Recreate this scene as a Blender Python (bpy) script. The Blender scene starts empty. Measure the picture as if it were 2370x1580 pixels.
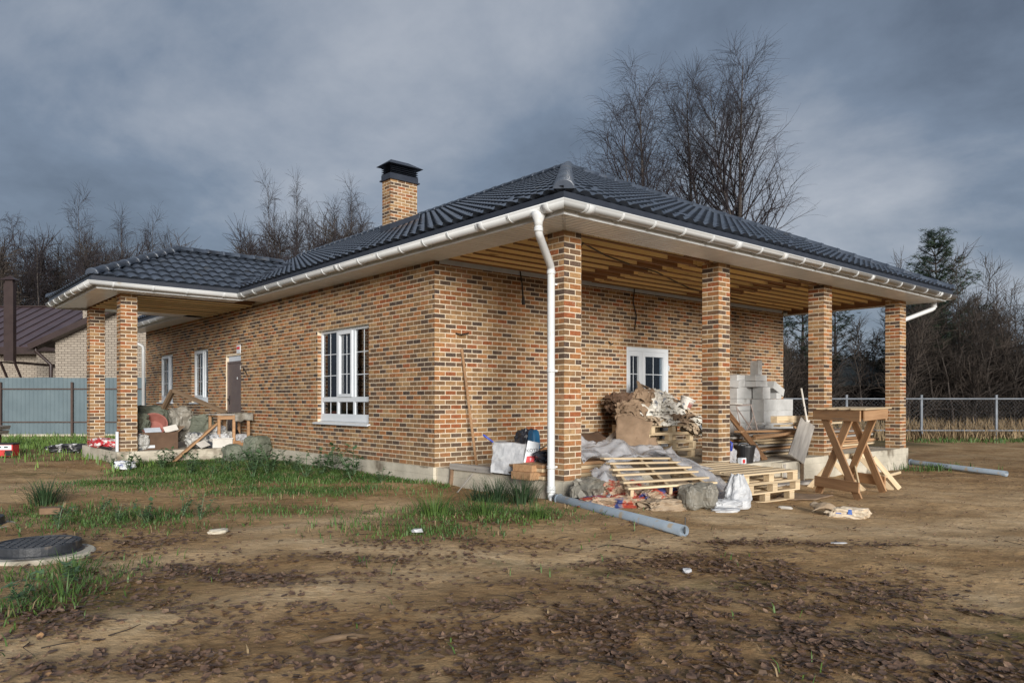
import bpy, bmesh, math, random
from mathutils import Vector, Matrix, noise
R = math.radians
PI = math.pi
rnd = random.Random(7)
scene = bpy.context.scene
COL = scene.collection

# ------------------------------------------------------------------ camera
cam_data = bpy.data.cameras.new("camera")
cam_data.sensor_width = 36.0
cam_data.lens = 36.0 * 1725.45 / 2370.0
cam_data.shift_y = (927.6 - 790.0) / 2370.0
cam_data.clip_start = 0.05
cam_data.clip_end = 4000.0
cam = bpy.data.objects.new("camera", cam_data)
COL.objects.link(cam)
cam.location = (0, 0, 1.25)
cam.rotation_euler = (R(90), 0, 0)
scene.camera = cam

# ------------------------------------------------------------------ house frame
TH = 0.71                       # turn of the house about the vertical
C, S = math.cos(TH), math.sin(TH)
PX, PY = 0.655, 9.328           # near corner of the corner column
SLAB = 0.241
SOFF = 3.39
def hp(a, b, z=0.0):
    """house coordinates (along the porch, along the long wall, up) to world"""
    return Vector((PX + C * a - S * b, PY + S * a + C * b, z))

# ------------------------------------------------------------------ sky, sun, exposure
SUN_EL, SUN_AZ = R(12.0), math.atan2(0.24, -0.97)     # azimuth: direction towards the sun, x = sin, y = cos
sun_dir = Vector((math.sin(SUN_AZ) * math.cos(SUN_EL), math.cos(SUN_AZ) * math.cos(SUN_EL), math.sin(SUN_EL)))
world = bpy.data.worlds.new("World")
scene.world = world
world.use_nodes = True
nt = world.node_tree
for n in list(nt.nodes):
    nt.nodes.remove(n)
N = nt.nodes.new
L = nt.links.new
out = N("ShaderNodeOutputWorld")
bg = N("ShaderNodeBackground")
bg.inputs["Strength"].default_value = 0.1
sky = N("ShaderNodeTexSky")
sky.sky_type = 'NISHITA'
sky.sun_disc = False
sky.sun_elevation = SUN_EL
sky.sun_rotation = SUN_AZ
sky.altitude = 100
geo = N("ShaderNodeTexCoord")
sep = N("ShaderNodeSeparateXYZ")
L(geo.outputs["Generated"], sep.inputs[0])
add = N("ShaderNodeMath"); add.operation = 'ADD'; add.inputs[1].default_value = 0.50
mx = N("ShaderNodeMath"); mx.operation = 'MAXIMUM'; mx.inputs[1].default_value = 0.0
L(sep.outputs["Z"], mx.inputs[0]); L(mx.outputs[0], add.inputs[0])
dx = N("ShaderNodeMath"); dx.operation = 'DIVIDE'
dy = N("ShaderNodeMath"); dy.operation = 'DIVIDE'
L(sep.outputs["X"], dx.inputs[0]); L(add.outputs[0], dx.inputs[1])
L(sep.outputs["Y"], dy.inputs[0]); L(add.outputs[0], dy.inputs[1])
comb = N("ShaderNodeCombineXYZ")
L(dx.outputs[0], comb.inputs[0]); L(dy.outputs[0], comb.inputs[1])
mp = N("ShaderNodeMapping"); mp.inputs["Location"].default_value = (9.9, 3.3, 3.1); mp.inputs["Scale"].default_value = (1.0, 1.15, 1.0); mp.inputs["Rotation"].default_value = (0, 0, 0.6)
L(comb.outputs[0], mp.inputs["Vector"])
n1 = N("ShaderNodeTexNoise"); n1.inputs["Scale"].default_value = 1.55; n1.inputs["Detail"].default_value = 8; n1.inputs["Roughness"].default_value = 0.58; n1.inputs["Distortion"].default_value = 0.25
L(mp.outputs[0], n1.inputs["Vector"])
cr = N("ShaderNodeValToRGB")
cr.color_ramp.elements[0].position = 0.34
cr.color_ramp.elements[0].color = (0.105, 0.135, 0.190, 1)
cr.color_ramp.elements[1].position = 0.74
cr.color_ramp.elements[1].color = (0.50, 0.53, 0.59, 1)
e = cr.color_ramp.elements.new(0.50); e.color = (0.200, 0.252, 0.338, 1)
L(n1.outputs["Fac"], cr.inputs[0])
sc10 = N("ShaderNodeVectorMath"); sc10.operation = 'SCALE'; sc10.inputs["Scale"].default_value = 2.75
L(cr.outputs[0], sc10.inputs[0])
mix = N("ShaderNodeMix"); mix.data_type = 'RGBA'
mix.inputs["Factor"].default_value = 0.97
L(sky.outputs[0], mix.inputs["A"]); L(sc10.outputs[0], mix.inputs["B"])
L(mix.outputs["Result"], bg.inputs["Color"]); L(bg.outputs[0], out.inputs[0])

sun_data = bpy.data.lights.new("sun", 'SUN')
sun_data.energy = 1.5
sun_data.angle = R(22)
sun_data.color = (1.0, 0.96, 0.90)
sun = bpy.data.objects.new("sun", sun_data)
COL.objects.link(sun)
sun.rotation_euler = sun_dir.to_track_quat('Z', 'Y').to_euler()

vs = scene.view_settings
vs.view_transform = 'Standard'
vs.look = 'None'
vs.exposure = 1.75
vs.gamma = 1.0
vs.use_curve_mapping = False

# ------------------------------------------------------------------ materials
MATS = {}
def mat(name, c1, c2=None, scale=4.0, rough=0.7, bump=0.0, bscale=30.0, detail=5, stretch=(1, 1, 1), metallic=0.0,
        vary=0.0, world_space=False, lo=0.35, hi=0.65, spec=0.5, spots=None, trans=0.0, bdist=0.01, sheen=0.0):
    """procedural surface: two noise-mixed colours, optional spots, per-object variation and bump"""
    if name in MATS:
        return MATS[name]
    m = bpy.data.materials.new(name); m.use_nodes = True
    t = m.node_tree; nn = t.nodes.new; ll = t.links.new
    p = t.nodes["Principled BSDF"]
    p.inputs["Roughness"].default_value = rough
    p.inputs["Metallic"].default_value = metallic
    p.inputs["Specular IOR Level"].default_value = spec
    if world_space:
        g = nn("ShaderNodeNewGeometry"); src = g.outputs["Position"]
    else:
        g = nn("ShaderNodeTexCoord"); src = g.outputs["Object"]
    oi = nn("ShaderNodeObjectInfo")
    mpn = nn("ShaderNodeMapping"); mpn.inputs["Scale"].default_value = stretch
    if not world_space:
        va = nn("ShaderNodeVectorMath"); va.operation = 'MULTIPLY_ADD'
        va.inputs[1].default_value = (1, 1, 1)
        cb = nn("ShaderNodeCombineXYZ")
        mm = nn("ShaderNodeMath"); mm.operation = 'MULTIPLY'; mm.inputs[1].default_value = 37.0
        ll(oi.outputs["Random"], mm.inputs[0])
        ll(mm.outputs[0], cb.inputs[0]); ll(mm.outputs[0], cb.inputs[1]); ll(mm.outputs[0], cb.inputs[2])
        ll(src, va.inputs[0]); ll(cb.outputs[0], va.inputs[2]); src = va.outputs[0]
    ll(src, mpn.inputs["Vector"])
    no = nn("ShaderNodeTexNoise"); no.inputs["Scale"].default_value = scale; no.inputs["Detail"].default_value = detail; no.inputs["Roughness"].default_value = 0.6
    ll(mpn.outputs[0], no.inputs["Vector"])
    ramp = nn("ShaderNodeValToRGB")
    ramp.color_ramp.elements[0].position = lo; ramp.color_ramp.elements[1].position = hi
    ramp.color_ramp.elements[0].color = (*c1, 1)
    ramp.color_ramp.elements[1].color = (*(c2 or c1), 1)
    ll(no.outputs["Fac"], ramp.inputs[0])
    colour = ramp.outputs[0]
    if spots:
        sc_, pos, colr = spots
        n2 = nn("ShaderNodeTexNoise"); n2.inputs["Scale"].default_value = sc_; n2.inputs["Detail"].default_value = 3
        ll(mpn.outputs[0], n2.inputs["Vector"])
        r2 = nn("ShaderNodeValToRGB"); r2.color_ramp.elements[0].position = pos; r2.color_ramp.elements[1].position = min(1, pos + 0.08)
        ll(n2.outputs["Fac"], r2.inputs[0])
        mxs = nn("ShaderNodeMix"); mxs.data_type = 'RGBA'
        ll(r2.outputs[0], mxs.inputs["Factor"]); ll(colour, mxs.inputs["A"]); mxs.inputs["B"].default_value = (*colr, 1)
        colour = mxs.outputs["Result"]
    if vary:
        hs = nn("ShaderNodeHueSaturation")
        mr = nn("ShaderNodeMapRange"); mr.inputs["To Min"].default_value = 1 - vary; mr.inputs["To Max"].default_value = 1 + vary
        ll(oi.outputs["Random"], mr.inputs["Value"]); ll(mr.outputs[0], hs.inputs["Value"])
        ll(colour, hs.inputs["Color"]); colour = hs.outputs[0]
    ll(colour, p.inputs["Base Color"])
    if bump:
        nb = nn("ShaderNodeTexNoise"); nb.inputs["Scale"].default_value = bscale; nb.inputs["Detail"].default_value = 4
        ll(mpn.outputs[0], nb.inputs["Vector"])
        bp = nn("ShaderNodeBump"); bp.inputs["Strength"].default_value = bump; bp.inputs["Distance"].default_value = bdist
        ll(nb.outputs["Fac"], bp.inputs["Height"]); ll(bp.outputs[0], p.inputs["Normal"])
    if trans:
        tr = nn("ShaderNodeBsdfTransparent"); ms = nn("ShaderNodeMixShader"); ms.inputs[0].default_value = trans
        o = t.nodes["Material Output"]
        ll(p.outputs[0], ms.inputs[1]); ll(tr.outputs[0], ms.inputs[2]); ll(ms.outputs[0], o.inputs["Surface"])
    MATS[name] = m
    return m

def wood(name, c1, c2, axis=0, **k):
    st = [14.0, 14.0, 14.0]; st[axis] = 0.9
    k.setdefault('vary', 0.16)
    return mat(name, c1, c2, scale=1.6, stretch=tuple(st), rough=0.75, bump=0.25, bscale=3.0, lo=0.3, hi=0.7, bdist=0.004, **k)

M = {}
M['mortar'] = mat('cream mortar', (0.56, 0.47, 0.345), (0.68, 0.585, 0.45), scale=6, rough=0.9, bump=0.4, bscale=90, world_space=True, bdist=0.004)
M['concrete'] = mat('plinth concrete', (0.40, 0.365, 0.29), (0.58, 0.53, 0.43), scale=2.2, rough=0.9, bump=0.5, bscale=26, world_space=True, spots=(1.6, 0.60, (0.17, 0.14, 0.10)), bdist=0.008)
M['white_pvc'] = mat('white plastic profile', (0.60, 0.64, 0.68), (0.66, 0.69, 0.72), scale=3, rough=0.35)
M['white_gutter'] = mat('white gutter plastic', (0.58, 0.60, 0.61), (0.66, 0.67, 0.67), scale=2, rough=0.28, bump=0.03, bscale=8, spots=(5, 0.66, (0.52, 0.48, 0.42)))
M['white_soffit'] = mat('white soffit strip', (0.84, 0.86, 0.88), (0.88, 0.90, 0.92), scale=3, rough=0.30, vary=0.05)
M['dark_metal'] = mat('dark flashing', (0.022, 0.027, 0.040), (0.032, 0.038, 0.052), scale=4, rough=0.45)
M['tile'] = mat('dark coated roof tile', (0.048, 0.060, 0.083), (0.072, 0.088, 0.115), scale=5, rough=0.30, bump=0.12, bscale=60, vary=0.22, spots=(3, 0.63, (0.085, 0.09, 0.10)))
M['joist'] = wood('golden joist timber', (0.90, 0.69, 0.35), (0.94, 0.80, 0.50), 0, spots=(2.3, 0.66, (0.30, 0.16, 0.06)))
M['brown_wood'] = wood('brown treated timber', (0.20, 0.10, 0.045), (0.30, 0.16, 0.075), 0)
M['pale_wood'] = wood('pale sawn timber', (0.50, 0.38, 0.23), (0.64, 0.51, 0.34), 0, spots=(2.0, 0.66, (0.30, 0.20, 0.11)))
M['orange_wood'] = wood('fresh orange timber', (0.30, 0.165, 0.080), (0.46, 0.275, 0.145), 0, spots=(2.6, 0.64, (0.23, 0.18, 0.135)))
M['grey_wood'] = wood('weathered grey board', (0.24, 0.22, 0.20), (0.40, 0.37, 0.33), 0)
M['dark_old_wood'] = wood('dark old timber', (0.085, 0.055, 0.032), (0.16, 0.105, 0.06), 0)
M['door_brown'] = mat('brown steel door', (0.105, 0.078, 0.075), (0.125, 0.095, 0.09), scale=6, rough=0.45)
M['black'] = mat('black plastic', (0.012, 0.012, 0.014), (0.022, 0.022, 0.024), scale=9, rough=0.4)
M['cast_iron'] = mat('manhole cover composite', (0.018, 0.021, 0.026), (0.042, 0.046, 0.054), scale=7, rough=0.5, bump=0.3, bscale=50, spots=(4, 0.64, (0.16, 0.13, 0.10)))
M['grey_pipe'] = mat('grey sewer pipe', (0.185, 0.225, 0.270), (0.235, 0.280, 0.325), scale=4, rough=0.4, spots=(7, 0.60, (0.235, 0.20, 0.155)))
M['paper'] = mat('tan paper sack', (0.34, 0.25, 0.165), (0.52, 0.41, 0.29), scale=5, rough=0.85, bump=0.7, bscale=14, vary=0.2, bdist=0.02)
M['paper_white'] = mat('printed white sack', (0.62, 0.58, 0.50), (0.78, 0.75, 0.68), scale=5, rough=0.75, bump=0.7, bscale=14, spots=(7, 0.60, (0.20, 0.23, 0.28)), bdist=0.02)
M['cardboard'] = mat('brown cardboard', (0.20, 0.135, 0.085), (0.29, 0.20, 0.13), scale=4, rough=0.9, bump=0.5, bscale=9, vary=0.15, bdist=0.02)
M['cardboard_dark'] = mat('dark brown cardboard', (0.085, 0.048, 0.028), (0.12, 0.07, 0.042), scale=4, rough=0.8, bump=0.2, bscale=9)
M['film'] = mat('clear builders film', (0.52, 0.52, 0.54), (0.66, 0.66, 0.68), scale=5, rough=0.22, trans=0.45, bump=0.7, bscale=6, bdist=0.03)
M['white_bag'] = mat('white woven bag', (0.36, 0.37, 0.39), (0.52, 0.53, 0.54), scale=6, rough=0.5, bump=0.6, bscale=12, bdist=0.02)
M['green_bag'] = mat('green woven sack', (0.075, 0.085, 0.062), (0.145, 0.155, 0.118), scale=5, rough=0.8, bump=0.7, bscale=20, vary=0.15, bdist=0.02)
M['grey_bag'] = mat('grey rubbish sack', (0.145, 0.135, 0.11), (0.27, 0.25, 0.21), scale=5, rough=0.55, bump=0.6, bscale=14, bdist=0.02)
M['dark_bag'] = mat('black rubbish sack', (0.02, 0.022, 0.03), (0.06, 0.065, 0.08), scale=5, rough=0.3, bump=0.8, bscale=12, bdist=0.02)
M['striped_bag'] = mat('red and blue woven sack', (0.36, 0.060, 0.035), (0.40, 0.30, 0.21), scale=5.5, rough=0.6, bump=0.6, bscale=16, lo=0.44, hi=0.50, spots=(5.0, 0.56, (0.03, 0.045, 0.16)), bdist=0.02)
M['mixed_rubbish'] = mat('mixed pale rubbish', (0.30, 0.29, 0.265), (0.52, 0.52, 0.50), scale=9, rough=0.5, bump=0.8, bscale=20, spots=(9, 0.54, (0.07, 0.08, 0.09)), bdist=0.03)
M['aerated'] = mat('white aerated concrete', (0.42, 0.42, 0.41), (0.55, 0.55, 0.54), scale=3, rough=0.95, bump=0.4, bscale=50, spots=(2.5, 0.66, (0.36, 0.34, 0.31)), bdist=0.004)
M['pink_plastic'] = mat('faded red plastic', (0.26, 0.095, 0.075), (0.34, 0.14, 0.115), scale=5, rough=0.5)
M['red'] = mat('red printed plastic', (0.48, 0.03, 0.03), (0.55, 0.05, 0.045), scale=5, rough=0.4)
M['redwhite'] = mat('red and white packaging', (0.52, 0.04, 0.05), (0.74, 0.72, 0.70), scale=5, rough=0.45, lo=0.49, hi=0.52, spots=(6, 0.65, (0.05, 0.05, 0.07)))
M['blue'] = mat('blue plastic', (0.03, 0.05, 0.30), (0.05, 0.08, 0.40), scale=5, rough=0.4)
M['teal_blue'] = mat('blue plastic can', (0.02, 0.13, 0.28), (0.03, 0.18, 0.36), scale=5, rough=0.4)
M['teal'] = mat('teal plastic tube', (0.10, 0.40, 0.42), (0.16, 0.50, 0.52), scale=5, rough=0.5)
M['paleplastic'] = mat('pale plastic', (0.55, 0.52, 0.47), (0.68, 0.65, 0.60), scale=5, rough=0.5)
M['steel_tube'] = mat('pale steel tube', (0.26, 0.205, 0.18), (0.36, 0.30, 0.27), scale=9, rough=0.5, metallic=0.1)
M['ink'] = mat('dark print', (0.03, 0.03, 0.035), rough=0.6)
M['ink_blue'] = mat('blue print', (0.05, 0.12, 0.38), rough=0.6)
M['ink_red'] = mat('red print', (0.60, 0.05, 0.06), rough=0.6)
M['cable'] = mat('black cable', (0.015, 0.014, 0.013), rough=0.5)
M['membrane'] = mat('pale vapour membrane', (0.48, 0.53, 0.60), (0.58, 0.62, 0.68), scale=6, rough=0.6, bump=0.4, bscale=14)
M['fence_sheet'] = mat('grey blue profiled sheet', (0.105, 0.142, 0.160), (0.130, 0.172, 0.190), scale=1.2, rough=0.4, vary=0.05)
M['fence_brown'] = mat('brown fence post', (0.055, 0.035, 0.028), (0.08, 0.05, 0.04), scale=6, rough=0.6)
M['galv'] = mat('galvanised post', (0.16, 0.18, 0.205), (0.23, 0.25, 0.28), scale=6, rough=0.5, metallic=0.2)
M['brown_roof'] = mat('brown seamed roof', (0.062, 0.040, 0.044), (0.085, 0.056, 0.060), scale=1.0, rough=0.4)
M['brown_trim'] = mat('dark brown trim', (0.030, 0.018, 0.017), (0.04, 0.025, 0.023), scale=3, rough=0.45)
M['bark'] = mat('dark bark', (0.028, 0.021, 0.018), (0.058, 0.046, 0.039), scale=6, rough=0.9, stretch=(6, 6, 1))
M['birch_bark'] = mat('birch bark', (0.035, 0.027, 0.024), (0.115, 0.10, 0.088), scale=4, rough=0.9, stretch=(1, 1, 3), lo=0.4, hi=0.7)
M['twig'] = mat('birch twigs', (0.013, 0.010, 0.012), (0.023, 0.017, 0.020), scale=2, rough=0.9)
M['twig_brown'] = mat('brown saplings', (0.020, 0.015, 0.012), (0.048, 0.036, 0.028), scale=0.8, rough=0.9, vary=0.25)
M['needles'] = mat('pine needles', (0.012, 0.026, 0.014), (0.034, 0.060, 0.030), scale=1.3, rough=0.7)
M['shed_wall'] = mat('dark log wall', (0.035, 0.028, 0.022), (0.06, 0.048, 0.038), scale=3, rough=0.9)
M['shed_roof'] = mat('grey green shed roof', (0.07, 0.085, 0.085), (0.11, 0.125, 0.12), scale=3, rough=0.7)
M['mud'] = mat('dried mud', (0.14, 0.085, 0.05), (0.22, 0.14, 0.085), scale=6, rough=0.95, bump=0.5, bscale=30)

def brick_material():
    m = bpy.data.materials.new('mixed hand-made brick'); m.use_nodes = True
    t = m.node_tree; nn = t.nodes.new; ll = t.links.new; p = t.nodes["Principled BSDF"]
    at = nn("ShaderNodeAttribute"); at.attribute_name = 'rnd'
    ramp = nn("ShaderNodeValToRGB"); cr_ = ramp.color_ramp; cr_.interpolation = 'CONSTANT'
    cols = [(0.00, (0.085, 0.059, 0.046)), (0.06, (0.110, 0.074, 0.054)), (0.14, (0.150, 0.090, 0.054)), (0.25, (0.20, 0.118, 0.064)),
            (0.36, (0.255, 0.150, 0.077)), (0.47, (0.31, 0.185, 0.093)), (0.58, (0.355, 0.217, 0.110)), (0.69, (0.31, 0.142, 0.064)),
            (0.79, (0.37, 0.172, 0.078)), (0.88, (0.29, 0.108, 0.052)), (0.93, (0.385, 0.245, 0.130)), (0.97, (0.34, 0.19, 0.110))]
    cr_.elements[0].position = 0.0; cr_.elements[0].color = (*cols[0][1], 1)
    cr_.elements[1].position = cols[1][0]; cr_.elements[1].color = (*cols[1][1], 1)
    for pos, c in cols[2:]:
        e_ = cr_.elements.new(pos); e_.color = (*c, 1)
    ll(at.outputs["Fac"], ramp.inputs[0])
    g = nn("ShaderNodeNewGeometry")
    no = nn("ShaderNodeTexNoise"); no.inputs["Scale"].default_value = 17; no.inputs["Detail"].default_value = 6; no.inputs["Roughness"].default_value = 0.65
    ll(g.outputs["Position"], no.inputs["Vector"])
    hs = nn("ShaderNodeHueSaturation")
    mr = nn("ShaderNodeMapRange"); mr.inputs["From Min"].default_value = 0.3; mr.inputs["From Max"].default_value = 0.7
    mr.inputs["To Min"].default_value = 0.64; mr.inputs["To Max"].default_value = 1.18
    ll(no.outputs["Fac"], mr.inputs["Value"]); ll(mr.outputs[0], hs.inputs["Value"]); ll(ramp.outputs[0], hs.inputs["Color"])
    # uneven batches, weathering and soil splashed up from the ground
    nL = nn("ShaderNodeTexNoise"); nL.inputs["Scale"].default_value = 0.9; nL.inputs["Detail"].default_value = 5; ll(g.outputs["Position"], nL.inputs["Vector"])
    mL = nn("ShaderNodeMapRange"); mL.inputs["From Min"].default_value = 0.3; mL.inputs["From Max"].default_value = 0.7; mL.inputs["To Min"].default_value = 0.84; mL.inputs["To Max"].default_value = 1.12
    ll(nL.outputs["Fac"], mL.inputs["Value"]); hL = nn("ShaderNodeHueSaturation"); hL.inputs["Saturation"].default_value = 1.05; ll(mL.outputs[0], hL.inputs["Value"]); ll(hs.outputs[0], hL.inputs["Color"])
    sZ = nn("ShaderNodeSeparateXYZ"); ll(g.outputs["Position"], sZ.inputs[0])
    mZ = nn("ShaderNodeMapRange"); mZ.inputs["From Min"].default_value = 0.25; mZ.inputs["From Max"].default_value = 0.75; mZ.inputs["To Min"].default_value = 0.55; mZ.inputs["To Max"].default_value = 0.0
    ll(sZ.outputs["Z"], mZ.inputs["Value"]); n3 = nn("ShaderNodeTexNoise"); n3.inputs["Scale"].default_value = 7; n3.inputs["Detail"].default_value = 6; ll(g.outputs["Position"], n3.inputs["Vector"])
    m3 = nn("ShaderNodeMath"); m3.operation = 'MULTIPLY'; m3.use_clamp = True; ll(mZ.outputs[0], m3.inputs[0]); ll(n3.outputs["Fac"], m3.inputs[1])
    xD = nn("ShaderNodeMix"); xD.data_type = 'RGBA'; xD.inputs["B"].default_value = (0.24, 0.17, 0.105, 1); ll(m3.outputs[0], xD.inputs["Factor"]); ll(hL.outputs[0], xD.inputs["A"])
    # lime bloom smeared on some bricks
    n2 = nn("ShaderNodeTexNoise"); n2.inputs["Scale"].default_value = 42; n2.inputs["Detail"].default_value = 4
    ll(g.outputs["Position"], n2.inputs["Vector"])
    r2 = nn("ShaderNodeValToRGB"); r2.color_ramp.elements[0].position = 0.60; r2.color_ramp.elements[1].position = 0.72
    ll(n2.outputs["Fac"], r2.inputs[0])
    k = nn("ShaderNodeMath"); k.operation = 'MULTIPLY'; k.inputs[1].default_value = 0.4
    ll(r2.outputs[0], k.inputs[0])
    mxx = nn("ShaderNodeMix"); mxx.data_type = 'RGBA'; mxx.inputs["B"].default_value = (0.42, 0.36, 0.28, 1)
    ll(k.outputs[0], mxx.inputs["Factor"]); ll(xD.outputs["Result"], mxx.inputs["A"])
    ll(mxx.outputs["Result"], p.inputs["Base Color"])
    p.inputs["Roughness"].default_value = 0.85
    p.inputs["Specular IOR Level"].default_value = 0.25
    bp = nn("ShaderNodeBump"); bp.inputs["Strength"].default_value = 0.6; bp.inputs["Distance"].default_value = 0.006
    ll(n2.outputs["Fac"], bp.inputs["Height"]); ll(bp.outputs[0], p.inputs["Normal"])
    return m
M['brick'] = brick_material()

def glass_material():
    m = bpy.data.materials.new('window glass'); m.use_nodes = True
    t = m.node_tree; nn = t.nodes.new; ll = t.links.new
    for n_ in list(t.nodes):
        if n_.type != 'OUTPUT_MATERIAL': t.nodes.remove(n_)
    tr = nn("ShaderNodeBsdfTransparent"); tr.inputs[0].default_value = (0.62, 0.66, 0.68, 1)
    gl = nn("ShaderNodeBsdfGlossy"); gl.inputs["Roughness"].default_value = 0.03; gl.inputs[0].default_value = (0.9, 0.92, 0.95, 1)
    fr = nn("ShaderNodeFresnel"); fr.inputs[0].default_value = 1.85
    ms = nn("ShaderNodeMixShader")
    ll(fr.outputs[0], ms.inputs[0]); ll(tr.outputs[0], ms.inputs[1]); ll(gl.outputs[0], ms.inputs[2])
    ll(ms.outputs[0], t.nodes["Material Output"].inputs[0])
    return m
M['glass'] = glass_material()

def neighbour_brick():
    m = bpy.data.materials.new('pale facing brick'); m.use_nodes = True
    t = m.node_tree; nn = t.nodes.new; ll = t.links.new; p = t.nodes["Principled BSDF"]
    g = nn("ShaderNodeTexCoord"); sp = nn("ShaderNodeSeparateXYZ"); cb = nn("ShaderNodeCombineXYZ"); sm = nn("ShaderNodeMath"); sm.operation = 'ADD'
    ll(g.outputs["Object"], sp.inputs[0]); ll(sp.outputs["X"], sm.inputs[0]); ll(sp.outputs["Y"], sm.inputs[1])
    ll(sm.outputs[0], cb.inputs[0]); ll(sp.outputs["Z"], cb.inputs[1])
    b = nn("ShaderNodeTexBrick"); b.inputs["Scale"].default_value = 1.0
    b.inputs["Brick Width"].default_value = 0.26; b.inputs["Row Height"].default_value = 0.10; b.inputs["Mortar Size"].default_value = 0.012
    b.inputs["Color1"].default_value = (0.34, 0.295, 0.24, 1); b.inputs["Color2"].default_value = (0.28, 0.24, 0.195, 1); b.inputs["Mortar"].default_value = (0.11, 0.09, 0.075, 1)
    ll(cb.outputs[0], b.inputs["Vector"]); ll(b.outputs["Color"], p.inputs["Base Color"])
    bp = nn("ShaderNodeBump"); bp.inputs["Strength"].default_value = 0.6; bp.invert = True
    ll(b.outputs["Fac"], bp.inputs["Height"]); ll(bp.outputs[0], p.inputs["Normal"])
    p.inputs["Roughness"].default_value = 0.9
    return m
M['pale_brick'] = neighbour_brick()

# ------------------------------------------------------------------ helpers
class MB:
    """collects vertices and faces; build() links them as one mesh object"""
    def __init__(s):
        s.v = []; s.f = []; s.mi = []; s.mats = []; s.r = []
    def m(s, material):
        if material not in s.mats: s.mats.append(material)
        return s.mats.index(material)
    def add(s, vs_, fs_, material, rv=0.0, mtx=None):
        o = len(s.v); i = s.m(material)
        if mtx is not None: vs_ = [mtx @ Vector(p_) for p_ in vs_]
        s.v.extend([tuple(p_) for p_ in vs_])
        for f_ in fs_:
            s.f.append(tuple(o + k for k in f_)); s.mi.append(i); s.r.append(rv)
        return s
    def box(s, p0, p1, material, rv=0.0, mtx=None):
        x0, y0, z0 = p0; x1, y1, z1 = p1
        vv = [(x0, y0, z0), (x1, y0, z0), (x1, y1, z0), (x0, y1, z0), (x0, y0, z1), (x1, y0, z1), (x1, y1, z1), (x0, y1, z1)]
        ff = [(0, 3, 2, 1), (4, 5, 6, 7), (0, 1, 5, 4), (1, 2, 6, 5), (2, 3, 7, 6), (3, 0, 4, 7)]
        return s.add(vv, ff, material, rv, mtx)
    def tube(s, pts, radii, n, material, cap=True):
        pts = [Vector(p_) for p_ in pts]; o = len(s.v); i = s.m(material); k = len(pts)
        if not hasattr(radii, '__len__'): radii = [radii] * k
        up = Vector((0, 0, 1)); ref = None
        for j in range(k):
            d = (pts[min(j + 1, k - 1)] - pts[max(j - 1, 0)])
            if d.length < 1e-9: d = Vector((0, 0, 1))
            d.normalize()
            if ref is None:
                ref = up.cross(d)
                if ref.length < 0.05: ref = Vector((1, 0, 0)).cross(d)
            ref = ref - d * ref.dot(d)
            if ref.length < 1e-6: ref = d.orthogonal()
            ref.normalize(); bi = d.cross(ref)
            for q in range(n):
                an = 2 * PI * q / n
                s.v.append(tuple(pts[j] + (ref * math.cos(an) + bi * math.sin(an)) * radii[j]))
        for j in range(k - 1):
            for q in range(n):
                a_ = o + j * n + q; b_ = o + j * n + (q + 1) % n
                s.f.append((a_, b_, b_ + n, a_ + n)); s.mi.append(i); s.r.append(0)
        if cap:
            s.f.append(tuple(o + q for q in range(n))[::-1]); s.mi.append(i); s.r.append(0)
            s.f.append(tuple(o + (k - 1) * n + q for q in range(n))); s.mi.append(i); s.r.append(0)
        return s
    def mesh(s, name, smooth=False, attr=False):
        me = bpy.data.meshes.new(name)
        me.from_pydata(s.v, [], s.f)
        for mm in s.mats: me.materials.append(mm)
        if len(s.mats) > 1: me.polygons.foreach_set('material_index', s.mi)
        if smooth: me.polygons.foreach_set('use_smooth', [True] * len(s.f))
        if attr:
            a_ = me.attributes.new('rnd', 'FLOAT', 'FACE'); a_.data.foreach_set('value', s.r)
        me.update()
        return me
    def build(s, name, parent=None, smooth=False, attr=False, loc=None, rot=None):
        return link(name, s.mesh(name, smooth, attr), parent, loc, rot)

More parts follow.
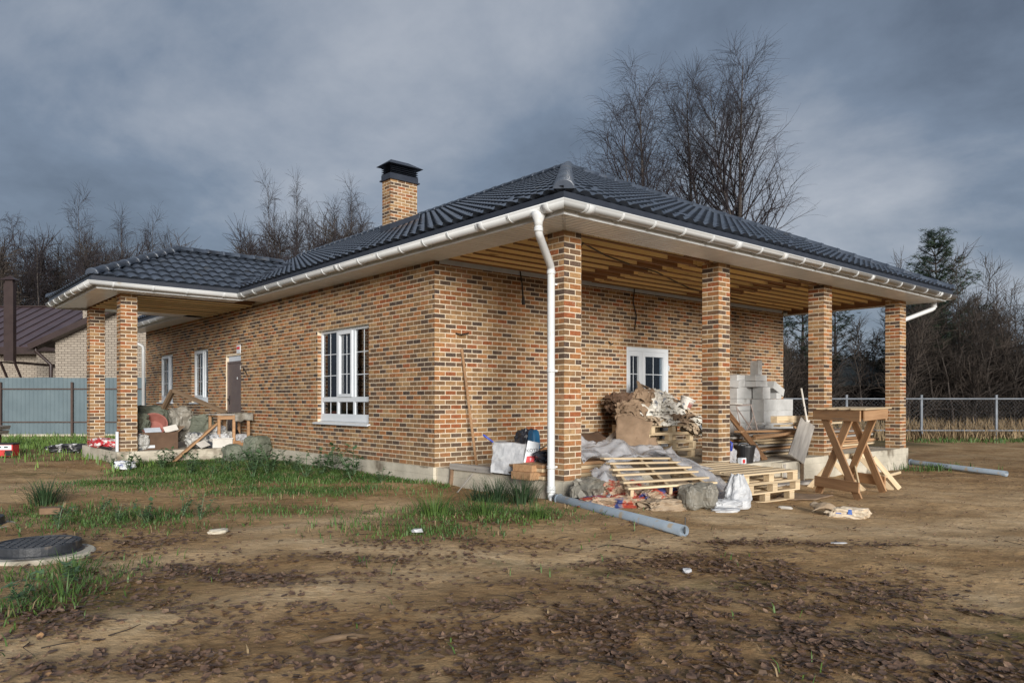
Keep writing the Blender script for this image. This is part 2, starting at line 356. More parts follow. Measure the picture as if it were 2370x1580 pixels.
def link(name, data, parent=None, loc=None, rot=None):
    o = bpy.data.objects.new(name, data); COL.objects.link(o)
    if parent is not None: o.parent = parent
    if loc is not None: o.location = loc
    if rot is not None: o.rotation_euler = rot
    return o
def tag(o, label=None, cat=None, group=None, kind=None):
    if label: o['label'] = label
    if cat: o['category'] = cat
    if group: o['group'] = group
    if kind: o['kind'] = kind
    return o
def thing(name, label, cat, loc=(0, 0, 0), rotz=0.0, group=None, rot=None):
    o = bpy.data.objects.new(name, None); COL.objects.link(o)
    o.empty_display_size = 0.1
    o.location = loc; o.rotation_euler = rot if rot is not None else (0, 0, rotz)
    return tag(o, label, cat, group)
def copy_tree(o, parent=None):
    c = o.copy(); COL.objects.link(c)
    if parent is not None: c.parent = parent
    for ch in list(o.children): copy_tree(ch, c)
    return c
_boxes = {}
def box_mesh(dx_, dy_, dz_, material, bevel=0.004):
    """a chamfered board, centred; shared between alike pieces"""
    key = (round(dx_, 3), round(dy_, 3), round(dz_, 3), material.name)
    if key in _boxes: return _boxes[key]
    b = MB()
    hx, hy, hz = dx_ / 2, dy_ / 2, dz_ / 2
    w = min(bevel, hx * 0.4, hy * 0.4, hz * 0.4)
    vv = []
    for sx in (-1, 1):
        for sy in (-1, 1):
            for sz in (-1, 1):
                vv += [(sx * hx, sy * (hy - w), sz * (hz - w)), (sx * (hx - w), sy * hy, sz * (hz - w)), (sx * (hx - w), sy * (hy - w), sz * hz)]
    def vi(sx, sy, sz, k): return ((sx > 0) * 4 + (sy > 0) * 2 + (sz > 0)) * 3 + k
    ff = []
    for s_ in (-1, 1):
        ff.append([vi(s_, -1, -1, 0), vi(s_, 1, -1, 0), vi(s_, 1, 1, 0), vi(s_, -1, 1, 0)][::s_])
        ff.append([vi(-1, s_, -1, 1), vi(1, s_, -1, 1), vi(1, s_, 1, 1), vi(-1, s_, 1, 1)][::-s_])
        ff.append([vi(-1, -1, s_, 2), vi(1, -1, s_, 2), vi(1, 1, s_, 2), vi(-1, 1, s_, 2)][::s_])
    for a_ in (-1, 1):
        for c_ in (-1, 1):
            ff.append([vi(a_, c_, -1, 0), vi(a_, c_, 1, 0), vi(a_, c_, 1, 1), vi(a_, c_, -1, 1)][::a_ * c_ * -1])
            ff.append([vi(a_, -1, c_, 0), vi(a_, 1, c_, 0), vi(a_, 1, c_, 2), vi(a_, -1, c_, 2)][::a_ * c_])
            ff.append([vi(-1, a_, c_, 1), vi(1, a_, c_, 1), vi(1, a_, c_, 2), vi(-1, a_, c_, 2)][::a_ * c_ * -1])
            for d_ in (-1, 1):
                ff.append([vi(a_, c_, d_, 0), vi(a_, c_, d_, 1), vi(a_, c_, d_, 2)][::a_ * c_ * d_])
    b.add(vv, ff, material)
    me = b.mesh('board'); _boxes[key] = me
    return me
def piece(name, parent, dims, loc, material, rot=(0, 0, 0), bevel=0.004):
    return link(name, box_mesh(*dims, material, bevel), parent, loc, rot)
def beam(name, parent, p0, p1, w, h, material, roll=0.0, bevel=0.004):
    """a board from p0 to p1 in the parent's space, w wide and h thick"""
    p0 = Vector(p0); p1 = Vector(p1); d = p1 - p0
    q = d.to_track_quat('X', 'Z') @ Matrix.Rotation(roll, 4, 'X').to_quaternion()
    o = link(name, box_mesh(round(d.length, 2), w, h, material, bevel), parent, (p0 + p1) / 2)
    o.rotation_euler = q.to_euler()
    return o
def sm(x): 
    x = max(0.0, min(1.0, x)); return x * x * (3 - 2 * x)
def gz(x, y):
    """ground height without the small bumps"""
    z = -0.17 * sm((x - 0.8) / 7.0) * (1 - 0.55 * sm((y - 17) / 8.0))
    return z
def gb(x, y):
    """ground height with ruts and bumps"""
    z = gz(x, y)
    k = 1.0 if y > 0 else 0.3
    z += 0.050 * k * noise.noise(Vector((x * 0.35 + 4, y * 0.5, 1.7)))
    z += 0.030 * k * noise.noise(Vector((x * 0.95, y * 1.7 + 0.5 * x, 5.2)))
    z += 0.014 * k * noise.noise(Vector((x * 2.9, y * 4.3, 9.1)))
    z += 0.007 * k * noise.noise(Vector((x * 8.0, y * 10.0, 3.1)))
    z -= 0.010
    return z
def crumple_mesh(name, dims, material, seed, power=0.6, amp=0.12, sub=3, fold=0.0, flat=0.0, smooth=False):
    """a sack or bag: rounded block, creased by noise"""
    bm = bmesh.new()
    bmesh.ops.create_icosphere(bm, subdivisions=sub, radius=1.0)
    so = Vector((seed * 3.17, seed * 1.31, seed * 7.7))
    for v in bm.verts:
        p_ = v.co.normalized()
        q = Vector([math.copysign(abs(c_) ** power, c_) for c_ in p_])
        n_ = noise.noise(q * 1.5 + so) * 0.9 - abs(noise.noise(q * 2.6 + so * 2)) * 1.3 - abs(noise.noise(q * 6.0 + so)) * 0.75 + noise.noise(q * 13.0 + so) * 0.16 + 0.35
        q = q * (1 + amp * n_)
        if fold: q.z += fold * math.sin(q.x * 9 + seed) * 0.3 * (1 if q.z > 0 else 0.2)
        v.co = Vector((q.x * dims[0] / 2, q.y * dims[1] / 2, q.z * dims[2] / 2))
        if v.co.z < -dims[2] * (0.5 - flat): v.co.z = -dims[2] * (0.5 - flat)
    me = bpy.data.meshes.new(name); bm.to_mesh(me); bm.free()
    me.materials.append(material)
    if smooth: me.polygons.foreach_set('use_smooth', [True] * len(me.polygons))
    return me
def sack(name, label, cat, loc, dims, material, seed, rotz=0.0, group=None, tilt=(0, 0), **k):
    me = crumple_mesh(name, dims, material, seed, **k)
    o = link(name, me, None, (loc[0], loc[1], loc[2] + dims[2] * (0.5 - k.get('flat', 0.0))), (tilt[0], tilt[1], rotz))
    return tag(o, label, cat, group)
def sheet_mesh(name, fn, nu, nv, material, thick=0.004):
    """a sheet with real thickness over fn(u, v)"""
    b = MB(); P = [[Vector(fn(i / nu, j / nv)) for j in range(nv + 1)] for i in range(nu + 1)]
    vt = []; 
    for i in range(nu + 1):
        for j in range(nv + 1):
            a_ = P[min(i + 1, nu)][j] - P[max(i - 1, 0)][j]; c_ = P[i][min(j + 1, nv)] - P[i][max(j - 1, 0)]
            nr = a_.cross(c_)
            nr = nr.normalized() if nr.length > 1e-9 else Vector((0, 0, 1))
            vt.append((P[i][j], P[i][j] - nr * thick))
    w = nv + 1; vv = [t_[0] for t_ in vt] + [t_[1] for t_ in vt]; o = len(vt); ff = []
    for i in range(nu):
        for j in range(nv):
            q = (i * w + j, (i + 1) * w + j, (i + 1) * w + j + 1, i * w + j + 1)
            ff.append(q); ff.append(tuple(o + k for k in q[::-1]))
    rim = [i * w for i in range(nu + 1)] + [nu * w + j for j in range(1, w)] + [i * w + nv for i in range(nu - 1, -1, -1)] + [j for j in range(nv - 1, 0, -1)]
    for k in range(len(rim)):
        a_, b_ = rim[k], rim[(k + 1) % len(rim)]
        ff.append((a_, a_ + o, b_ + o, b_))
    b.add(vv, ff, material)
    return b.mesh(name, smooth=True)
def text_mesh(name, body, size, material, parent, loc, rot, depth=0.0015):
    cu = bpy.data.curves.new(name, 'FONT'); cu.body = body; cu.size = size; cu.align_x = 'CENTER'; cu.align_y = 'CENTER'; cu.extrude = depth
    tmp = bpy.data.objects.new(name, cu); COL.objects.link(tmp)
    bpy.context.view_layer.update()
    me = bpy.data.meshes.new_from_object(tmp)
    bpy.data.objects.remove(tmp); me.name = name
    me.materials.clear(); me.materials.append(material)
    return link(name, me, parent, loc, rot)
def project(p_):
    """where a world point falls in the picture, in thousandths of its width, and its depth"""
    y = max(p_[1], 0.05)
    return (p_[0] / y * 0.728, (p_[2] - 1.25) / y * 0.728, y)

def folded_mesh(name, w, d, h, layers, material, seed, amp=0.05):
    """empty paper sacks crushed flat: crumpled layers one over the other"""
    b_ = MB(); nu, nv = 18, 13; rr_ = random.Random(seed)
    for l_ in range(layers):
        base = h * l_ / max(1, layers - 1); ox, oy = rr_.uniform(-.06, .06) * w, rr_.uniform(-.08, .08) * d; sc_ = rr_.uniform(0.82, 1.05); ro = rr_.uniform(-.22, .22)
        vv = []; ff = []
        for i in range(nu + 1):
            for j in range(nv + 1):
                u_, v_ = i / nu - 0.5, j / nv - 0.5
                q = Vector((u_ * 3.2 + seed * 1.7, v_ * 2.6 + l_ * 0.35, seed * 0.9 + l_ * 0.55))
                z = base + amp * (1.5 * abs(noise.noise(q)) + 0.9 * abs(noise.noise(q * 2.3 + Vector((5, 2, 1)))) + 0.35 * noise.noise(q * 5.1))
                edge = max(abs(u_), abs(v_)) * 2
                z -= (h * 0.5 + 0.05) * max(0, edge - 0.72) ** 1.5 * 2.2
                jx, jy = 0.05 * noise.noise(q * 1.9 + Vector((9, 0, 0))), 0.05 * noise.noise(q * 1.7 + Vector((0, 9, 0)))
                x, y = u_ * w * sc_ + jx, v_ * d * sc_ + jy
                vv.append((ox + x * math.cos(ro) - y * math.sin(ro), oy + x * math.sin(ro) + y * math.cos(ro), max(0.003, z)))
        for i in range(nu):
            for j in range(nv): a_ = i * (nv + 1) + j; ff.append((a_, a_ + nv + 1, a_ + nv + 2, a_ + 1))
        b_.add(vv, ff, material)
    me = b_.mesh(name)
    return me
# ================================================================== ground
def axis(lo, hi, step, far, grow=1.35):
    v = []; x = lo
    while x < hi + 1e-6: v.append(x); x += step
    s_ = step; x = v[-1]
    while x < far: s_ *= grow; x += s_; v.append(x)
    s_ = step; x = lo; pre = []
    while x > -far: s_ *= grow; x -= s_; pre.append(x)
    return pre[::-1] + v
xs_ = axis(-9.0, 11.0, 0.085, 900.0)
ys_ = axis(2.2, 15.0, 0.075, 1200.0, 1.22)

def ell(x, y, cx, cy, rx, ry, rot=0.0):
    dx_, dy_ = x - cx, y - cy; c_, s_ = math.cos(rot), math.sin(rot)
    u_ = (c_ * dx_ + s_ * dy_) / rx; v_ = (-s_ * dx_ + c_ * dy_) / ry
    return math.exp(-(u_ * u_ + v_ * v_) * 1.2)
def wall_dist(x, y):
    """distance in front of the long wall, and place along it"""
    dx_, dy_ = x - PX, y - PY
    return -(C * dx_ + S * dy_), -S * dx_ + C * dy_
def grass_density(x, y):
    d_, b_ = wall_dist(x, y)
    g = 0.0
    if 2.2 < b_ < 11.5 and d_ < 5:
        wd = 0.35 + 3.1 * sm((b_ - 2.9) / 2.0) * (1 - 0.1 * sm((b_ - 7.0) / 2.0))
        g = max(g, 1.25 * (1 - sm((d_ - wd * 0.55) / (wd * 0.6))))
    if d_ > 2.0: g = max(g, 0.0)
    if not (d_ < 0.1 and b_ > 0): g = max(g, 0.85 * ell(x, y, -3.0, 10.5, 1.2, 0.55), 0.9 * ell(x, y, -5.4, 11.6, 1.1, 0.9))
    g = max(g, 0.9 * ell(x, y, -4.1, 7.9, 0.95, 0.62), 0.75 * ell(x, y, -5.2, 8.4, 0.5, 0.5))
    g = max(g, 0.95 * ell(x, y, -0.35, 8.15, 0.85, 0.62), 0.55 * ell(x, y, -0.9, 7.2, 0.7, 0.45), 0.7 * ell(x, y, 0.05, 7.75, 0.4, 0.2))
    g = max(g, 0.62 * ell(x, y, -3.0, 4.8, 0.33, 0.8), 0.5 * ell(x, y, -3.6, 5.3, 0.6, 0.35))
    g = max(g, 1.3 * ell(x, y, -14.5, 21.0, 6.0, 4.2), 0.8 * ell(x, y, -9.6, 16.2, 1.6, 0.5))
    g = max(g, 0.8 * ell(x, y, 8.4, 15.4, 0.7, 0.3), 0.35 * ell(x, y, -2.9, 8.6, 1.2, 0.45))
    n_ = noise.noise(Vector((x * 1.1, y * 1.1, 20.0))) + 0.6 * noise.noise(Vector((x * 3.3, y * 3.3, 31.0)))
    g = g * (0.72 + 0.75 * n_) 
    if y < 14: g += 0.05 * max(0.0, noise.noise(Vector((x * 1.9, y * 1.9, 44.0))) - 0.25)
    return max(0.0, g)
LEAFS = [(-2.0, 5.45, .95, .5, 0, 1.0), (-2.35, 4.3, .8, .42, 0, 1.0), (-1.75, 3.6, .7, .2, 0, .9), (1.0, 4.0, 1.9, 1.0, 0, 1.1), (1.9, 3.5, 1.3, .55, 0, 1.0),
         (-.2, 3.5, .9, .3, 0, .95), (1.35, 5.85, .85, .36, .1, 1.0), (2.2, 5.2, .75, .5, 0, 1.0), (2.5, 6.65, 1.1, .13, .05, .9), (-.55, 6.55, .75, .35, 0, .65),
         (-.6, 3.65, .6, .3, 0, .9), (-3.35, 6.6, .6, .5, 0, .6), (-.9, 7.9, 1.1, .5, 0, .35), (.6, 7.9, 1.2, .25, -.25, .4), (-1.0, 5.9, .7, .25, 0, .6),
         (3.2, 4.6, .8, .6, 0, .45), (4.6, 9.4, 1.5, .5, 0, .25), (8, 14, 3, 1.5, 0, .3), (10.5, 19.5, 4, 2.5, 0, .4)]
def leaf_density(x, y):
    g = 0.0
    for cx, cy, rx, ry, ro, st in LEAFS: g = max(g, st * ell(x, y, cx, cy, rx, ry, ro))
    n_ = noise.noise(Vector((x * 1.7, y * 2.4, 60.0))) + 0.7 * noise.noise(Vector((x * 4.6, y * 6.0, 71.0)))
    return max(0.0, g * (0.70 + 1.25 * n_)) + 0.007
MOSS = [(-2.7, 8.75, 1.1, .4), (.6, 5.65, .5, .2), (-.1, 5.9, .5, .2), (3.0, 4.1, .9, .7), (1.6, 5.2, .5, .2), (-2.6, 4.6, .6, .6), (-8.5, 13.0, 1.8, .8)]
def moss_density(x, y):
    g = max(ell(x, y, *q) for q in MOSS)
    return g * (0.7 + 0.9 * noise.noise(Vector((x * 2.5, y * 3.5, 80.0))))

TRACKS = [([(-3.4, 3.2), (-2.59, 3.77), (-1.95, 4.29), (-1.15, 5.1), (0.23, 6.03), (1.64, 6.8), (3.6, 7.6), (5.5, 8.5), (8.0, 10.5), (11, 14)], 0.36),
          ([(-4.6, 4.9), (-3.68, 5.36), (-2.97, 5.79), (-1.94, 6.7), (-0.9, 6.15), (0.1, 6.0)], 0.30), ([(-2.4, 7.4), (-1.7, 7.9), (-1.3, 9.2)], 0.4), ([(2.2, 7.9), (4.2, 7.3), (6.5, 7.4), (9, 8.5)], 0.45), ([(3.2, 5.0), (4.6, 5.6), (6.2, 6.6), (9.0, 9.0)], 0.3)]
def track_density(x, y):
    best = 0.0
    for pts, w_ in TRACKS:
        for i in range(len(pts) - 1):
            ax, ay = pts[i]; bx_, by_ = pts[i + 1]; ux, uy = bx_ - ax, by_ - ay
            t_ = max(0.0, min(1.0, ((x - ax) * ux + (y - ay) * uy) / (ux * ux + uy * uy)))
            d_ = math.hypot(x - ax - ux * t_, y - ay - uy * t_) / w_
            if d_ < 2.2: best = max(best, math.exp(-d_ * d_ * 0.9))
    best = max(best, 0.9 * ell(x, y, -6.8, 11.6, 1.6, 1.8), 0.8 * ell(x, y, 3.0, 8.4, 2.2, 0.9), 0.7 * ell(x, y, 6.5, 11.0, 2.5, 2.0))
    return max(0.0, best * (0.8 + 0.8 * noise.noise(Vector((x * 2.1, y * 2.6, 140)))))
bm_v = []; att = {'grass': [], 'leaf': [], 'moss': [], 'track': []}
for y in ys_:
    for x in xs_:
        near = -10 < x < 13 and 1.5 < y < 26
        bm_v.append((x, y, gb(x, y) if (abs(x) < 60 and -20 < y < 90) else gz(x, y)))
        att['grass'].append(min(1.3, grass_density(x, y)) if (-24 < x < 13 and 1 < y < 30) else 0.5 * sm((abs(x) + abs(y) - 60) / 20))
        att['leaf'].append(min(1.3, leaf_density(x, y)) if near else 0.15)
        att['track'].append(track_density(x, y) if near else 0.0)
        att['moss'].append(max(0.0, moss_density(x, y)) if near else 0.0)
nx = len(xs_); ff_ = []
for j in range(len(ys_) - 1):
    for i in range(nx - 1):
        ff_.append((j * nx + i, j * nx + i + 1, (j + 1) * nx + i + 1, (j + 1) * nx + i))
gme = bpy.data.meshes.new('ground'); gme.from_pydata(bm_v, [], ff_)
for k_, vals in att.items():
    a_ = gme.attributes.new(k_, 'FLOAT', 'POINT'); a_.data.foreach_set('value', vals)
gme.polygons.foreach_set('use_smooth', [True] * len(gme.polygons))

def ground_material():
    m = bpy.data.materials.new('sandy soil'); m.use_nodes = True
    t = m.node_tree; nn = t.nodes.new; ll = t.links.new; p = t.nodes["Principled BSDF"]
    g = nn("ShaderNodeNewGeometry")
    def nz(scale, detail=6, st=(1, 1, 1), rough=0.6, rot=0.0):
        mp_ = nn("ShaderNodeMapping"); mp_.inputs["Scale"].default_value = st; mp_.inputs["Rotation"].default_value = (0, 0, rot)
        ll(g.outputs["Position"], mp_.inputs["Vector"])
        n_ = nn("ShaderNodeTexNoise"); n_.inputs["Scale"].default_value = scale; n_.inputs["Detail"].default_value = detail; n_.inputs["Roughness"].default_value = rough
        ll(mp_.outputs[0], n_.inputs["Vector"]); return n_.outputs["Fac"]
    def rmp(src, stops):
        r_ = nn("ShaderNodeValToRGB")
        r_.color_ramp.elements[0].position = stops[0][0]; r_.color_ramp.elements[0].color = (*stops[0][1], 1)
        r_.color_ramp.elements[1].position = stops[-1][0]; r_.color_ramp.elements[1].color = (*stops[-1][1], 1)
        for s_ in stops[1:-1]:
            e_ = r_.color_ramp.elements.new(s_[0]); e_.color = (*s_[1], 1)
        ll(src, r_.inputs[0]); return r_.outputs[0]
    def mixc(f, a, b):
        x_ = nn("ShaderNodeMix"); x_.data_type = 'RGBA'; ll(f, x_.inputs["Factor"]); ll(a, x_.inputs["A"])
        if isinstance(b, tuple): x_.inputs["B"].default_value = (*b, 1)
        else: ll(b, x_.inputs["B"])
        return x_.outputs["Result"]
    def attr(nm):
        a = nn("ShaderNodeAttribute"); a.attribute_name = nm; return a.outputs["Fac"]
    def mul(a, b):
        x_ = nn("ShaderNodeMath"); x_.operation = 'MULTIPLY'; x_.use_clamp = True; ll(a, x_.inputs[0])
        if isinstance(b, float): x_.inputs[1].default_value = b
        else: ll(b, x_.inputs[1])
        return x_.outputs[0]
    base = rmp(nz(0.8, 9, (1, 1.35, 1)), [(0.30, (0.235, 0.142, 0.068)), (0.48, (0.375, 0.243, 0.124)), (0.66, (0.51, 0.36, 0.205))])
    fine = rmp(nz(9.0, 8, (1, 1.25, 1)), [(0.32, (0.20, 0.15, 0.11)), (0.50, (0.46, 0.45, 0.43)), (0.72, (0.68, 0.64, 0.58))])
    ov = nn("ShaderNodeMix"); ov.data_type = 'RGBA'; ov.blend_type = 'OVERLAY'; ov.inputs["Factor"].default_value = 0.55
    ll(base, ov.inputs["A"]); ll(fine, ov.inputs["B"]); col = ov.outputs["Result"]
    grain = rmp(nz(60.0, 4), [(0.3, (0.3, 0.3, 0.3)), (0.7, (0.66, 0.66, 0.66))])
    ov2 = nn("ShaderNodeMix"); ov2.data_type = 'RGBA'; ov2.blend_type = 'OVERLAY'; ov2.inputs["Factor"].default_value = 0.45
    ll(col, ov2.inputs["A"]); ll(grain, ov2.inputs["B"]); col = ov2.outputs["Result"]
    lightsand = rmp(nz(14.0, 6), [(0.3, (0.52, 0.36, 0.20)), (0.7, (0.72, 0.54, 0.335))])
    col = mixc(mul(attr('track'), 0.92), col, lightsand)
    col = mixc(mul(attr('leaf'), 0.62), col, (0.115, 0.066, 0.038))
    col = mixc(mul(attr('moss'), mul(rmp(nz(5, 5), [(0.38, (0, 0, 0)), (0.6, (1, 1, 1))]), 0.85)), col, (0.075, 0.075, 0.018))
    col = mixc(mul(attr('grass'), 0.75), col, (0.050, 0.052, 0.020))
    hsG = nn("ShaderNodeHueSaturation"); hsG.inputs["Saturation"].default_value = 1.03; ll(col, hsG.inputs["Color"]); col = hsG.outputs[0]
    ll(col, p.inputs["Base Color"]); p.inputs["Roughness"].default_value = 0.95; p.inputs["Specular IOR Level"].default_value = 0.2
    b1 = nn("ShaderNodeBump"); b1.inputs["Strength"].default_value = 0.8; b1.inputs["Distance"].default_value = 0.028
    ll(nz(10, 8, (1, 1.2, 1), 0.62), b1.inputs["Height"])
    b2 = nn("ShaderNodeBump"); b2.inputs["Strength"].default_value = 0.5; b2.inputs["Distance"].default_value = 0.006
    ll(nz(70, 4), b2.inputs["Height"]); ll(b1.outputs[0], b2.inputs["Normal"]); ll(b2.outputs[0], p.inputs["Normal"])
    return m
gme.materials.append(ground_material())
tag(link('ground', gme), kind='structure')

# ================================================================== brick house
house = thing('brick_house', 'single storey house of mixed brown brick with dark tiled hip roof and white gutters', 'house', hp(0, 0, 0), TH)
CH, JT, BL = (SOFF - SLAB) / 43, 0.0155, 0.1915
BRICKS = []          # (parent, origin, angle, s0, s1, z0, z1)
def lay(parent, ox, oy, ang, length, z0=SLAB, courses=43, holes=(), phase=0, seen=True):
    """running bond over a face; holes are (s0, s1, z0, z1)"""
    for c_ in range(courses):
        za = z0 + c_ * CH + JT / 2; zb = za + CH - JT
        s_ = 0.0 if (c_ + phase) % 2 == 0 else -(BL + JT) / 2
        while s_ < length:
            parts_ = [(max(0, s_), min(length, s_ + BL))]
            for h in holes:
                if zb > h[2] + 0.01 and za < h[3] - 0.01:
                    nxt = []
                    for q in parts_:
                        if q[1] <= h[0] or q[0] >= h[1]: nxt.append(q)
                        else:
                            if q[0] < h[0]: nxt.append((q[0], h[0]))
                            if q[1] > h[1]: nxt.append((h[1], q[1]))
                    parts_ = nxt
            for q in parts_:
                if q[1] - q[0] > 0.02: BRICKS.append((parent, ox, oy, ang, q[0], q[1], za, zb, seen))
            s_ += BL + JT
def wall_boxes(b, along, x0, x1, y0, y1, z0, z1, holes):
    """mortar body of a wall with openings; along is 'a' or 'b'"""
    cur = x0
    def bx(p, q, za, zb):
        if q - p < 1e-4 or zb - za < 1e-4: return
        if along == 'b': b.box((y0, p, za), (y1, q, zb), M['mortar'])
        else: b.box((p, y0, za), (q, y1, zb), M['mortar'])
    for h in sorted(holes):
        bx(cur, h[0], z0, z1); bx(h[0], h[1], z0, h[2]); bx(h[0], h[1], h[3], z1); cur = h[1]
    bx(cur, x1, z0, z1)
AK, BK, BF, AR = -0.08, 2.712, 18.4, 10.08
LH = [(4.69, 6.64, 0.86, 2.58), (10.54, 11.51, SLAB, 2.32), (12.76, 14.05, 1.20, 2.60), (15.69, 17.03, 1.20, 2.60)]
PH = [(4.35, 5.64, SLAB, 2.29)]
b = MB(); wall_boxes(b, 'b', BK, BF, AK, 0.20, SLAB, 3.46, LH); wall_l = b.build('wall', house)
b = MB(); wall_boxes(b, 'a', 0.20, AR, BK, 2.99, SLAB, 3.46, PH); wall_p = b.build('wall', house)
b = MB(); b.box((AR - 0.28, 2.99, SLAB), (AR, BF, 3.46), M['mortar']); b.build('wall', house)
b = MB(); b.box((0.20, BF - 0.28, SLAB), (AR - 0.28, BF, 3.46), M['mortar']); b.build('wall', house)
b = MB(); b.box((0.20, 2.99, 3.40), (AR - 0.28, BF - 0.28, 3.44), M['mortar']); b.build('room_ceiling', house)
b = MB(); b.box((0.20, 2.99, 0.20), (AR - 0.28, BF - 0.28, 0.26), M['concrete']); b.build('room_floor', house)
b = MB(); b.box((3.6, 2.99, 0.27), (3.75, 10.0, 3.39), M['mortar']); b.build('partition_wall', house)
# faces: angle is the direction of the course; the face lies to the right of it (outside)
lay(wall_l, AK, BF, -PI / 2, BF - BK, holes=[(BF - h[1], BF - h[0], h[2], h[3]) for h in LH])
lay(wall_p, AK - 0.006, BK, 0.0, AR - AK + 0.006, holes=[(h[0] - AK, h[1] - AK, h[2], h[3]) for h in PH], phase=1)
lay(wall_p, AR, BK, PI / 2, 0.3, seen=False)
CW = 0.30
def column(a_, b_):
    bb = MB(); bb.box((a_, b_, SLAB), (a_ + CW, b_ + CW, SOFF + 0.02), M['mortar']); c_ = bb.build('column', house)
    lay(c_, a_ - 0.006, b_, 0.0, CW + 0.006)
    lay(c_, a_, b_ + CW, -PI / 2, CW, phase=1)
    lay(c_, a_ + CW, b_, PI / 2, CW, phase=1, seen=False)
    lay(c_, a_ + CW, b_ + CW, PI, CW, seen=False)
    return c_
cols_ = [column(a_, 0.0) for a_ in (0.0, 3.344, 6.69, 10.016)] + [column(-2.82, 9.64), column(-2.82, 12.38)]
# brick returns inside the window reveals
for h in LH:
    if h[2] > 0.5:
        k0 = int(math.ceil((h[2] - SLAB) / CH)); n_ = int((h[3] - SLAB) / CH) - k0
        lay(wall_l, AK, h[1], 0.0, 0.072, SLAB + CH * k0, n_, seen=False); lay(wall_l, AK + 0.072, h[0], PI, 0.072, SLAB + CH * k0, n_, seen=False)
# chimney
CHA, CHB, CHZ = 2.46, 8.14, 6.36
bb = MB(); bb.box((CHA, CHB, 4.6), (CHA + 0.72, CHB + 0.36, CHZ), M['mortar']); chim = bb.build('chimney', house)
lay(chim, CHA - 0.006, CHB, 0.0, 0.726, 4.97, 19); lay(chim, CHA, CHB + 0.36, -PI / 2, 0.36, 4.97, 19, phase=1)
lay(chim, CHA + 0.72, CHB, PI / 2, 0.36, 4.97, 19, phase=1, seen=False)

def world_of(x, y, z): return hp(x, y, z)
def px_area(pts):
    P = [project(p_) for p_ in pts]; A_ = 0
    for i in range(len(P)):
        x0, y0, _ = P[i]; x1, y1, _ = P[(i + 1) % len(P)]; A_ += x0 * y1 - x1 * y0
    inside = all(abs(q[0]) < 0.5 and -0.28 < q[1] < 0.395 for q in P)
    return abs(A_) if inside else 0.0
def brick_verts(L_, h_, dpt=0.005, ch=0.0022):
    x, z = L_ / 2, h_ / 2
    vv = [(-x, 0.004, -z), (x, 0.004, -z), (x, 0.004, z), (-x, 0.004, z),
          (-x, -dpt + ch, -z), (x, -dpt + ch, -z), (x, -dpt + ch, z), (-x, -dpt + ch, z),
          (-x + ch, -dpt, -z + ch), (x - ch, -dpt, -z + ch), (x - ch, -dpt, z - ch), (-x + ch, -dpt, z - ch)]
    ff = [(8, 9, 10, 11)]
    for i in range(4):
        j = (i + 1) % 4
        ff.append((i, j, 4 + j, 4 + i)); ff.append((4 + i, 4 + j, 8 + j, 8 + i))
    return vv, ff
brnd = random.Random(21)
ranked = []
for q in BRICKS:
    parent, ox, oy, ang, s0, s1, za, zb, seen = q
    ca, sa = math.cos(ang), math.sin(ang)
    ar = 0.0
    if seen:
        pts = [world_of(ox + ca * s, oy + sa * s, z) for s, z in ((s0, za), (s1, za), (s1, zb), (s0, zb))]
        ar = px_area(pts)
        if parent is wall_p and s0 > 1.8: ar *= 0.3
    ranked.append((ar, q, brnd.random(), brnd.uniform(0.0, 0.004), brnd.uniform(-0.0022, 0.0022)))
ranked.sort(key=lambda t_: -t_[0])
VAR = {}
def variant(kind, i):
    if (kind, i) in VAR: return VAR[(kind, i)]
    bb = MB(); vv, ff = brick_verts(BL if kind == 'full' else (BL - JT) / 2, CH - JT); bb.add(vv, ff, M['brick'], (i + 0.5) / 30)
    VAR[(kind, i)] = bb.mesh('brick', attr=True); return VAR[(kind, i)]
rest = {}; nsing = 0
for ar, q, r_, pr, tz in ranked:
    parent, ox, oy, ang, s0, s1, za, zb, seen = q
    L_ = s1 - s0; ca, sa = math.cos(ang), math.sin(ang); m_ = (s0 + s1) / 2
    kind = 'full' if abs(L_ - BL) < 0.004 else ('half' if abs(L_ - (BL - JT) / 2) < 0.007 else None)
    cx, cy = ox + ca * m_, oy + sa * m_
    # push slightly out along the face's outer side (right of the course direction)
    cx += sa * pr * 0.6; cy -= ca * pr * 0.6
    if kind and ar > 0 and nsing < 300:
        nsing += 1
        link('brick', variant(kind, int(r_ * 30)), parent, (cx, cy, (za + zb) / 2), (0, 0, ang + tz))
    else:
        mtx = Matrix.Translation((cx, cy, (za + zb) / 2)) @ Matrix.Rotation(ang + tz, 4, 'Z')
        vv, ff = brick_verts(L_, zb - za)
        rest.setdefault(parent, MB()).add(vv, ff, M['brick'], r_, mtx)
for parent, bb in rest.items():
    tag(bb.build('brickwork', parent, attr=True), kind='stuff')

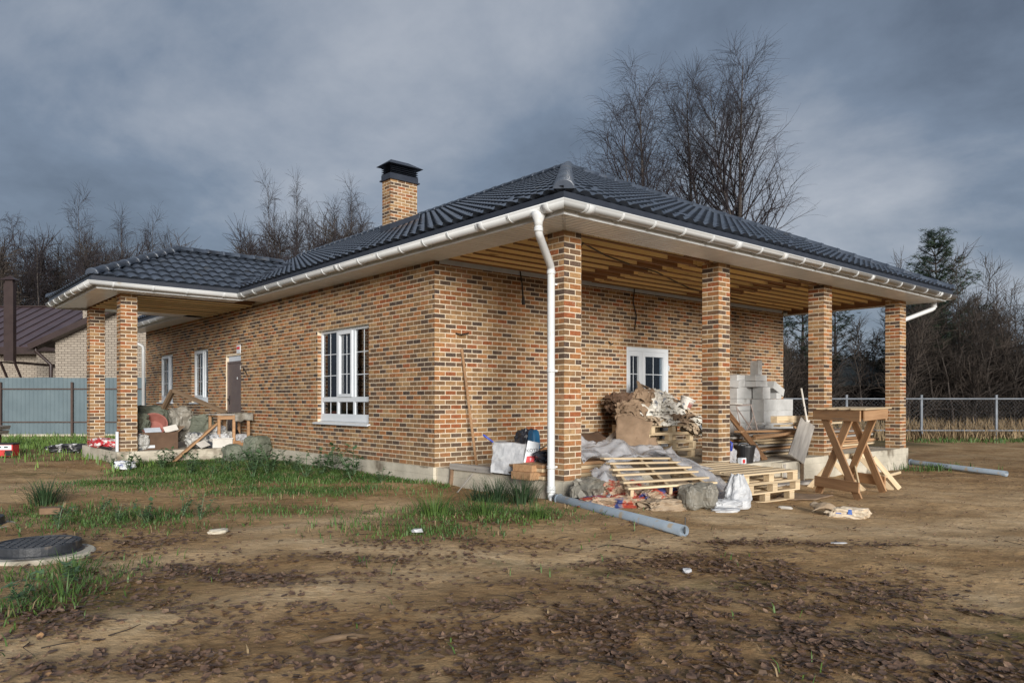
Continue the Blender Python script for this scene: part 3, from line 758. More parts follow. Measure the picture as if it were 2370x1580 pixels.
# plinth and slabs
def plinth(x0, y0, x1, y1, zt=SLAB, zb=-0.6, seed=1):
    bb = MB(); rr = random.Random(seed); hts = [zb, zt - 0.24, zt - 0.115, zt]
    for i in range(3):
        e_ = rr.uniform(0.0, 0.006) if i < 2 else 0.003
        bb.box((x0 - e_, y0 - e_, hts[i] + (0.002 if i else 0)), (x1 + e_, y1 + e_, hts[i + 1]), M['concrete'])
    bb.box((x0 + 0.012, y0 + 0.012, zb), (x1 - 0.012, y1 - 0.012, zt - 0.004), M['concrete'])
    return bb.build('plinth', house)
plinth(AK - 0.015, BK + 0.02, AR + 0.1, BF + 0.01, SLAB - 0.003, seed=2)
plinth(-0.045, -0.03, 10.36, BK + 0.012, seed=3)
plinth(-2.90, 9.57, AK - 0.03, 12.76, SLAB - 0.001, seed=4)
bb = MB()
vv = [(4.90, -0.20, -0.5), (5.62, -0.20, -0.5), (5.62, -0.035, -0.5), (4.98, -0.035, -0.5), (4.86, -0.20, 0.225), (5.60, -0.20, 0.225), (5.60, -0.035, 0.225), (4.80, -0.035, 0.225)]
bb.add(vv, [(0, 3, 2, 1), (4, 5, 6, 7), (0, 1, 5, 4), (1, 2, 6, 5), (2, 3, 7, 6), (3, 0, 4, 7)], M['concrete']); sb_ = bb.build('step_block', house); piece('contrast_strip', sb_, (0.11, 0.014, 0.44), (5.50, -0.208, -0.01), M['dark_old_wood']); piece('contrast_strip', sb_, (0.06, 0.014, 0.40), (4.93, -0.208, 0.0), M['grey_wood'])  # strips added for contrast, giving the step a dark stripe and dark side
# mud run down the plinth, by the left corner
bb = MB(); bb.tube([(-0.055, 2.30, 0.25), (-0.058, 2.31, 0.12), (-0.065, 2.33, -0.02), (-0.09, 2.36, -0.10)], [0.035, 0.034, 0.036, 0.055], 7, M['mud']); bb.build('mud_streak', house, smooth=True)

# ------------------------------------------------------------------ windows and doors
def place(o, wall, s, z):
    if wall == 'left': o.location = (AK, s, z); o.rotation_euler = (0, 0, -PI / 2)
    else: o.location = (s, BK, z); o.rotation_euler = (0, 0, 0)
W_, D0, D1 = M['white_pvc'], 0.075, 0.145
def bar(b_, x0, x1, z0, z1, y0=D0, y1=D1): b_.box((x0, y0, z0), (x1, y1, z1), W_)
def pane(parent, x0, x1, z0, z1, y=0.105):
    b_ = MB(); b_.box((x0, y, z0), (x1, y + 0.012, z1), M['glass']); return b_.build('pane', parent)
def muntins(parent, x0, x1, z0, z1, nxs, nzs):
    b_ = MB()
    for k in range(1, nxs): x = x0 + (x1 - x0) * k / nxs; b_.box((x - 0.008, 0.099, z0), (x + 0.008, 0.1035, z1), W_)
    for k in range(1, nzs): z = z0 + (z1 - z0) * k / nzs; b_.box((x0, 0.0985, z - 0.007), (x1, 0.1030, z + 0.007), W_)
    return b_.build('glazing_bars', parent)
def big_window():
    w, h = 1.95, 1.72
    b_ = MB(); f = 0.055; x1, x2, zt = 0.665, 1.285, 0.42
    bar(b_, 0, f, 0.10, h); bar(b_, w - f, w, 0.10, h); bar(b_, f, w - f, h - f, h); bar(b_, f, w - f, 0.10, 0.15)
    bar(b_, 0, w, 0.015, 0.099, 0.06, 0.15)
    bar(b_, f, w - f, zt - 0.045, zt + 0.045, D0 + 0.002)
    bar(b_, x1 - 0.04, x1 + 0.04, zt + 0.045, h - f, D0 + 0.002); bar(b_, x2 - 0.04, x2 + 0.04, zt + 0.045, h - f, D0 + 0.002)
    bar(b_, x1 - 0.03, x1 + 0.03, 0.15, zt - 0.045, D0 + 0.002); bar(b_, x2 - 0.03, x2 + 0.03, 0.15, zt - 0.045, D0 + 0.002)
    o = b_.build('window', house); place(o, 'left', 6.64, 0.86)
    z0 = zt + 0.045; z1 = h - f
    for xa, xb in ((f, x1 - 0.04), (x2 + 0.04, w - f)):
        pane(o, xa, xb, z0, z1); muntins(o, xa, xb, z0, z1, 2, 3)
    s_ = MB(); g = 0.055; xa, xb = x1 + 0.04, x2 - 0.04
    bar(s_, xa, xa + g, z0, z1, D0 - 0.022); bar(s_, xb - g, xb, z0, z1, D0 - 0.022); bar(s_, xa + g, xb - g, z1 - g, z1, D0 - 0.022); bar(s_, xa + g, xb - g, z0, z0 + g, D0 - 0.022)
    s_.build('sash', o); pane(o, xa + g, xb - g, z0 + g, z1 - g); muntins(o, xa + g, xb - g, z0 + g, z1 - g, 2, 3)
    for xa, xb in ((f, x1 - 0.03), (x1 + 0.03, x2 - 0.03), (x2 + 0.03, w - f)):
        pane(o, xa, xb, 0.15, zt - 0.045); muntins(o, xa, xb, 0.15, zt - 0.045, 2, 1)
    s_ = MB(); s_.add([(-0.06, -0.075, -0.02), (w + 0.06, -0.075, -0.02), (w + 0.06, 0.08, 0.013), (-0.06, 0.08, 0.013), (-0.06, -0.075, -0.045), (w + 0.06, -0.075, -0.045), (w + 0.06, -0.068, -0.045), (-0.06, -0.068, -0.045), (-0.06, 0.08, 0.008), (w + 0.06, 0.08, 0.008)],
           [(0, 1, 2, 3), (4, 5, 1, 0), (4, 7, 6, 5), (7, 8, 9, 6), (8, 3, 2, 9), (0, 3, 8, 7), (0, 7, 4), (1, 6, 9), (1, 9, 2), (1, 5, 6)], W_)
    s_.build('window_sill', o)
    return o
def small_window(s, w, h, z):
    b_ = MB(); f = 0.06; xm = w * 0.60
    bar(b_, 0, f, 0.08, h); bar(b_, w - f, w, 0.08, h); bar(b_, f, w - f, h - f, h); bar(b_, f, w - f, 0.08, 0.15); bar(b_, 0, w, 0.015, 0.079, 0.06, 0.15)
    bar(b_, xm - 0.04, xm + 0.04, 0.15, h - f, D0 + 0.002)
    o = b_.build('window', house); place(o, 'left', s, z)
    z0, z1 = 0.15, h - f; s_ = MB(); g = 0.05; xa, xb = f, xm - 0.04
    bar(s_, xa, xa + g, z0, z1, D0 - 0.02); bar(s_, xb - g, xb, z0, z1, D0 - 0.02); bar(s_, xa + g, xb - g, z1 - g, z1, D0 - 0.02); bar(s_, xa + g, xb - g, z0, z0 + g, D0 - 0.02)
    s_.build('sash', o); pane(o, xa + g, xb - g, z0 + g, z1 - g); muntins(o, xa + g, xb - g, z0 + g, z1 - g, 2, 3)
    pane(o, xm + 0.04, w - f, z0, z1); muntins(o, xm + 0.04, w - f, z0, z1, 2, 3)
    s_ = MB(); s_.box((-0.05, -0.06, -0.025), (w + 0.05, 0.08, 0.012), W_); s_.build('window_sill', o)
    return o
big_window()
small_window(14.05, 1.29, 1.40, 1.20); small_window(17.03, 1.34, 1.40, 1.20)
# teal tubes standing inside the big window
for k_, (bb0, tilt_) in enumerate(((6.25, 0.16), (6.05, 0.10), (4.95, 0.05))):
    b_ = MB(); b_.tube([(0.45 + 0.1 * k_, bb0, 0.27), (0.35 + 0.1 * k_, bb0 + tilt_, 2.3)], 0.035, 8, M['teal']); o = b_.build('teal_tube')
    o.location = hp(0, 0, 0); o.rotation_euler = (0, 0, TH)
    tag(o, ['tilted teal tube standing inside the left light of the large three-part window', 'upright teal tube behind the left light of the large window, nearer the middle light', 'teal tube behind the right light of the large three-part window'][k_], 'tube')
# steel entrance door
b_ = MB(); w, h = 0.97, 2.08
b_.box((0, 0.03, 0), (0.05, 0.12, h - 0.13), M['door_brown']); b_.box((w - 0.05, 0.03, 0), (w, 0.12, h - 0.13), M['door_brown']); b_.box((0.05, 0.03, h - 0.18), (w - 0.05, 0.12, h - 0.13), M['door_brown'])
b_.box((0.10, 0.035, h - 0.128), (w - 0.02, 0.10, h), M['membrane'])
door = b_.build('door', house); place(door, 'left', 11.51, SLAB)
b_ = MB(); b_.box((0.052, 0.045, 0.012), (w - 0.052, 0.095, h - 0.182), M['door_brown']); leaf_ = b_.build('door_leaf', door)
b_ = MB(); b_.box((0.09, 0.036, 0.92), (0.125, 0.044, 1.14), M['black']); b_.tube([(0.107, 0.036, 1.05), (0.107, -0.01, 1.05), (0.21, -0.012, 1.045)], 0.011, 8, M['black']); b_.build('handle', door, smooth=True)
b_ = MB(); b_.box((0.60, 0.040, 1.52), (0.635, 0.0445, 1.57), M['white_pvc']); b_.build('paper_note', door)
b_ = MB(); b_.box((0.80, 0.040, 1.74), (0.86, 0.0445, 1.84), M['paleplastic']); b_.build('paper_note', door)
b_ = MB(); b_.box((-0.004, -0.09, 0), (0.012, 0.13, 0.19), M['white_pvc']); b_.box((-0.0075, -0.07, 0.09), (-0.0045, 0.11, 0.15), M['ink_red']); o = b_.build('number_plate', house); o.location = (AK - 0.016, 10.64, 2.36)
# glazed porch door
b_ = MB(); w, h = 1.29, 2.045; xm = 0.46; f = 0.07
bar(b_, 0, f, 0, h, 0.01, 0.10); bar(b_, w - f, w, 0, h, 0.01, 0.10); bar(b_, f, w - f, h - f, h, 0.01, 0.10); bar(b_, f, w - f, 0, 0.05, 0.01, 0.10)
pd = b_.build('door', house); place(pd, 'porch', 4.35, SLAB)
for xa, xb, nz_ in ((f + 0.004, xm - 0.004, 5), (xm + 0.004, w - f - 0.004, 5)):
    g = 0.095; s_ = MB(); z0, z1 = 0.055, h - f - 0.004
    bar(s_, xa, xa + g * (0.35 if xa < 0.1 else 1), z0, z1, 0.0, 0.08); bar(s_, xb - g, xb, z0, z1, 0.0, 0.08)
    xl = xa + g * (0.35 if xa < 0.1 else 1)
    bar(s_, xl, xb - g, z1 - g, z1, 0.0, 0.08); bar(s_, xl, xb - g, z0, z0 + g, 0.0, 0.08)
    lf = s_.build('door_leaf', pd)
    pane(pd, xl, xb - g, z0 + g, z1 - g, 0.04)
    mb_ = MB(); x = (xl + xb - g) / 2
    mb_.box((x - 0.008, 0.032, z0 + g), (x + 0.008, 0.0365, z1 - g), W_)
    for k in range(1, nz_): z = z0 + g + (z1 - z0 - 2 * g) * k / nz_; mb_.box((xl, 0.0315, z - 0.007), (xb - g, 0.036, z + 0.007), W_)
    mb_.build('glazing_bars', pd)
for z in (0.35, 1.05, 1.62):
    s_ = MB(); s_.tube([(w - 0.005, -0.008, z), (w - 0.005, -0.008, z + 0.11)], 0.013, 8, W_); s_.build('hinge', pd)

# ------------------------------------------------------------------ eaves: gutters, fascia, soffit
EG = 0.69
PATH = [(10.97, 8.0), (10.97, -EG), (-EG, -EG), (-EG, 9.03), (-3.45, 9.03), (-3.45, 13.39), (-EG, 13.39), (-EG, 18.95)]
def offset_path(d_):
    """the eave line moved outwards by d_"""
    o = []; n_ = len(PATH)
    for i in range(n_):
        p_ = Vector(PATH[i]); ns_ = []
        if i > 0:
            t_ = (p_ - Vector(PATH[i - 1])).normalized(); ns_.append(Vector((-t_.y, t_.x)))
        if i < n_ - 1:
            t_ = (Vector(PATH[i + 1]) - p_).normalized(); ns_.append(Vector((-t_.y, t_.x)))
        if len(ns_) == 1: o.append(p_ + ns_[0] * d_)
        else:
            m_ = (ns_[0] + ns_[1]); o.append(p_ + m_ * (d_ / (1 + ns_[0].dot(ns_[1]))))
    return o
def sweep(name, prof, material, segs, smooth=False, closed=True):
    res = []
    rails = [offset_path(t_) for t_, z in prof]
    for i in segs:
        bb = MB(); vv = []; k = len(prof)
        for e_ in (i, i + 1):
            for j in range(k): vv.append((rails[j][e_].x, rails[j][e_].y, prof[j][1]))
        ff = [(j, (j + 1) % k, k + (j + 1) % k, k + j) for j in range(k if closed else k - 1)]
        if closed: ff += [tuple(range(k))[::-1], tuple(range(k, 2 * k))]
        bb.add(vv, ff, material); o = bb.build(name, house, smooth=smooth); res.append(o)
    return res
GZ = 3.488
prof = []
for k in range(11): an = PI + PI * k / 10; prof.append((-0.075 * math.cos(an) * -1, GZ + 0.075 * math.sin(an)))
prof = [(-p_[0] * -1, p_[1]) for p_ in prof]
bead = [(0.083, GZ + 0.006), (0.081, GZ + 0.013), (0.073, GZ + 0.012)]
inner = []
for k in range(10, -1, -1): an = PI + PI * k / 10; inner.append((0.069 * math.cos(an), GZ + 0.069 * math.sin(an)))
gprof = prof + bead + inner
gut = sweep('gutter', gprof, M['white_gutter'], range(len(PATH) - 1), smooth=False)
for o in gut:
    for p_ in o.data.polygons: p_.use_smooth = len(p_.vertices) == 4
sweep('fascia', [(-0.095, SOFF - 0.012), (-0.095, GZ + 0.03), (-0.115, GZ + 0.03), (-0.115, SOFF - 0.012)], M['white_gutter'], range(len(PATH) - 1))
sweep('eaves_flashing', [(-0.006, 3.498), (0.010, 3.505), (0.016, 3.598), (-0.13, 3.635), (-0.13, 3.56)], M['dark_metal'], range(len(PATH) - 1))
# brackets
bb = MB(); vv = []; ff = []
ring = [PI + PI * k / 10 for k in range(11)]
for x in (-0.017, 0.017):
    for an in ring: vv.append((x, 0.0835 * math.cos(an), 0.0835 * math.sin(an)))
    for an in ring: vv.append((x, 0.0752 * math.cos(an), 0.0752 * math.sin(an)))
for k in range(10):
    ff += [(k, k + 1, 22 + k + 1, 22 + k), (k, 11 + k, 11 + k + 1, k + 1), (22 + k, 22 + k + 1, 33 + k + 1, 33 + k)]
bb.add(vv, ff, M['white_gutter'])
bb.box((-0.014, -0.092, -0.078), (0.014, -0.0765, 0.0), M['white_gutter'])
bracket_me = bb.mesh('gutter_bracket', smooth=False)
# gusset wedge behind the gutter, joined to every bracket
for i in range(len(PATH) - 1):
    p0, p1 = Vector(PATH[i]), Vector(PATH[i + 1]); d_ = p1 - p0; n_ = max(1, int(d_.length / 0.60)); ang = math.atan2(d_.y, d_.x)
    for k in range(n_):
        q = p0 + d_ * ((k + 0.5) / n_ + (rnd.uniform(-0.04, 0.04) / n_))
        link('gutter_bracket', bracket_me, gut[i], (q.x, q.y, GZ), (0, 0, ang))
# sleeves of the gutter joints
bb = MB(); vv = []; ff = []
for x in (-0.05, -0.045, 0.045, 0.05):
    r_ = 0.0845 if abs(x) < 0.047 else 0.0765
    for an in ring: vv.append((x, r_ * math.cos(an), r_ * math.sin(an)))
for j in range(3):
    for k in range(10): ff.append((j * 11 + k, j * 11 + k + 1, (j + 1) * 11 + k + 1, (j + 1) * 11 + k))
bb.add(vv, ff, M['white_gutter']); sleeve_me = bb.mesh('gutter_joint', smooth=True)
for seg, q in ((1, (10.2, -EG)), (1, (7.0, -EG)), (1, (4.0, -EG)), (1, (2.75, -EG)), (1, (-0.30, -EG)), (2, (-EG, -0.45)), (2, (-EG, 0.75)), (2, (-EG, 4.6)), (4, (-3.45, 11.2))):
    link('gutter_joint', sleeve_me, gut[seg], (*q, GZ), (0, 0, 0 if seg in (1,) else PI / 2))

# soffit strips
SX = []
def strip(x0, y0, x1, y1, along):
    """one soffit board; along tells the direction of its length"""
    w_ = 0.088
    dims = (abs(x1 - x0), abs(y1 - y0))
    o = link('soffit_strip', box_mesh(round(dims[0], 3), round(dims[1], 3), 0.012, M['white_soffit'], 0.0035), house, ((x0 + x1) / 2, (y0 + y1) / 2, SOFF + 0.004))
    return o
E_ = 0.578
k = -E_ + 0.05
while k < 10.85:
    y1 = 0.0 if k > 0 else k
    if k > 10.3: y1 = -(k - 10.3)
    if y1 - (-E_) > 0.03: strip(k - 0.041, -E_, k + 0.041, y1, 'b')
    k += 0.1
k = -E_ + 0.05
while k < 9.15:
    if k < 0: xe = k - 0.003
    elif k < BK: xe = 0.0
    else: xe = AK - 0.008
    if xe + E_ > 0.03: strip(-E_, k - 0.041, xe, k + 0.041, 'a')
    k += 0.1
k = 9.15 + 0.0
while k < 18.9:
    if k > 13.2: strip(-E_, k - 0.041, AK - 0.008, k + 0.041, 'a')
    k += 0.1
k = 10.35
kk = -0.5
while kk < 4.0:
    xa = 10.32 if kk > 0 else 10.3 - kk + 0.003
    if 10.86 - xa > 0.03: strip(xa, kk - 0.041, 10.86, kk + 0.041, 'a')
    kk += 0.1
k = -3.33
while k < -0.62:
    y1 = 9.64 if k > -2.8 else 9.64 + (k + 2.82) * 1.0
    if y1 - 9.145 > 0.04: strip(k - 0.041, 9.145, k + 0.041, y1, 'b')
    k += 0.1
k = 9.2
while k < 13.25:
    xe = -2.82 if 9.64 < k < 12.7 else (-2.82 - max(9.64 - k, k - 12.7) )
    if xe + 3.335 > 0.04: strip(-3.335, k - 0.041, xe, k + 0.041, 'a')
    k += 0.1
bb = MB(); bb.box((-2.6, 12.70, SOFF), (-0.6, 13.27, SOFF + 0.012), M['white_soffit']); bb.build('soffit_panel', house)
# mitre trim on the corner of the soffit
bb = MB(); o = beam('soffit_trim', house, (-0.57, -0.57, SOFF - 0.003), (-0.02, -0.02, SOFF - 0.003), 0.03, 0.008, M['white_gutter'])

# porch ceiling: joists, boards above, boards imitating the column shadows, beams
k = 0.12; n_ = 0
while k < 2.62:
    L_ = 10.10
    piece('joist', house, (3.30, 0.045, 0.18), (1.70, k, SOFF + 0.10), M['joist'])
    piece('joist', house, (3.40, 0.045, 0.18), (4.95, k + 0.048, SOFF + 0.10), M['joist'])
    piece('joist', house, (3.55, 0.045, 0.18), (8.30, k, SOFF + 0.10), M['joist'])
    for a0 in (2.95, 6.30):
        pass
    for a0, l0, d0 in ((1.70, 3.30, 0), (4.95, 3.40, 0.048), (8.30, 3.55, 0)): piece('batten', house, (l0, 0.05, 0.016), (a0, k + d0, SOFF + 0.0015), M['brown_wood'], bevel=0.002)  # brown strips added to imitate thin dark shadow lines between the joists
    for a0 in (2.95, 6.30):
        piece('shadow_board', house, (0.62, 0.022, 0.15), (a0 - 0.05, k - 0.036, SOFF + 0.10 - 0.02), M['brown_wood'])  # brown boards added to imitate the columns' stepped shadow across the joists
    k += 0.30; n_ += 1
k = 0.05
while k < 10.2:
    piece('ceiling_board', house, (0.145, 2.62, 0.024), (k + 0.07, 1.36, SOFF + 0.20), M['joist'])
    k += 0.152
beam('porch_beam', house, (-0.0, 0.02, SOFF + 0.10), (10.32, 0.02, SOFF + 0.10), 0.04, 0.18, M['brown_wood'])
beam('porch_beam', house, (10.28, 0.05, SOFF + 0.06), (10.28, 2.70, SOFF + 0.06), 0.06, 0.22, M['brown_wood'])
beam('porch_beam', house, (0.02, 0.30, SOFF + 0.10), (0.02, 2.70, SOFF + 0.10), 0.04, 0.18, M['joist'])
bb = MB(); bb.box((0.0, BK - 0.012, SOFF - 0.045), (10.0, BK - 0.008, SOFF + 0.10), M['membrane']); bb.build('membrane_strip', house)
k = 9.80
while k < 12.6:
    piece('joist', house, (2.66, 0.05, 0.13), (-1.45, k, SOFF + 0.06), M['brown_wood']); piece('batten', house, (2.66, 0.07, 0.024), (-1.45, k, SOFF - 0.019), M['joist'], bevel=0.002); k += 0.36  # dark joists and added pale strips imitate shaded sides and bright lower edges
bb = MB(); bb.box((-2.78, 9.68, SOFF + 0.17), (-0.1, 12.66, SOFF + 0.19), M['brown_wood']); bb.build('ceiling_board', house)
beam('porch_beam', house, (-2.80, 9.70, SOFF + 0.09), (-0.1, 9.70, SOFF + 0.09), 0.05, 0.12, M['brown_wood'])
beam('porch_beam', house, (-2.80, 12.60, SOFF + 0.05), (-0.1, 12.60, SOFF + 0.05), 0.05, 0.12, M['joist'])
beam('porch_beam', house, (-2.72, 9.9, SOFF + 0.05), (-2.72, 12.4, SOFF + 0.05), 0.05, 0.12, M['brown_wood'])

# loose cables under the porch ceiling and on the walls
for pts in ([(0.55, 0.25, 3.27), (0.66, 0.32, 3.37), (0.9, 0.5, 3.41), (1.6, 0.75, 3.38), (2.4, 1.0, 3.39), (3.3, 1.2, 3.40), (5.2, 1.9, 3.39), (8.2, 2.3, 3.39)],
            [(1.62, BK - 0.03, 3.41), (1.66, BK - 0.035, 3.2), (1.69, BK - 0.03, 2.95)], [(4.55, BK - 0.03, 3.42), (4.5, BK - 0.035, 3.15), (4.6, BK - 0.03, 2.9), (4.55, BK - 0.03, 2.6)],
            [(3.82, BK - 0.02, 2.36), (3.85, BK - 0.06, 2.30), (3.92, BK - 0.04, 2.32)], [(0.30, BK - 0.02, 2.30), (0.36, BK - 0.07, 2.28), (0.52, BK - 0.06, 2.31)],
            [(AK - 0.02, 10.35, 1.95), (AK - 0.07, 10.2, 2.0), (AK - 0.05, 10.0, 1.82)]):
    bb = MB(); bb.tube(pts, 0.011, 6, M['cable']); bb.build('cable', house, smooth=True)
bb = MB(); bb.tube([(1.69, BK - 0.03, 2.99), (1.70, BK - 0.03, 2.86)], [0.018, 0.028], 8, M['cable']); bb.build('cable_end', house)

# downpipes
def pipe(name, pts, r_, material, parent, clamps=(), n=14):
    """pipe with rounded bends"""
    P = [Vector(p_) for p_ in pts]; out_ = [P[0]]
    for i in range(1, len(P) - 1):
        a_ = (P[i - 1] - P[i]).normalized(); c_ = (P[i + 1] - P[i]).normalized(); w_ = 0.055
        for t_ in (0.0, 0.5, 1.0):
            s_ = P[i] + a_ * w_ * (1 - t_) ** 2 + c_ * w_ * t_ ** 2
            out_.append(s_)
    out_.append(P[-1])
    bb = MB(); bb.tube(out_, r_, n, material); o = bb.build(name, parent, smooth=True)
    for (p_, ax) in clamps:
        cb_ = MB(); p_ = Vector(p_); ax = Vector(ax)
        cb_.tube([p_ - ax * 0.022, p_ + ax * 0.022], r_ + 0.006, n, material); cb_.tube([p_ - ax * 0.016, p_ - ax * 0.010], r_ + 0.010, n, material); cb_.tube([p_ + ax * 0.010, p_ + ax * 0.016], r_ + 0.010, n, material)
        cb_.build('pipe_clamp', o, smooth=True)
    return o
Zv = (0, 0, 1)
dp = pipe('downpipe', [(-EG, -0.27, 3.40), (-EG, -0.27, 3.20), (-0.105, 0.13, 2.93), (-0.105, 0.13, 0.03), (-0.16, 0.02, 0.015)], 0.048, M['white_gutter'], house,
          [((-EG, -0.27, 3.24), Zv), ((-0.105, 0.13, 2.86), Zv), ((-0.105, 0.13, 1.63), Zv), ((-0.105, 0.13, 0.42), Zv), ((-0.105, 0.13, 0.12), Zv), ((-0.105, 0.13, 0.16), Zv)])
bb = MB(); bb.tube([(-EG, -0.27, 3.44), (-EG, -0.27, 3.40), (-EG, -0.27, 3.33), (-EG, -0.27, 3.28)], [0.085, 0.082, 0.052, 0.05], 14, M['white_gutter']); bb.build('gutter_outlet', house, smooth=True)
for z in (2.72, 1.63, 0.42):
    bb = MB(); bb.box((-0.06, 0.118, z - 0.012), (0.0, 0.142, z + 0.012), M['white_gutter']); bb.build('pipe_bracket', house)
pipe('downpipe', [(10.97, -0.33, 3.42), (10.97, -0.33, 3.26), (10.38, 0.16, 2.97), (10.38, 0.16, 0.0)], 0.048, M['white_gutter'], house, [((10.97, -0.33, 3.30), Zv)])
pipe('downpipe', [(-EG, 18.7, 3.42), (-EG, 18.7, 3.25), (AK - 0.06, 18.48, 2.95), (AK - 0.06, 18.48, 0.0)], 0.05, M['white_gutter'], house)

# ------------------------------------------------------------------ roof
SL = 0.484; SA = math.atan(SL); ED = 0.69; EZ = 3.598
TW, TL = 0.22, 0.33
def zf(b_): return EZ + SL * (b_ + ED)
def zl(a_): return EZ + SL * (a_ + ED)
AC = (10.98 - ED) / 2          # centre line
RZ = EZ + SL * (AC + ED)
PC = 11.21; PB0 = 9.02; PA0 = -3.46
PRZ = EZ + SL * (PC - PB0)
roof = MB()
BKE = 18.98
roof.add([(-ED, -ED, EZ), (10.98, -ED, EZ), (AC, AC, RZ)], [(0, 1, 2)], M['tile'])
roof.add([(-ED, -ED, EZ), (AC, AC, RZ), (AC, BKE, RZ), (-ED, BKE, EZ)], [(0, 1, 2, 3)], M['tile'])
roof.add([(10.98, -ED, EZ), (10.98, BKE, EZ), (AC, BKE, RZ), (AC, AC, RZ)], [(0, 1, 2, 3)], M['tile'])
roof.add([(-ED, BKE, EZ), (AC, BKE, RZ), (10.98, BKE, EZ)], [(0, 1, 2)], M['tile'])
ph = PC - PB0; am = (PRZ - EZ) / SL - ED
roof.add([(PA0, PB0, EZ), (-ED, PB0, EZ), (am, PC, PRZ), (PA0 + ph, PC, PRZ)], [(0, 1, 2, 3)], M['tile'])
roof.add([(PA0, PB0, EZ), (PA0 + ph, PC, PRZ), (PA0, PC + ph, EZ)], [(0, 1, 2)], M['tile'])
roof.add([(PA0, PC + ph, EZ), (PA0 + ph, PC, PRZ), (am, PC, PRZ), (-ED, PC + ph, EZ)], [(0, 1, 2, 3)], M['tile'])
roof = roof.build('roof', house)
def tile_geo(flat=False):
    vv = []; ff = []; n_ = 8
    def prof_(t_):
        if flat: return 0.002
        return 0.036 * max(0.0, math.sin(PI * t_ / 0.80)) ** 0.55 if t_ < 0.80 else 0.0
    for i in range(n_ + 1):
        t_ = i / n_; z = prof_(t_); x = t_ * TW; w_ = 0.014 * math.sin(PI * min(1, t_ / 0.80))
        vv += [(x, 0.030 - w_, z * 0.7 - 0.010), (x, -0.022 - w_, z + 0.038), (x, -0.022 - w_, z + 0.038), (x, TL * 0.5, z + 0.020), (x, TL, z + 0.002)]
    for i in range(n_):
        o = i * 5
        for j in (0, 2, 3): ff.append((o + j, o + 5 + j, o + 6 + j, o + 1 + j))
    return vv, ff
TG, TGF = tile_geo(), tile_geo(True)
bb = MB(); bb.add(*TG, M['tile']); tile_me = bb.mesh('roof_tile')
for p_ in tile_me.polygons: p_.use_smooth = True
bb = MB(); bb.add(*TGF, M['tile']); tilef_me = bb.mesh('roof_tile')
cand = []; planes = []
def tile_plane(ox, oy, phi, length, rise_len, cuts, flats, skip=None):
    """cuts: list of (point, normal) vertical planes keeping the side the normal points away from"""
    nu = int(math.ceil(length / TW)); nv = int(math.ceil(rise_len / TL)); cx, sx = math.cos(phi), math.sin(phi)
    pid = len(planes); planes.append(cuts)
    for j in range(nv):
        for i in range(nu):
            pts = []
            for u_, v_ in ((0, 0), (1, 0), (1, 1), (0, 1)):
                x, y = (i + u_) * TW, (j + v_) * TL * math.cos(SA)
                pts.append((ox + cx * x - sx * y, oy + sx * x + cx * y))
            sd = [max((Vector(p_) - Vector(c_[0])).dot(Vector(c_[1])) for c_ in cuts) for p_ in pts]
            if min(sd) > 0.02: continue
            if skip and skip(sum(p_[0] for p_ in pts) / 4, sum(p_[1] for p_ in pts) / 4): continue
            z = EZ + j * TL * math.sin(SA)
            fl = (i * 7 + j * 3) % 23 == 5 and j in flats
            whole = max(sd) < -0.12
            mtx = Matrix.Translation((pts[0][0], pts[0][1], z)) @ Matrix.Rotation(phi, 4, 'Z') @ Matrix.Rotation(SA, 4, 'X')
            ar = px_area([hp(*(mtx @ Vector(q))) for q in ((0, 0, 0), (TW, 0, 0), (TW, TL, 0), (0, TL, 0))]) if whole else 0
            cand.append((ar, pid, mtx, (pts[0][0], pts[0][1], z), phi, fl))
r2 = math.sqrt(0.5)
tile_plane(-ED, -ED, 0.0, 10.98 + ED, (AC + ED) / math.cos(SA), [((-ED, -ED), (-r2, r2)), ((10.98, -ED), (r2, r2))], (1, 2, 3, 5))
def under_portico(a_, b_): return PB0 + 0.3 < b_ < 2 * PC - PB0 and EZ + SL * (min(b_ - PB0, 2 * PC - PB0 - b_)) > zl(a_) + 0.05
tile_plane(-ED, BKE, -PI / 2, BKE + ED, (AC + ED) / math.cos(SA), [((-ED, -ED), (r2, -r2)), ((0, BKE), (0, 1)), ((AC, 0), (1, 0))], (1, 2, 4), under_portico)
tile_plane(PA0, PB0, 0.0, am - PA0 + 0.2, (PC - PB0) / math.cos(SA), [((PA0, PB0), (-r2, r2)), ((-ED, PB0), (r2, -r2)), ((0, PC), (0, 1))], (1, 2, 4))
tile_plane(PA0, 2 * PC - PB0, -PI / 2, 2 * (PC - PB0), (PC - PB0) / math.cos(SA), [((PA0, PB0), (r2, -r2)), ((PA0, 2 * PC - PB0), (r2, r2))], ())
cand.sort(key=lambda t_: -t_[0])
mers = [bmesh.new() for _ in planes]
def bm_add(bm, geo_, mtx):
    vs2 = [bm.verts.new(mtx @ Vector(p_)) for p_ in geo_[0]]
    for f_ in geo_[1]: bm.faces.new([vs2[k] for k in f_])
for n_, (ar, pid, mtx, loc, phi, fl) in enumerate(cand):
    if n_ < 300 and ar > 0:
        link('roof_tile', tilef_me if fl else tile_me, roof, loc, (SA, 0, phi))
    else: bm_add(mers[pid], TGF if fl else TG, mtx)
for pid, bm in enumerate(mers):
    for (pt, nr) in planes[pid]:
        bmesh.ops.bisect_plane(bm, geom=bm.verts[:] + bm.edges[:] + bm.faces[:], plane_co=(pt[0], pt[1], 0), plane_no=(nr[0], nr[1], 0), clear_outer=True)
    me = bpy.data.meshes.new('roof_tiling'); bm.to_mesh(me); bm.free(); me.materials.append(M['tile'])
    me.polygons.foreach_set('use_smooth', [True] * len(me.polygons))
    tag(link('roof_tiling', me, roof), kind='stuff')
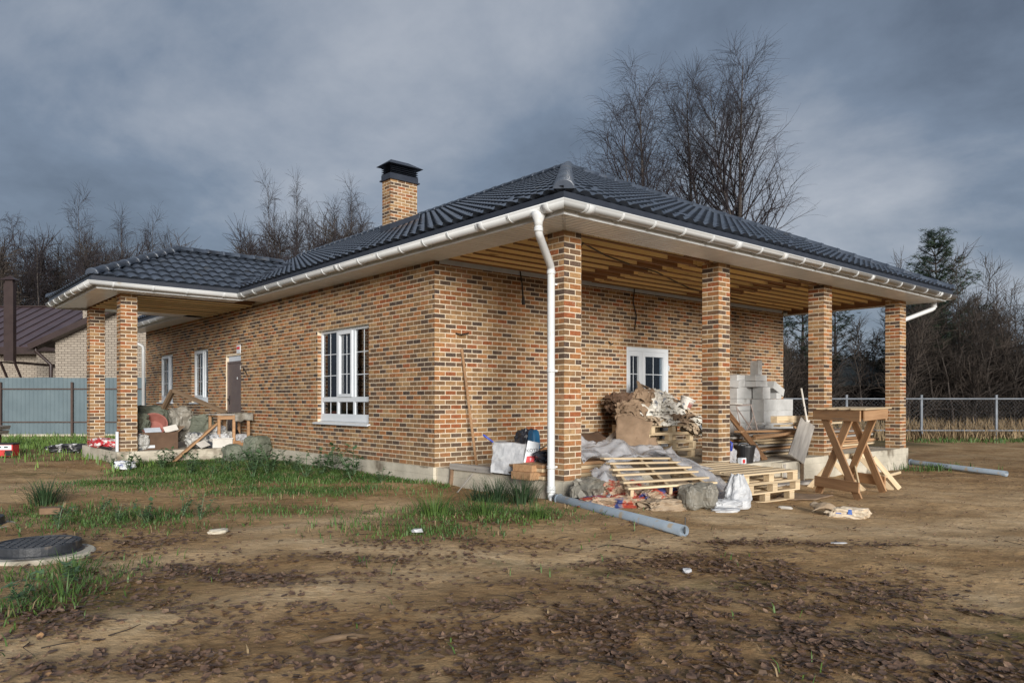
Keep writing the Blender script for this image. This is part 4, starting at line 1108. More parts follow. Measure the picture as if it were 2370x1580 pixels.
# hip and ridge caps
bb = MB(); vv = []; ff = []; n_ = 10
for (x, r_) in ((0.0, 0.108), (0.0, 0.128), (0.05, 0.128), (0.05, 0.119), (0.42, 0.110)):
    for k in range(n_ + 1):
        an = PI * k / n_; vv.append((x, -r_ * math.cos(an), r_ * math.sin(an) * 0.85 - 0.02))
for j in range(4):
    for k in range(n_): ff.append((j * (n_ + 1) + k, (j + 1) * (n_ + 1) + k, (j + 1) * (n_ + 1) + k + 1, j * (n_ + 1) + k + 1))
ff.append(tuple(range(n_ + 1)))
bb.add(vv, ff, M['tile']); cap_me = bb.mesh('ridge_cap', smooth=True)
for p_ in cap_me.polygons: p_.use_smooth = len(p_.vertices) == 4
def caps(p0, p1):
    p0, p1 = Vector(p0), Vector(p1); d_ = p1 - p0; n_ = int(d_.length / 0.36); q = d_.to_track_quat('X', 'Z').to_euler()
    for k in range(n_):
        link('ridge_cap', cap_me, roof, p0 + d_ * (k * 0.36 / d_.length), q)
LIFT = 0.045
caps((-ED - 0.02, -ED - 0.02, EZ + LIFT), (AC, AC, RZ + LIFT)); caps((10.98, -ED, EZ + LIFT), (AC, AC, RZ + LIFT)); caps((AC, AC - 0.1, RZ + LIFT), (AC, BKE, RZ + LIFT))
caps((PA0, PB0, EZ + LIFT), (PA0 + ph, PC, PRZ + LIFT)); caps((PA0, 2 * PC - PB0, EZ + LIFT), (PA0 + ph, PC, PRZ + LIFT)); caps((PA0 + ph - 0.1, PC, PRZ + LIFT), (am, PC, PRZ + LIFT))
# valley flashing between the two roofs
bb = MB(); v0, v1 = Vector((-ED, PB0, EZ + 0.05)), Vector((am, PC, PRZ + 0.05)); w_ = Vector((r2, -r2, 0)) * 0.11
bb.add([v0 - w_ + Vector((0, 0, .045)), v0, v0 + w_ + Vector((0, 0, .045)), v1 - w_ + Vector((0, 0, .045)), v1, v1 + w_ + Vector((0, 0, .045))], [(0, 1, 4, 3), (1, 2, 5, 4)], M['dark_metal']); bb.build('valley_flashing', roof)
# chimney flashing and cap
bb = MB(); f0 = 0.035
za, zb_ = zl(CHA) + 0.02, zl(CHA + 0.72) + 0.02
bb.add([(CHA - f0, CHB - f0, za - 0.1), (CHA + 0.75, CHB - f0, zb_ - 0.08), (CHA + 0.75, CHB - f0, zb_ + 0.17), (CHA - f0, CHB - f0, za + 0.17),
        (CHA - f0, CHB + 0.40, za - 0.1), (CHA + 0.75, CHB + 0.40, zb_ - 0.08), (CHA + 0.75, CHB + 0.40, zb_ + 0.17), (CHA - f0, CHB + 0.40, za + 0.17)],
       [(0, 1, 2, 3), (1, 5, 6, 2), (5, 4, 7, 6), (4, 0, 3, 7), (3, 2, 6, 7)], M['dark_metal'])
bb.add([(CHA - 0.16, CHB - 0.10, zl(CHA - 0.16) + 0.05), (CHA - 0.02, CHB - 0.10, zl(CHA - 0.02) + 0.06), (CHA - 0.02, CHB + 0.46, zl(CHA - 0.02) + 0.06), (CHA - 0.16, CHB + 0.46, zl(CHA - 0.16) + 0.05)], [(0, 1, 2, 3)], M['dark_metal'])
bb.add([(CHA - 0.16, CHB - 0.16, zl(CHA - 0.16) + 0.055), (CHA + 0.90, CHB - 0.16, zl(CHA + 0.90) + 0.055), (CHA + 0.90, CHB, zl(CHA + 0.90) + 0.062), (CHA - 0.16, CHB, zl(CHA - 0.16) + 0.062)], [(0, 1, 2, 3)], M['dark_metal'])
bb.build('chimney_flashing', chim)
cx, cy = CHA + 0.36, CHB + 0.18
bb = MB()
bb.box((CHA - 0.05, CHB - 0.05, CHZ - 0.015), (CHA + 0.77, CHB + 0.41, CHZ + 0.012), M['dark_metal']); bb.box((CHA - 0.02, CHB - 0.02, CHZ + 0.012), (CHA + 0.74, CHB + 0.38, CHZ + 0.13), M['dark_metal'])
bb.build('chimney_collar', chim)
for k in range(4):
    bb = MB(); z = CHZ + 0.150 + 0.045 * k
    i0, o0 = 0.01, -0.025
    bb.add([(CHA + o0, CHB + o0, z), (CHA + 0.72 - o0, CHB + o0, z), (CHA + 0.72 - o0, CHB + 0.36 - o0, z), (CHA + o0, CHB + 0.36 - o0, z),
            (CHA + 0.03, CHB + 0.03, z + 0.028), (CHA + 0.69, CHB + 0.03, z + 0.028), (CHA + 0.69, CHB + 0.33, z + 0.028), (CHA + 0.03, CHB + 0.33, z + 0.028)],
           [(0, 1, 5, 4), (1, 2, 6, 5), (2, 3, 7, 6), (3, 0, 4, 7), (3, 2, 1, 0)], M['dark_metal']); bb.build('chimney_louvre', chim)
bb = MB(); bb.box((CHA + 0.08, CHB + 0.08, CHZ + 0.1), (CHA + 0.64, CHB + 0.28, CHZ + 0.34), M['dark_metal'])
z = CHZ + 0.33; o0 = 0.11
bb.add([(CHA - o0, CHB - o0, z), (CHA + 0.72 + o0, CHB - o0, z), (CHA + 0.72 + o0, CHB + 0.36 + o0, z), (CHA - o0, CHB + 0.36 + o0, z), (CHA + 0.12, cy, z + 0.17), (CHA + 0.60, cy, z + 0.17)],
       [(0, 1, 5, 4), (1, 2, 5), (2, 3, 4, 5), (3, 0, 4), (3, 2, 1, 0)], M['dark_metal']); bb.build('chimney_hood', chim)
# ================================================================== fences
FY = 26.6
fence = thing('sheet_fence', 'tall grey blue profiled sheet fence with brown posts behind the lawn', 'fence', (-16, FY, 0))
bb = MB(); pts = []
x = 0.0
while x < 1.05:
    pts += [(x, 0.0), (x + 0.10, 0.0), (x + 0.115, -0.018), (x + 0.135, -0.018), (x + 0.15, 0.0)]; x += 0.15
pts.append((x, 0.0)); vv = []; ff = []
for (px_, py_) in pts: vv += [(px_, py_, 0.06), (px_, py_, 2.08)]
for i in range(len(pts) - 1): ff.append((2 * i, 2 * i + 2, 2 * i + 3, 2 * i + 1))
bb.add(vv, ff, M['fence_sheet']); panel_me = bb.mesh('fence_panel')
for k in range(-11, 7): link('fence_panel', panel_me, fence, (k * 1.05, 0.0 if k % 2 else 0.003, 0.02 * (k % 3 - 1) * 0.4))
for k in range(-5, 4):
    piece('fence_post', fence, (0.075, 0.06, 1.9), (k * 2.55 + 0.35, -0.085, 0.97), M['fence_brown'])
for z in (0.50, 1.68):
    piece('fence_rail', fence, (19.0, 0.035, 0.04), (-2.1, -0.038, z), M['fence_brown'])
piece('fence_footing', fence, (19.0, 0.16, 0.14), (-2.1, 0.0, 0.0), M['concrete'])
# wire fence on the right
GY = 25.4
wf = thing('wire_fence', 'low grey pipe and wire mesh fence in front of the bare thicket', 'fence', (12, GY, 0))
GZ0 = gz(15, GY)
px0 = 1.55
for k in range(0, 14):
    b_ = MB(); b_.tube([(-0.6 + 2.55 * k, 0, GZ0 - 0.4), (-0.6 + 2.55 * k, 0, GZ0 + 1.52)], 0.045, 8, M['galv']); b_.tube([(-0.6 + 2.55 * k, 0, GZ0 + 1.52), (-0.6 + 2.55 * k, 0, GZ0 + 1.535)], 0.05, 8, M['galv']); b_.build('fence_post', wf, smooth=False)
for z, r_ in ((1.40, 0.026), (0.33, 0.022)):
    b_ = MB(); b_.tube([(-3.0, -0.05, GZ0 + z), (31.0, -0.05, GZ0 + z - (0.03 if z < 1 else 0))], r_, 6, M['galv']); b_.build('fence_rail', wf)
b_ = MB()
x = -3.0
while x < 31.0:
    for sgn in (1, -1):
        x0_, x1_ = (x, x + 1.05) if sgn > 0 else (x + 1.05, x)
        b_.add([(x0_ - 0.0006, -0.03, GZ0 + 0.33), (x0_ + 0.0006, -0.03, GZ0 + 0.33), (x1_ + 0.0006, -0.03, GZ0 + 1.40), (x1_ - 0.0006, -0.03, GZ0 + 1.40)], [(0, 1, 2, 3)], M['galv'])
    x += 0.13
tag(b_.build('wire_mesh', wf), kind='stuff')

# ================================================================== neighbouring house
nh = thing('neighbour_house', 'pale brick neighbouring house with brown seamed metal roof behind the sheet fence', 'house', (-16, 31, 0))
b_ = MB()   # gabled wing towards us
wx0, wx1, wy0, wy1, ez = -3.0, 6.2, 0.0, 7.0, 3.75
pkx = (wx0 + wx1) / 2; pkz = ez + (pkx - wx0) * 0.455
b_.add([(wx0, wy0, -0.3), (wx1, wy0, -0.3), (wx1, wy0, ez), (pkx, wy0, pkz), (wx0, wy0, ez), (wx0, wy1, -0.3), (wx1, wy1, -0.3), (wx1, wy1, ez), (pkx, wy1, pkz), (wx0, wy1, ez)],
       [(0, 1, 2, 3, 4), (5, 9, 8, 7, 6), (0, 4, 9, 5), (1, 6, 7, 2)], M['pale_brick'])
b_.box((-14.0, 4.2, -0.3), (wx0 - 0.002, 11.0, 3.75), M['pale_brick'])
b_.box((-5.3, 2.4, -0.3), (wx0 - 0.003, 4.198, 3.45), M['pale_brick'])
b_.build('wall', nh)
def slab(name, parent, quad, t_, material):
    q = [Vector(p_) for p_ in quad]; n_ = (q[1] - q[0]).cross(q[3] - q[0]).normalized() * t_
    b2 = MB(); b2.add(q + [p_ - n_ for p_ in q], [(0, 1, 2, 3), (7, 6, 5, 4), (0, 4, 5, 1), (1, 5, 6, 2), (2, 6, 7, 3), (3, 7, 4, 0)], material)
    return b2.build(name, parent)
ov = 0.75; dz = ov * 0.455
rw = slab('roof', nh, [(wx0 - ov, wy0 - 0.55, ez - dz + 0.16), (pkx, wy0 - 0.55, pkz + 0.16), (pkx, wy1, pkz + 0.16), (wx0 - ov, wy1, ez - dz + 0.16)], 0.05, M['brown_roof'])
slab('roof', nh, [(pkx + 0.002, wy0 - 0.55, pkz + 0.16), (wx1 + ov, wy0 - 0.55, ez - dz + 0.16), (wx1 + ov, wy1, ez - dz + 0.16), (pkx + 0.002, wy1, pkz + 0.16)], 0.05, M['brown_roof'])
rm = slab('roof', nh, [(-14.4, 3.4, 3.75), (6.5, 3.4, 3.75), (6.5, 9.4, 6.35), (-14.4, 9.4, 6.35)], 0.05, M['brown_roof'])
for k in range(34):
    x = -14.2 + 0.62 * k
    beam('roof_seam', rm, (x, 3.42, 3.782), (x, 9.38, 6.372), 0.03, 0.035, M['brown_trim'])
for k in range(10):
    y = wy0 - 0.45 + 0.62 * k
    beam('roof_seam', rw, (wx0 - ov + 0.02, y, ez - dz + 0.19), (pkx - 0.02, y, pkz + 0.178), 0.03, 0.035, M['brown_trim'])
beam('ridge_cap', nh, (-14.4, 9.4, 6.37), (6.5, 9.4, 6.37), 0.22, 0.06, M['brown_trim'])
beam('verge_board', nh, (wx0 - ov, wy0 - 0.56, ez - dz + 0.05), (pkx, wy0 - 0.56, pkz + 0.05), 0.04, 0.24, M['brown_trim'])
beam('verge_board', nh, (pkx, wy0 - 0.56, pkz + 0.05), (wx1 + ov, wy0 - 0.56, ez - dz + 0.05), 0.04, 0.24, M['brown_trim'])
slab('gable_soffit', nh, [(wx0 - ov, wy0 - 0.54, ez - dz - 0.02), (pkx, wy0 - 0.54, pkz - 0.02), (pkx, wy0 - 0.01, pkz - 0.02), (wx0 - ov, wy0 - 0.01, ez - dz - 0.02)], 0.03, M['brown_trim'])
b_ = MB(); b_.box((-14.4, 3.3, 3.42), (wx0 - 0.01, 4.19, 3.72), M['brown_trim']); b_.box((-5.6, 2.1, 3.46), (wx0 - ov, 3.29, 3.62), M['brown_trim']); b_.build('eaves_box', nh)
b_ = MB(); b_.tube([(-3.6, -0.35, 3.45), (-3.6, -0.3, 3.3), (-3.12, -0.08, 2.75), (-3.12, -0.08, 0.0)], 0.07, 8, M['brown_trim']); b_.build('downpipe', nh, smooth=True)
b_ = MB(); b_.box((-4.35, 2.33, 0.9), (-3.75, 2.40, 2.9), M['brown_trim']); w_ = b_.build('window', nh)
b_ = MB(); b_.box((-4.28, 2.315, 0.97), (-3.82, 2.328, 2.83), M['glass']); b_.build('pane', w_)
b_ = MB(); b_.box((-4.28, 2.329, 0.97), (-3.82, 2.3295, 2.83), M['ink']); b_.build('dark_backing', w_)  # near-black sheet close behind the pane
# wall-hung flue
flue = thing('boiler_flue', 'tall square dark brown flue with pointed cowl at the left edge', 'flue', (-20.2, 30.0, 0))
b_ = MB(); b_.box((-0.19, -0.10, 2.85), (0.19, 0.10, 5.98), M['brown_trim']); b_.box((-0.195, -0.105, 4.40), (0.195, 0.105, 4.43), M['brown_trim']); b_.build('shaft', flue)
b_ = MB(); b_.box((-0.15, -0.08, 5.98), (0.15, 0.08, 6.12), M['brown_trim']); b_.add([(-0.32, -0.20, 6.10), (0.32, -0.20, 6.10), (0.32, 0.20, 6.10), (-0.32, 0.20, 6.10), (0, 0, 6.30)], [(0, 1, 4), (1, 2, 4), (2, 3, 4), (3, 0, 4), (3, 2, 1, 0)], M['brown_trim']); b_.build('cowl', flue)
for sx in (-0.28, 0.28):
    b_ = MB(); b_.box((sx - 0.03, -0.2, 2.78), (sx + 0.03, 5.2, 2.84), M['brown_trim']); b_.add([(sx - 0.03, 0.2, 2.2), (sx + 0.03, 0.2, 2.2), (sx + 0.03, -0.2, 2.8), (sx - 0.03, -0.2, 2.8), (sx - 0.03, 0.28, 2.2), (sx + 0.03, 0.28, 2.2), (sx + 0.03, -0.1, 2.8), (sx - 0.03, -0.1, 2.8)], [(0, 1, 2, 3), (4, 7, 6, 5), (0, 3, 7, 4), (1, 5, 6, 2)], M['brown_trim']); b_.build('wall_bracket', flue)
st = thing('roof_chimney', 'short pale brick chimney with dark cap on the neighbouring brown roof', 'chimney', (-20.2, 36.0, 5.2))
b_ = MB(); b_.box((-0.36, -0.3, -0.6), (0.36, 0.3, 1.45), M['pale_brick']); b_.build('shaft', st)
b_ = MB(); b_.box((-0.42, -0.36, 1.45), (0.42, 0.36, 1.55), M['brown_trim']); b_.box((-0.33, -0.28, 1.55), (0.33, 0.28, 1.75), M['brown_trim']); b_.add([(-0.55, -0.48, 1.74), (0.55, -0.48, 1.74), (0.55, 0.48, 1.74), (-0.55, 0.48, 1.74), (-0.2, 0, 1.95), (0.2, 0, 1.95)], [(0, 1, 5, 4), (1, 2, 5), (2, 3, 4, 5), (3, 0, 4), (3, 2, 1, 0)], M['brown_trim']); b_.build('cap', st)

# log shed behind the right fence
shed = thing('log_shed', 'dark log shed with grey green roof among the bare trees behind the porch', 'shed', (17.6, 38.5, GZ0), R(14))
b_ = MB()
for k in range(13): b_.box((-4.2, -2.6, 0.18 * k - 0.1), (4.2, 2.6, 0.18 * k + 0.068), M['shed_wall'])
b_.box((-4.15, -2.55, -0.3), (4.15, 2.55, 2.25), M['shed_wall']); b_.build('wall', shed)
b_ = MB(); b_.add([(-4.15, -2.58, 2.24), (4.15, -2.58, 2.24), (4.15, 2.58, 2.24), (-4.15, 2.58, 2.24), (-2.6, 0, 3.28), (1.6, 0, 3.28)], [(0, 1, 5, 4), (1, 2, 5), (2, 3, 4, 5), (3, 0, 4)], M['shed_wall']); b_.build('gable', shed)
rf = slab('roof', shed, [(-4.9, -3.3, 2.05), (4.9, -3.3, 2.05), (2.0, 0, 3.42), (-3.0, 0, 3.42)], 0.05, M['shed_roof'])
slab('roof', shed, [(4.9, 3.3, 2.05), (-4.9, 3.3, 2.05), (-3.0, 0.002, 3.42), (2.0, 0.002, 3.42)], 0.05, M['shed_roof'])
b_ = MB(); b_.add([(4.9, -3.3, 2.05), (4.9, 3.3, 2.05), (2.0, 0, 3.42)], [(0, 1, 2)], M['shed_roof']); b_.add([(-4.9, 3.3, 2.05), (-4.9, -3.3, 2.05), (-3.0, 0, 3.42)], [(0, 1, 2)], M['shed_roof']); b_.build('roof', shed)
b_ = MB(); b_.box((-1.9, -2.66, 0.9), (-0.9, -2.605, 1.8), M['ink']); b_.build('window', shed)

# ================================================================== trees
def wander(p0, d0, length, n, rr, wob, pull, curve=0.0):
    """a wandering branch line; pull is a vector it bends towards"""
    p_ = Vector(p0); d_ = Vector(d0).normalized(); pts = [p_.copy()]
    for i in range(n):
        d_ = (d_ + Vector((rr.gauss(0, wob), rr.gauss(0, wob), rr.gauss(0, wob * 0.6))) + pull * (1.0 / n) * (1 + curve * i / n)).normalized()
        p_ = p_ + d_ * (length / n); pts.append(p_.copy())
    return pts
def side_dir(ax, ang, az):
    ax = ax.normalized(); s_ = ax.orthogonal().normalized(); t_ = ax.cross(s_)
    return ax * math.cos(ang) + (s_ * math.cos(az) + t_ * math.sin(az)) * math.sin(ang)
def birch(h, seed, limbs=40, subs=8, twigs=6, spread=0.34, first=0.18, trunk_r=0.12, lean=(0, 0), droop=0.6, bark='birch_bark', twig='twig', tw_r=0.008, forks=(), wob=0.03):
    rr = random.Random(seed); tk = MB(); cw = MB()
    trunk = wander((0, 0, -0.3), (lean[0], lean[1], 1), h, 14, rr, wob, Vector((0, 0, 0.5)))
    tk.tube(trunk, [max(0.012, trunk_r * (1 - i / 14.6) ** 0.9) for i in range(15)], 7, M[bark])
    stems = [trunk]
    for (ft, fa, faz, fl) in forks:
        i0 = ft * 14; i = int(i0); p_ = trunk[i].lerp(trunk[i + 1], i0 - i)
        d_ = side_dir(trunk[i + 1] - trunk[i], fa, faz); st_ = wander(p_, d_, h * fl, 12, rr, 0.04, Vector((0, 0, 0.75)))
        tk.tube(st_, [max(0.010, trunk_r * (1 - ft) * 0.75 * (1 - k / 12.6)) for k in range(13)], 6, M[bark]); stems.append(st_)
    for si, st_ in enumerate(stems):
        nst = len(st_) - 1; nl = limbs if si == 0 else int(limbs * 0.5)
        for k in range(nl):
            t_ = (first if si == 0 else 0.12) + (0.97 - (first if si == 0 else 0.12)) * ((k + rr.random()) / nl)
            i0 = t_ * nst; i = min(nst - 1, int(i0)); p_ = st_[i].lerp(st_[i + 1], i0 - i); ax = st_[i + 1] - st_[i]
            ln = h * spread * (1.0 - 0.80 * t_) * rr.uniform(0.6, 1.15) * (0.65 + 0.35 * min(1, (t_ - first) * 4 + 0.3)) * (0.8 if si else 1)
            d_ = side_dir(ax, rr.uniform(0.50, 0.95) * (1.12 - 0.4 * t_), k * 2.4 + rr.uniform(-0.5, 0.5))
            r0 = max(0.011, trunk_r * 0.36 * (1 - t_) + 0.010)
            lb = wander(p_, d_, ln, 7, rr, 0.06, Vector((0, 0, 0.45)))
            cw.tube(lb, [r0 * (1 - 0.86 * j / 7) for j in range(8)], 4, M[twig], cap=False)
            for q in range(subs):
                tt = 0.18 + 0.80 * (q + rr.random()) / subs; j0 = tt * 7; j = min(6, int(j0)); sp_ = lb[j].lerp(lb[j + 1], j0 - j)
                sl = max(0.5, ln * rr.uniform(0.22, 0.48) * (1.15 - 0.5 * tt))
                sd_ = side_dir(lb[j + 1] - lb[j], rr.uniform(0.35, 0.8), rr.uniform(0, 6.3))
                sb = wander(sp_, sd_, sl, 4, rr, 0.09, Vector((0, 0, 0.20 - droop * 0.35)))
                cw.tube(sb, [max(tw_r * 1.3, r0 * 0.35) * (1 - 0.6 * i_ / 4) for i_ in range(5)], 3, M[twig], cap=False)
                for w in range(twigs):
                    ww = 0.25 + 0.75 * (w + rr.random()) / twigs; m0 = ww * 4; m_ = min(3, int(m0)); tp = sb[m_].lerp(sb[m_ + 1], m0 - m_)
                    td = side_dir(sb[m_ + 1] - sb[m_], rr.uniform(0.3, 0.8), rr.uniform(0, 6.3))
                    tb = wander(tp, td, rr.uniform(0.35, 0.95) * (0.5 + 0.05 * h), 3, rr, 0.10, Vector((0, 0, -droop * rr.uniform(0.5, 1.6))))
                    cw.tube(tb, [tw_r, tw_r * 0.9, tw_r * 0.75, tw_r * 0.5], 3, M[twig], cap=False)
    return tk.mesh('trunk', smooth=True), cw.mesh('crown')
def put_tree(name, meshes, label, cat, x, y, rz, s, group=None):
    t_ = thing(name, label, cat, (x, y, gz(x, y)), rz, group); t_.scale = (s[0], s[0], s[1]) if hasattr(s, '__len__') else (s, s, s)
    link('trunk', meshes[0], t_); link('crown', meshes[1], t_); return t_
# the three big birches behind the roof
Y0 = 35.0
put_tree('birch_tree', birch(17.7, 3, limbs=46, subs=8, twigs=5, spread=0.40, first=0.18, trunk_r=0.20, droop=0.40, tw_r=0.0052, wob=0.012, forks=((0.38, 0.34, 0.3, 0.50), (0.50, 0.30, 2.0, 0.40))),
         'tallest bare birch, rising behind the right half of the roof', 'tree', 10.45, Y0, 0, 1.0)
put_tree('birch_tree', birch(17.3, 8, limbs=42, subs=8, twigs=5, spread=0.36, first=0.24, trunk_r=0.17, lean=(-0.03, 0), droop=0.40, tw_r=0.0052, wob=0.015, forks=((0.42, 0.30, 3.3, 0.44),)),
         'bare birch behind the roof between the tallest birch and the leaning one', 'tree', 9.10, Y0 + 0.8, 0.6, 1.0)
put_tree('birch_tree', birch(17.2, 12, limbs=46, subs=8, twigs=5, spread=0.44, first=0.26, trunk_r=0.16, lean=(-0.13, 0), droop=0.75, tw_r=0.0052, wob=0.015, forks=((0.36, 0.42, 3.2, 0.50), (0.40, 0.35, 0.6, 0.44), (0.30, 0.62, 2.9, 0.42))),
         'bare birch leaning left behind the roof, leftmost of the large three', 'tree', 7.65, Y0 + 0.3, 0.0, 1.0)
# distant birches
FAR = [birch(12.0, 40 + k, limbs=24, subs=6, twigs=5, spread=(0.26, 0.20, 0.30, 0.24)[k], first=0.12, trunk_r=0.10, lean=((0.05, 0), (-0.03, 0), (0.1, 0), (-0.07, 0))[k], droop=(0.4, 0.3, 1.5, 0.5)[k], tw_r=0.007) for k in range(4)]
def at_u(u, y): return (u - 1185) / 1725.45 * y
tops = [(22, 560, 2), (58, 490, 2), (110, 525, 2), (150, 545, 1), (212, 432, 0), (262, 540, 3), (292, 480, 1), (335, 520, 3), (362, 478, 0), (398, 530, 3),
        (588, 520, 3), (617, 407, 0), (655, 500, 1), (692, 398, 1), (722, 470, 3), (762, 450, 1), (790, 455, 3), (815, 408, 1), (838, 470, 0), (855, 500, 3), (575, 560, 2)]
where = ['the brown neighbouring roof', 'the chimney']
labs = ['bare weeping birch at the far left edge, behind the brown roof', 'bare weeping birch with arching top, tallest near the left edge', 'bare weeping birch just right of the arching one, above the brown roof',
        'thin bare birch in the gap left of the tallest far-left birch', 'tallest bare birch above the brown neighbouring roof', 'low bare birch right of the tallest one above the brown roof',
        'slim pointed bare birch above the left eave of the side porch', 'low bare birch above the side porch roof slope', 'bare birch with open crown above the side porch ridge end', 'low bare birch at the peak of the side porch roof',
        'low bushy birch at the left of the group beyond the side porch', 'tall open birch, leftmost of the tall trees left of the chimney', 'low birch between the two tall trees left of the chimney', 'tallest slim birch of the group left of the chimney',
        'low birch right of the tallest slim one left of the chimney', 'bare birch midway between the tallest slim birch and the chimney', 'thin birch beside the pair nearest the chimney', 'tall slim birch second nearest the chimney', 'open birch nearest the left side of the chimney',
        'low birch almost hidden by the chimney', 'lowest birch beyond the valley of the side porch roof']
rr = random.Random(5)
for i, (u, v, k) in enumerate(tops):
    y = rr.uniform(50, 60); hgt = (927.6 - v * 1.00765) / 1725.45 * y + 1.25
    put_tree('birch_tree', FAR[k], labs[i], 'tree', at_u(u * 1.00765, y), y, rr.uniform(0, 6.3), (0.85 + 0.2 * rr.random(), hgt / 12.2), 'bare birches behind the house')
# denser small wood behind them, on the left
under = birch(6.0, 77, limbs=22, subs=5, twigs=4, spread=0.32, first=0.03, trunk_r=0.05, droop=0.2, bark='bark', twig='twig', tw_r=0.009)
under2 = birch(6.0, 78, limbs=20, subs=5, twigs=4, spread=0.28, first=0.03, trunk_r=0.05, droop=0.3, bark='bark', twig='twig_brown', tw_r=0.009)
n_ = 0
for (u0, u1, vt, cnt) in ((-60, 420, 590, 64), (560, 870, 545, 34)):
    for k in range(cnt):
        u = u0 + (u1 - u0) * (k + rr.random()) / cnt; y = rr.uniform(46, 64); v = vt + rr.uniform(-45, 40)
        hgt = (927.6 - v) / 1725.45 * y + 1.25
        put_tree('young_birch', under if k % 2 else under2, 'young bare tree in the dense wood along the horizon behind the house', 'tree', at_u(u, y), y, rr.uniform(0, 6.3), (1.15 + 0.5 * rr.random(), hgt / 6.0), 'young trees in the wood behind the house')

# pines
def pine(h, seed, first=0.35, trunk_r=0.16, spread=0.24, whorls=15, per=6, dens=1.0):
    rr = random.Random(seed); tk = MB(); cw = MB(); nd = M['needles']
    trunk = wander((0, 0, -0.3), (0, 0, 1), h, 12, rr, 0.02, Vector((0, 0, 0.3)))
    tk.tube(trunk, [max(0.02, trunk_r * (1 - i / 12.8)) for i in range(13)], 7, M['bark'])
    for w in range(whorls):
        t_ = first + (0.99 - first) * w / (whorls - 1); i0 = t_ * 12; i = min(11, int(i0)); p_ = trunk[i].lerp(trunk[i + 1], i0 - i)
        for k in range(per):
            if rr.random() < 0.15: continue
            ln = h * spread * (1.08 - t_) * rr.uniform(0.55, 1.2) + 0.3
            d_ = side_dir(Vector((0, 0, 1)), rr.uniform(0.9, 1.4), k * 6.28 / per + w * 0.7 + rr.uniform(-0.3, 0.3))
            br = wander(p_, d_, ln, 5, rr, 0.06, Vector((0, 0, 0.5)))
            tk.tube(br, [0.035 * (1 - 0.75 * j / 5) for j in range(6)], 4, M['bark'], cap=False)
            for c_ in range(int(5 * dens + ln * 4 * dens)):
                tt = rr.uniform(0.35, 1.02); j0 = min(4.999, tt * 5); j = int(j0); q = br[j].lerp(br[j + 1], j0 - j) + Vector((rr.gauss(0, 0.13), rr.gauss(0, 0.13), rr.gauss(0.04, 0.08)))
                for m_ in range(11):
                    dd = Vector((rr.gauss(0, 1), rr.gauss(0, 1), rr.gauss(0.5, 0.8))).normalized(); sd_ = dd.orthogonal().normalized() * 0.013; ll_ = rr.uniform(0.12, 0.24)
                    cw.add([q - sd_, q + sd_, q + dd * ll_ + sd_ * 0.4, q + dd * ll_ - sd_ * 0.4], [(0, 1, 2, 3)], nd)
    return tk.mesh('trunk', smooth=True), cw.mesh('crown')
PN = pine(10.0, 9, first=0.12, spread=0.42, whorls=22, per=7, dens=2.1); PN2 = pine(11.0, 14, first=0.42, spread=0.30, whorls=11, per=5, dens=1.5, trunk_r=0.2)
put_tree('pine_tree', PN, 'dark green pine standing out above the right end of the roof', 'tree', at_u(2178, 37), 37, 0.4, (1.0, 0.97))
put_tree('pine_tree', PN, 'dark pine low among bare trees just right of the rightmost brick column', 'tree', at_u(2125, 36), 36, 2.4, (1.0, 0.62))
put_tree('pine_tree', PN2, 'pine with clear trunk seen through the porch right of the brick wall end', 'tree', at_u(1852, 34), 34, 1.1, (0.85, 0.60))
put_tree('pine_tree', PN2, 'pine branches seen through the porch right of the third brick column', 'tree', at_u(1938, 36), 36, 3.9, (0.8, 0.58))
# thicket of bare saplings
SAP = [birch(7.0, 90 + k, limbs=16, subs=4, twigs=3, spread=(0.20, 0.26, 0.16)[k], first=0.12, trunk_r=0.055, droop=0.05, bark='bark', twig='twig_brown', tw_r=0.008, lean=((0.03, 0), (-0.05, 0), (0.0, 0))[k]) for k in range(3)]
named = [(2230, 575, 35.5, 1, 'tall bare tree rising right beside the dark pine'), (2258, 590, 37, 1, 'bare wide tree right of the pine above the right thicket'), (2285, 640, 37, 0, 'bare tree stepping down right of the pine, third from it'), (2322, 655, 36, 1, 'bare tree near the right edge of the picture, tallest there'),
         (2105, 592, 36, 2, 'thin bare tip just left of the pine above the roof end'), (1990, 735, 33, 0, 'slim bare tree in the gap between the third and fourth brick columns'), (2012, 742, 34, 2, 'slim bare tree beside the fourth brick column, inside the porch view')]
for (u, v, y, k, lab) in named:
    hgt = (927.6 - v) / 1725.45 * y + 1.25 - GZ0
    put_tree('bare_tree', SAP[k], lab, 'tree', at_u(u, y), y, rr.uniform(0, 6.3), (1.1, hgt / 7.0))
for k in range(150):
    u = rr.uniform(2085, 2460) if k < 132 else rr.uniform(1815, 2085)
    y = rr.uniform(30, 42); vt = 690 + (u - 2085) * 0.12 if u > 2085 else 770
    v = vt + rr.uniform(-30, 110); hgt = (927.6 - v) / 1725.45 * y + 1.25 - GZ0
    put_tree('sapling', SAP[k % 3], 'bare brown sapling in the thicket behind the wire fence', 'tree', at_u(u, y), y, rr.uniform(0, 6.3), (0.8 + 0.5 * rr.random(), max(1.5, hgt) / 7.0), 'saplings of the right thicket')
# low bushes that close the foot of both woods
BUSH = birch(2.6, 131, limbs=26, subs=4, twigs=3, spread=0.5, first=0.02, trunk_r=0.03, droop=0.1, bark='bark', twig='twig_brown', tw_r=0.009)
for k in range(90):
    u = rr.uniform(2080, 2470) if k < 78 else rr.uniform(1815, 1930); y = rr.uniform(29, 44)
    put_tree('bare_bush', BUSH, 'low bare bush at the foot of the thicket behind the wire fence', 'bush', at_u(u, y), y, rr.uniform(0, 6.3), (1.1 + 0.5 * rr.random(), 0.9 + 0.6 * rr.random()), 'bushes of the right thicket')
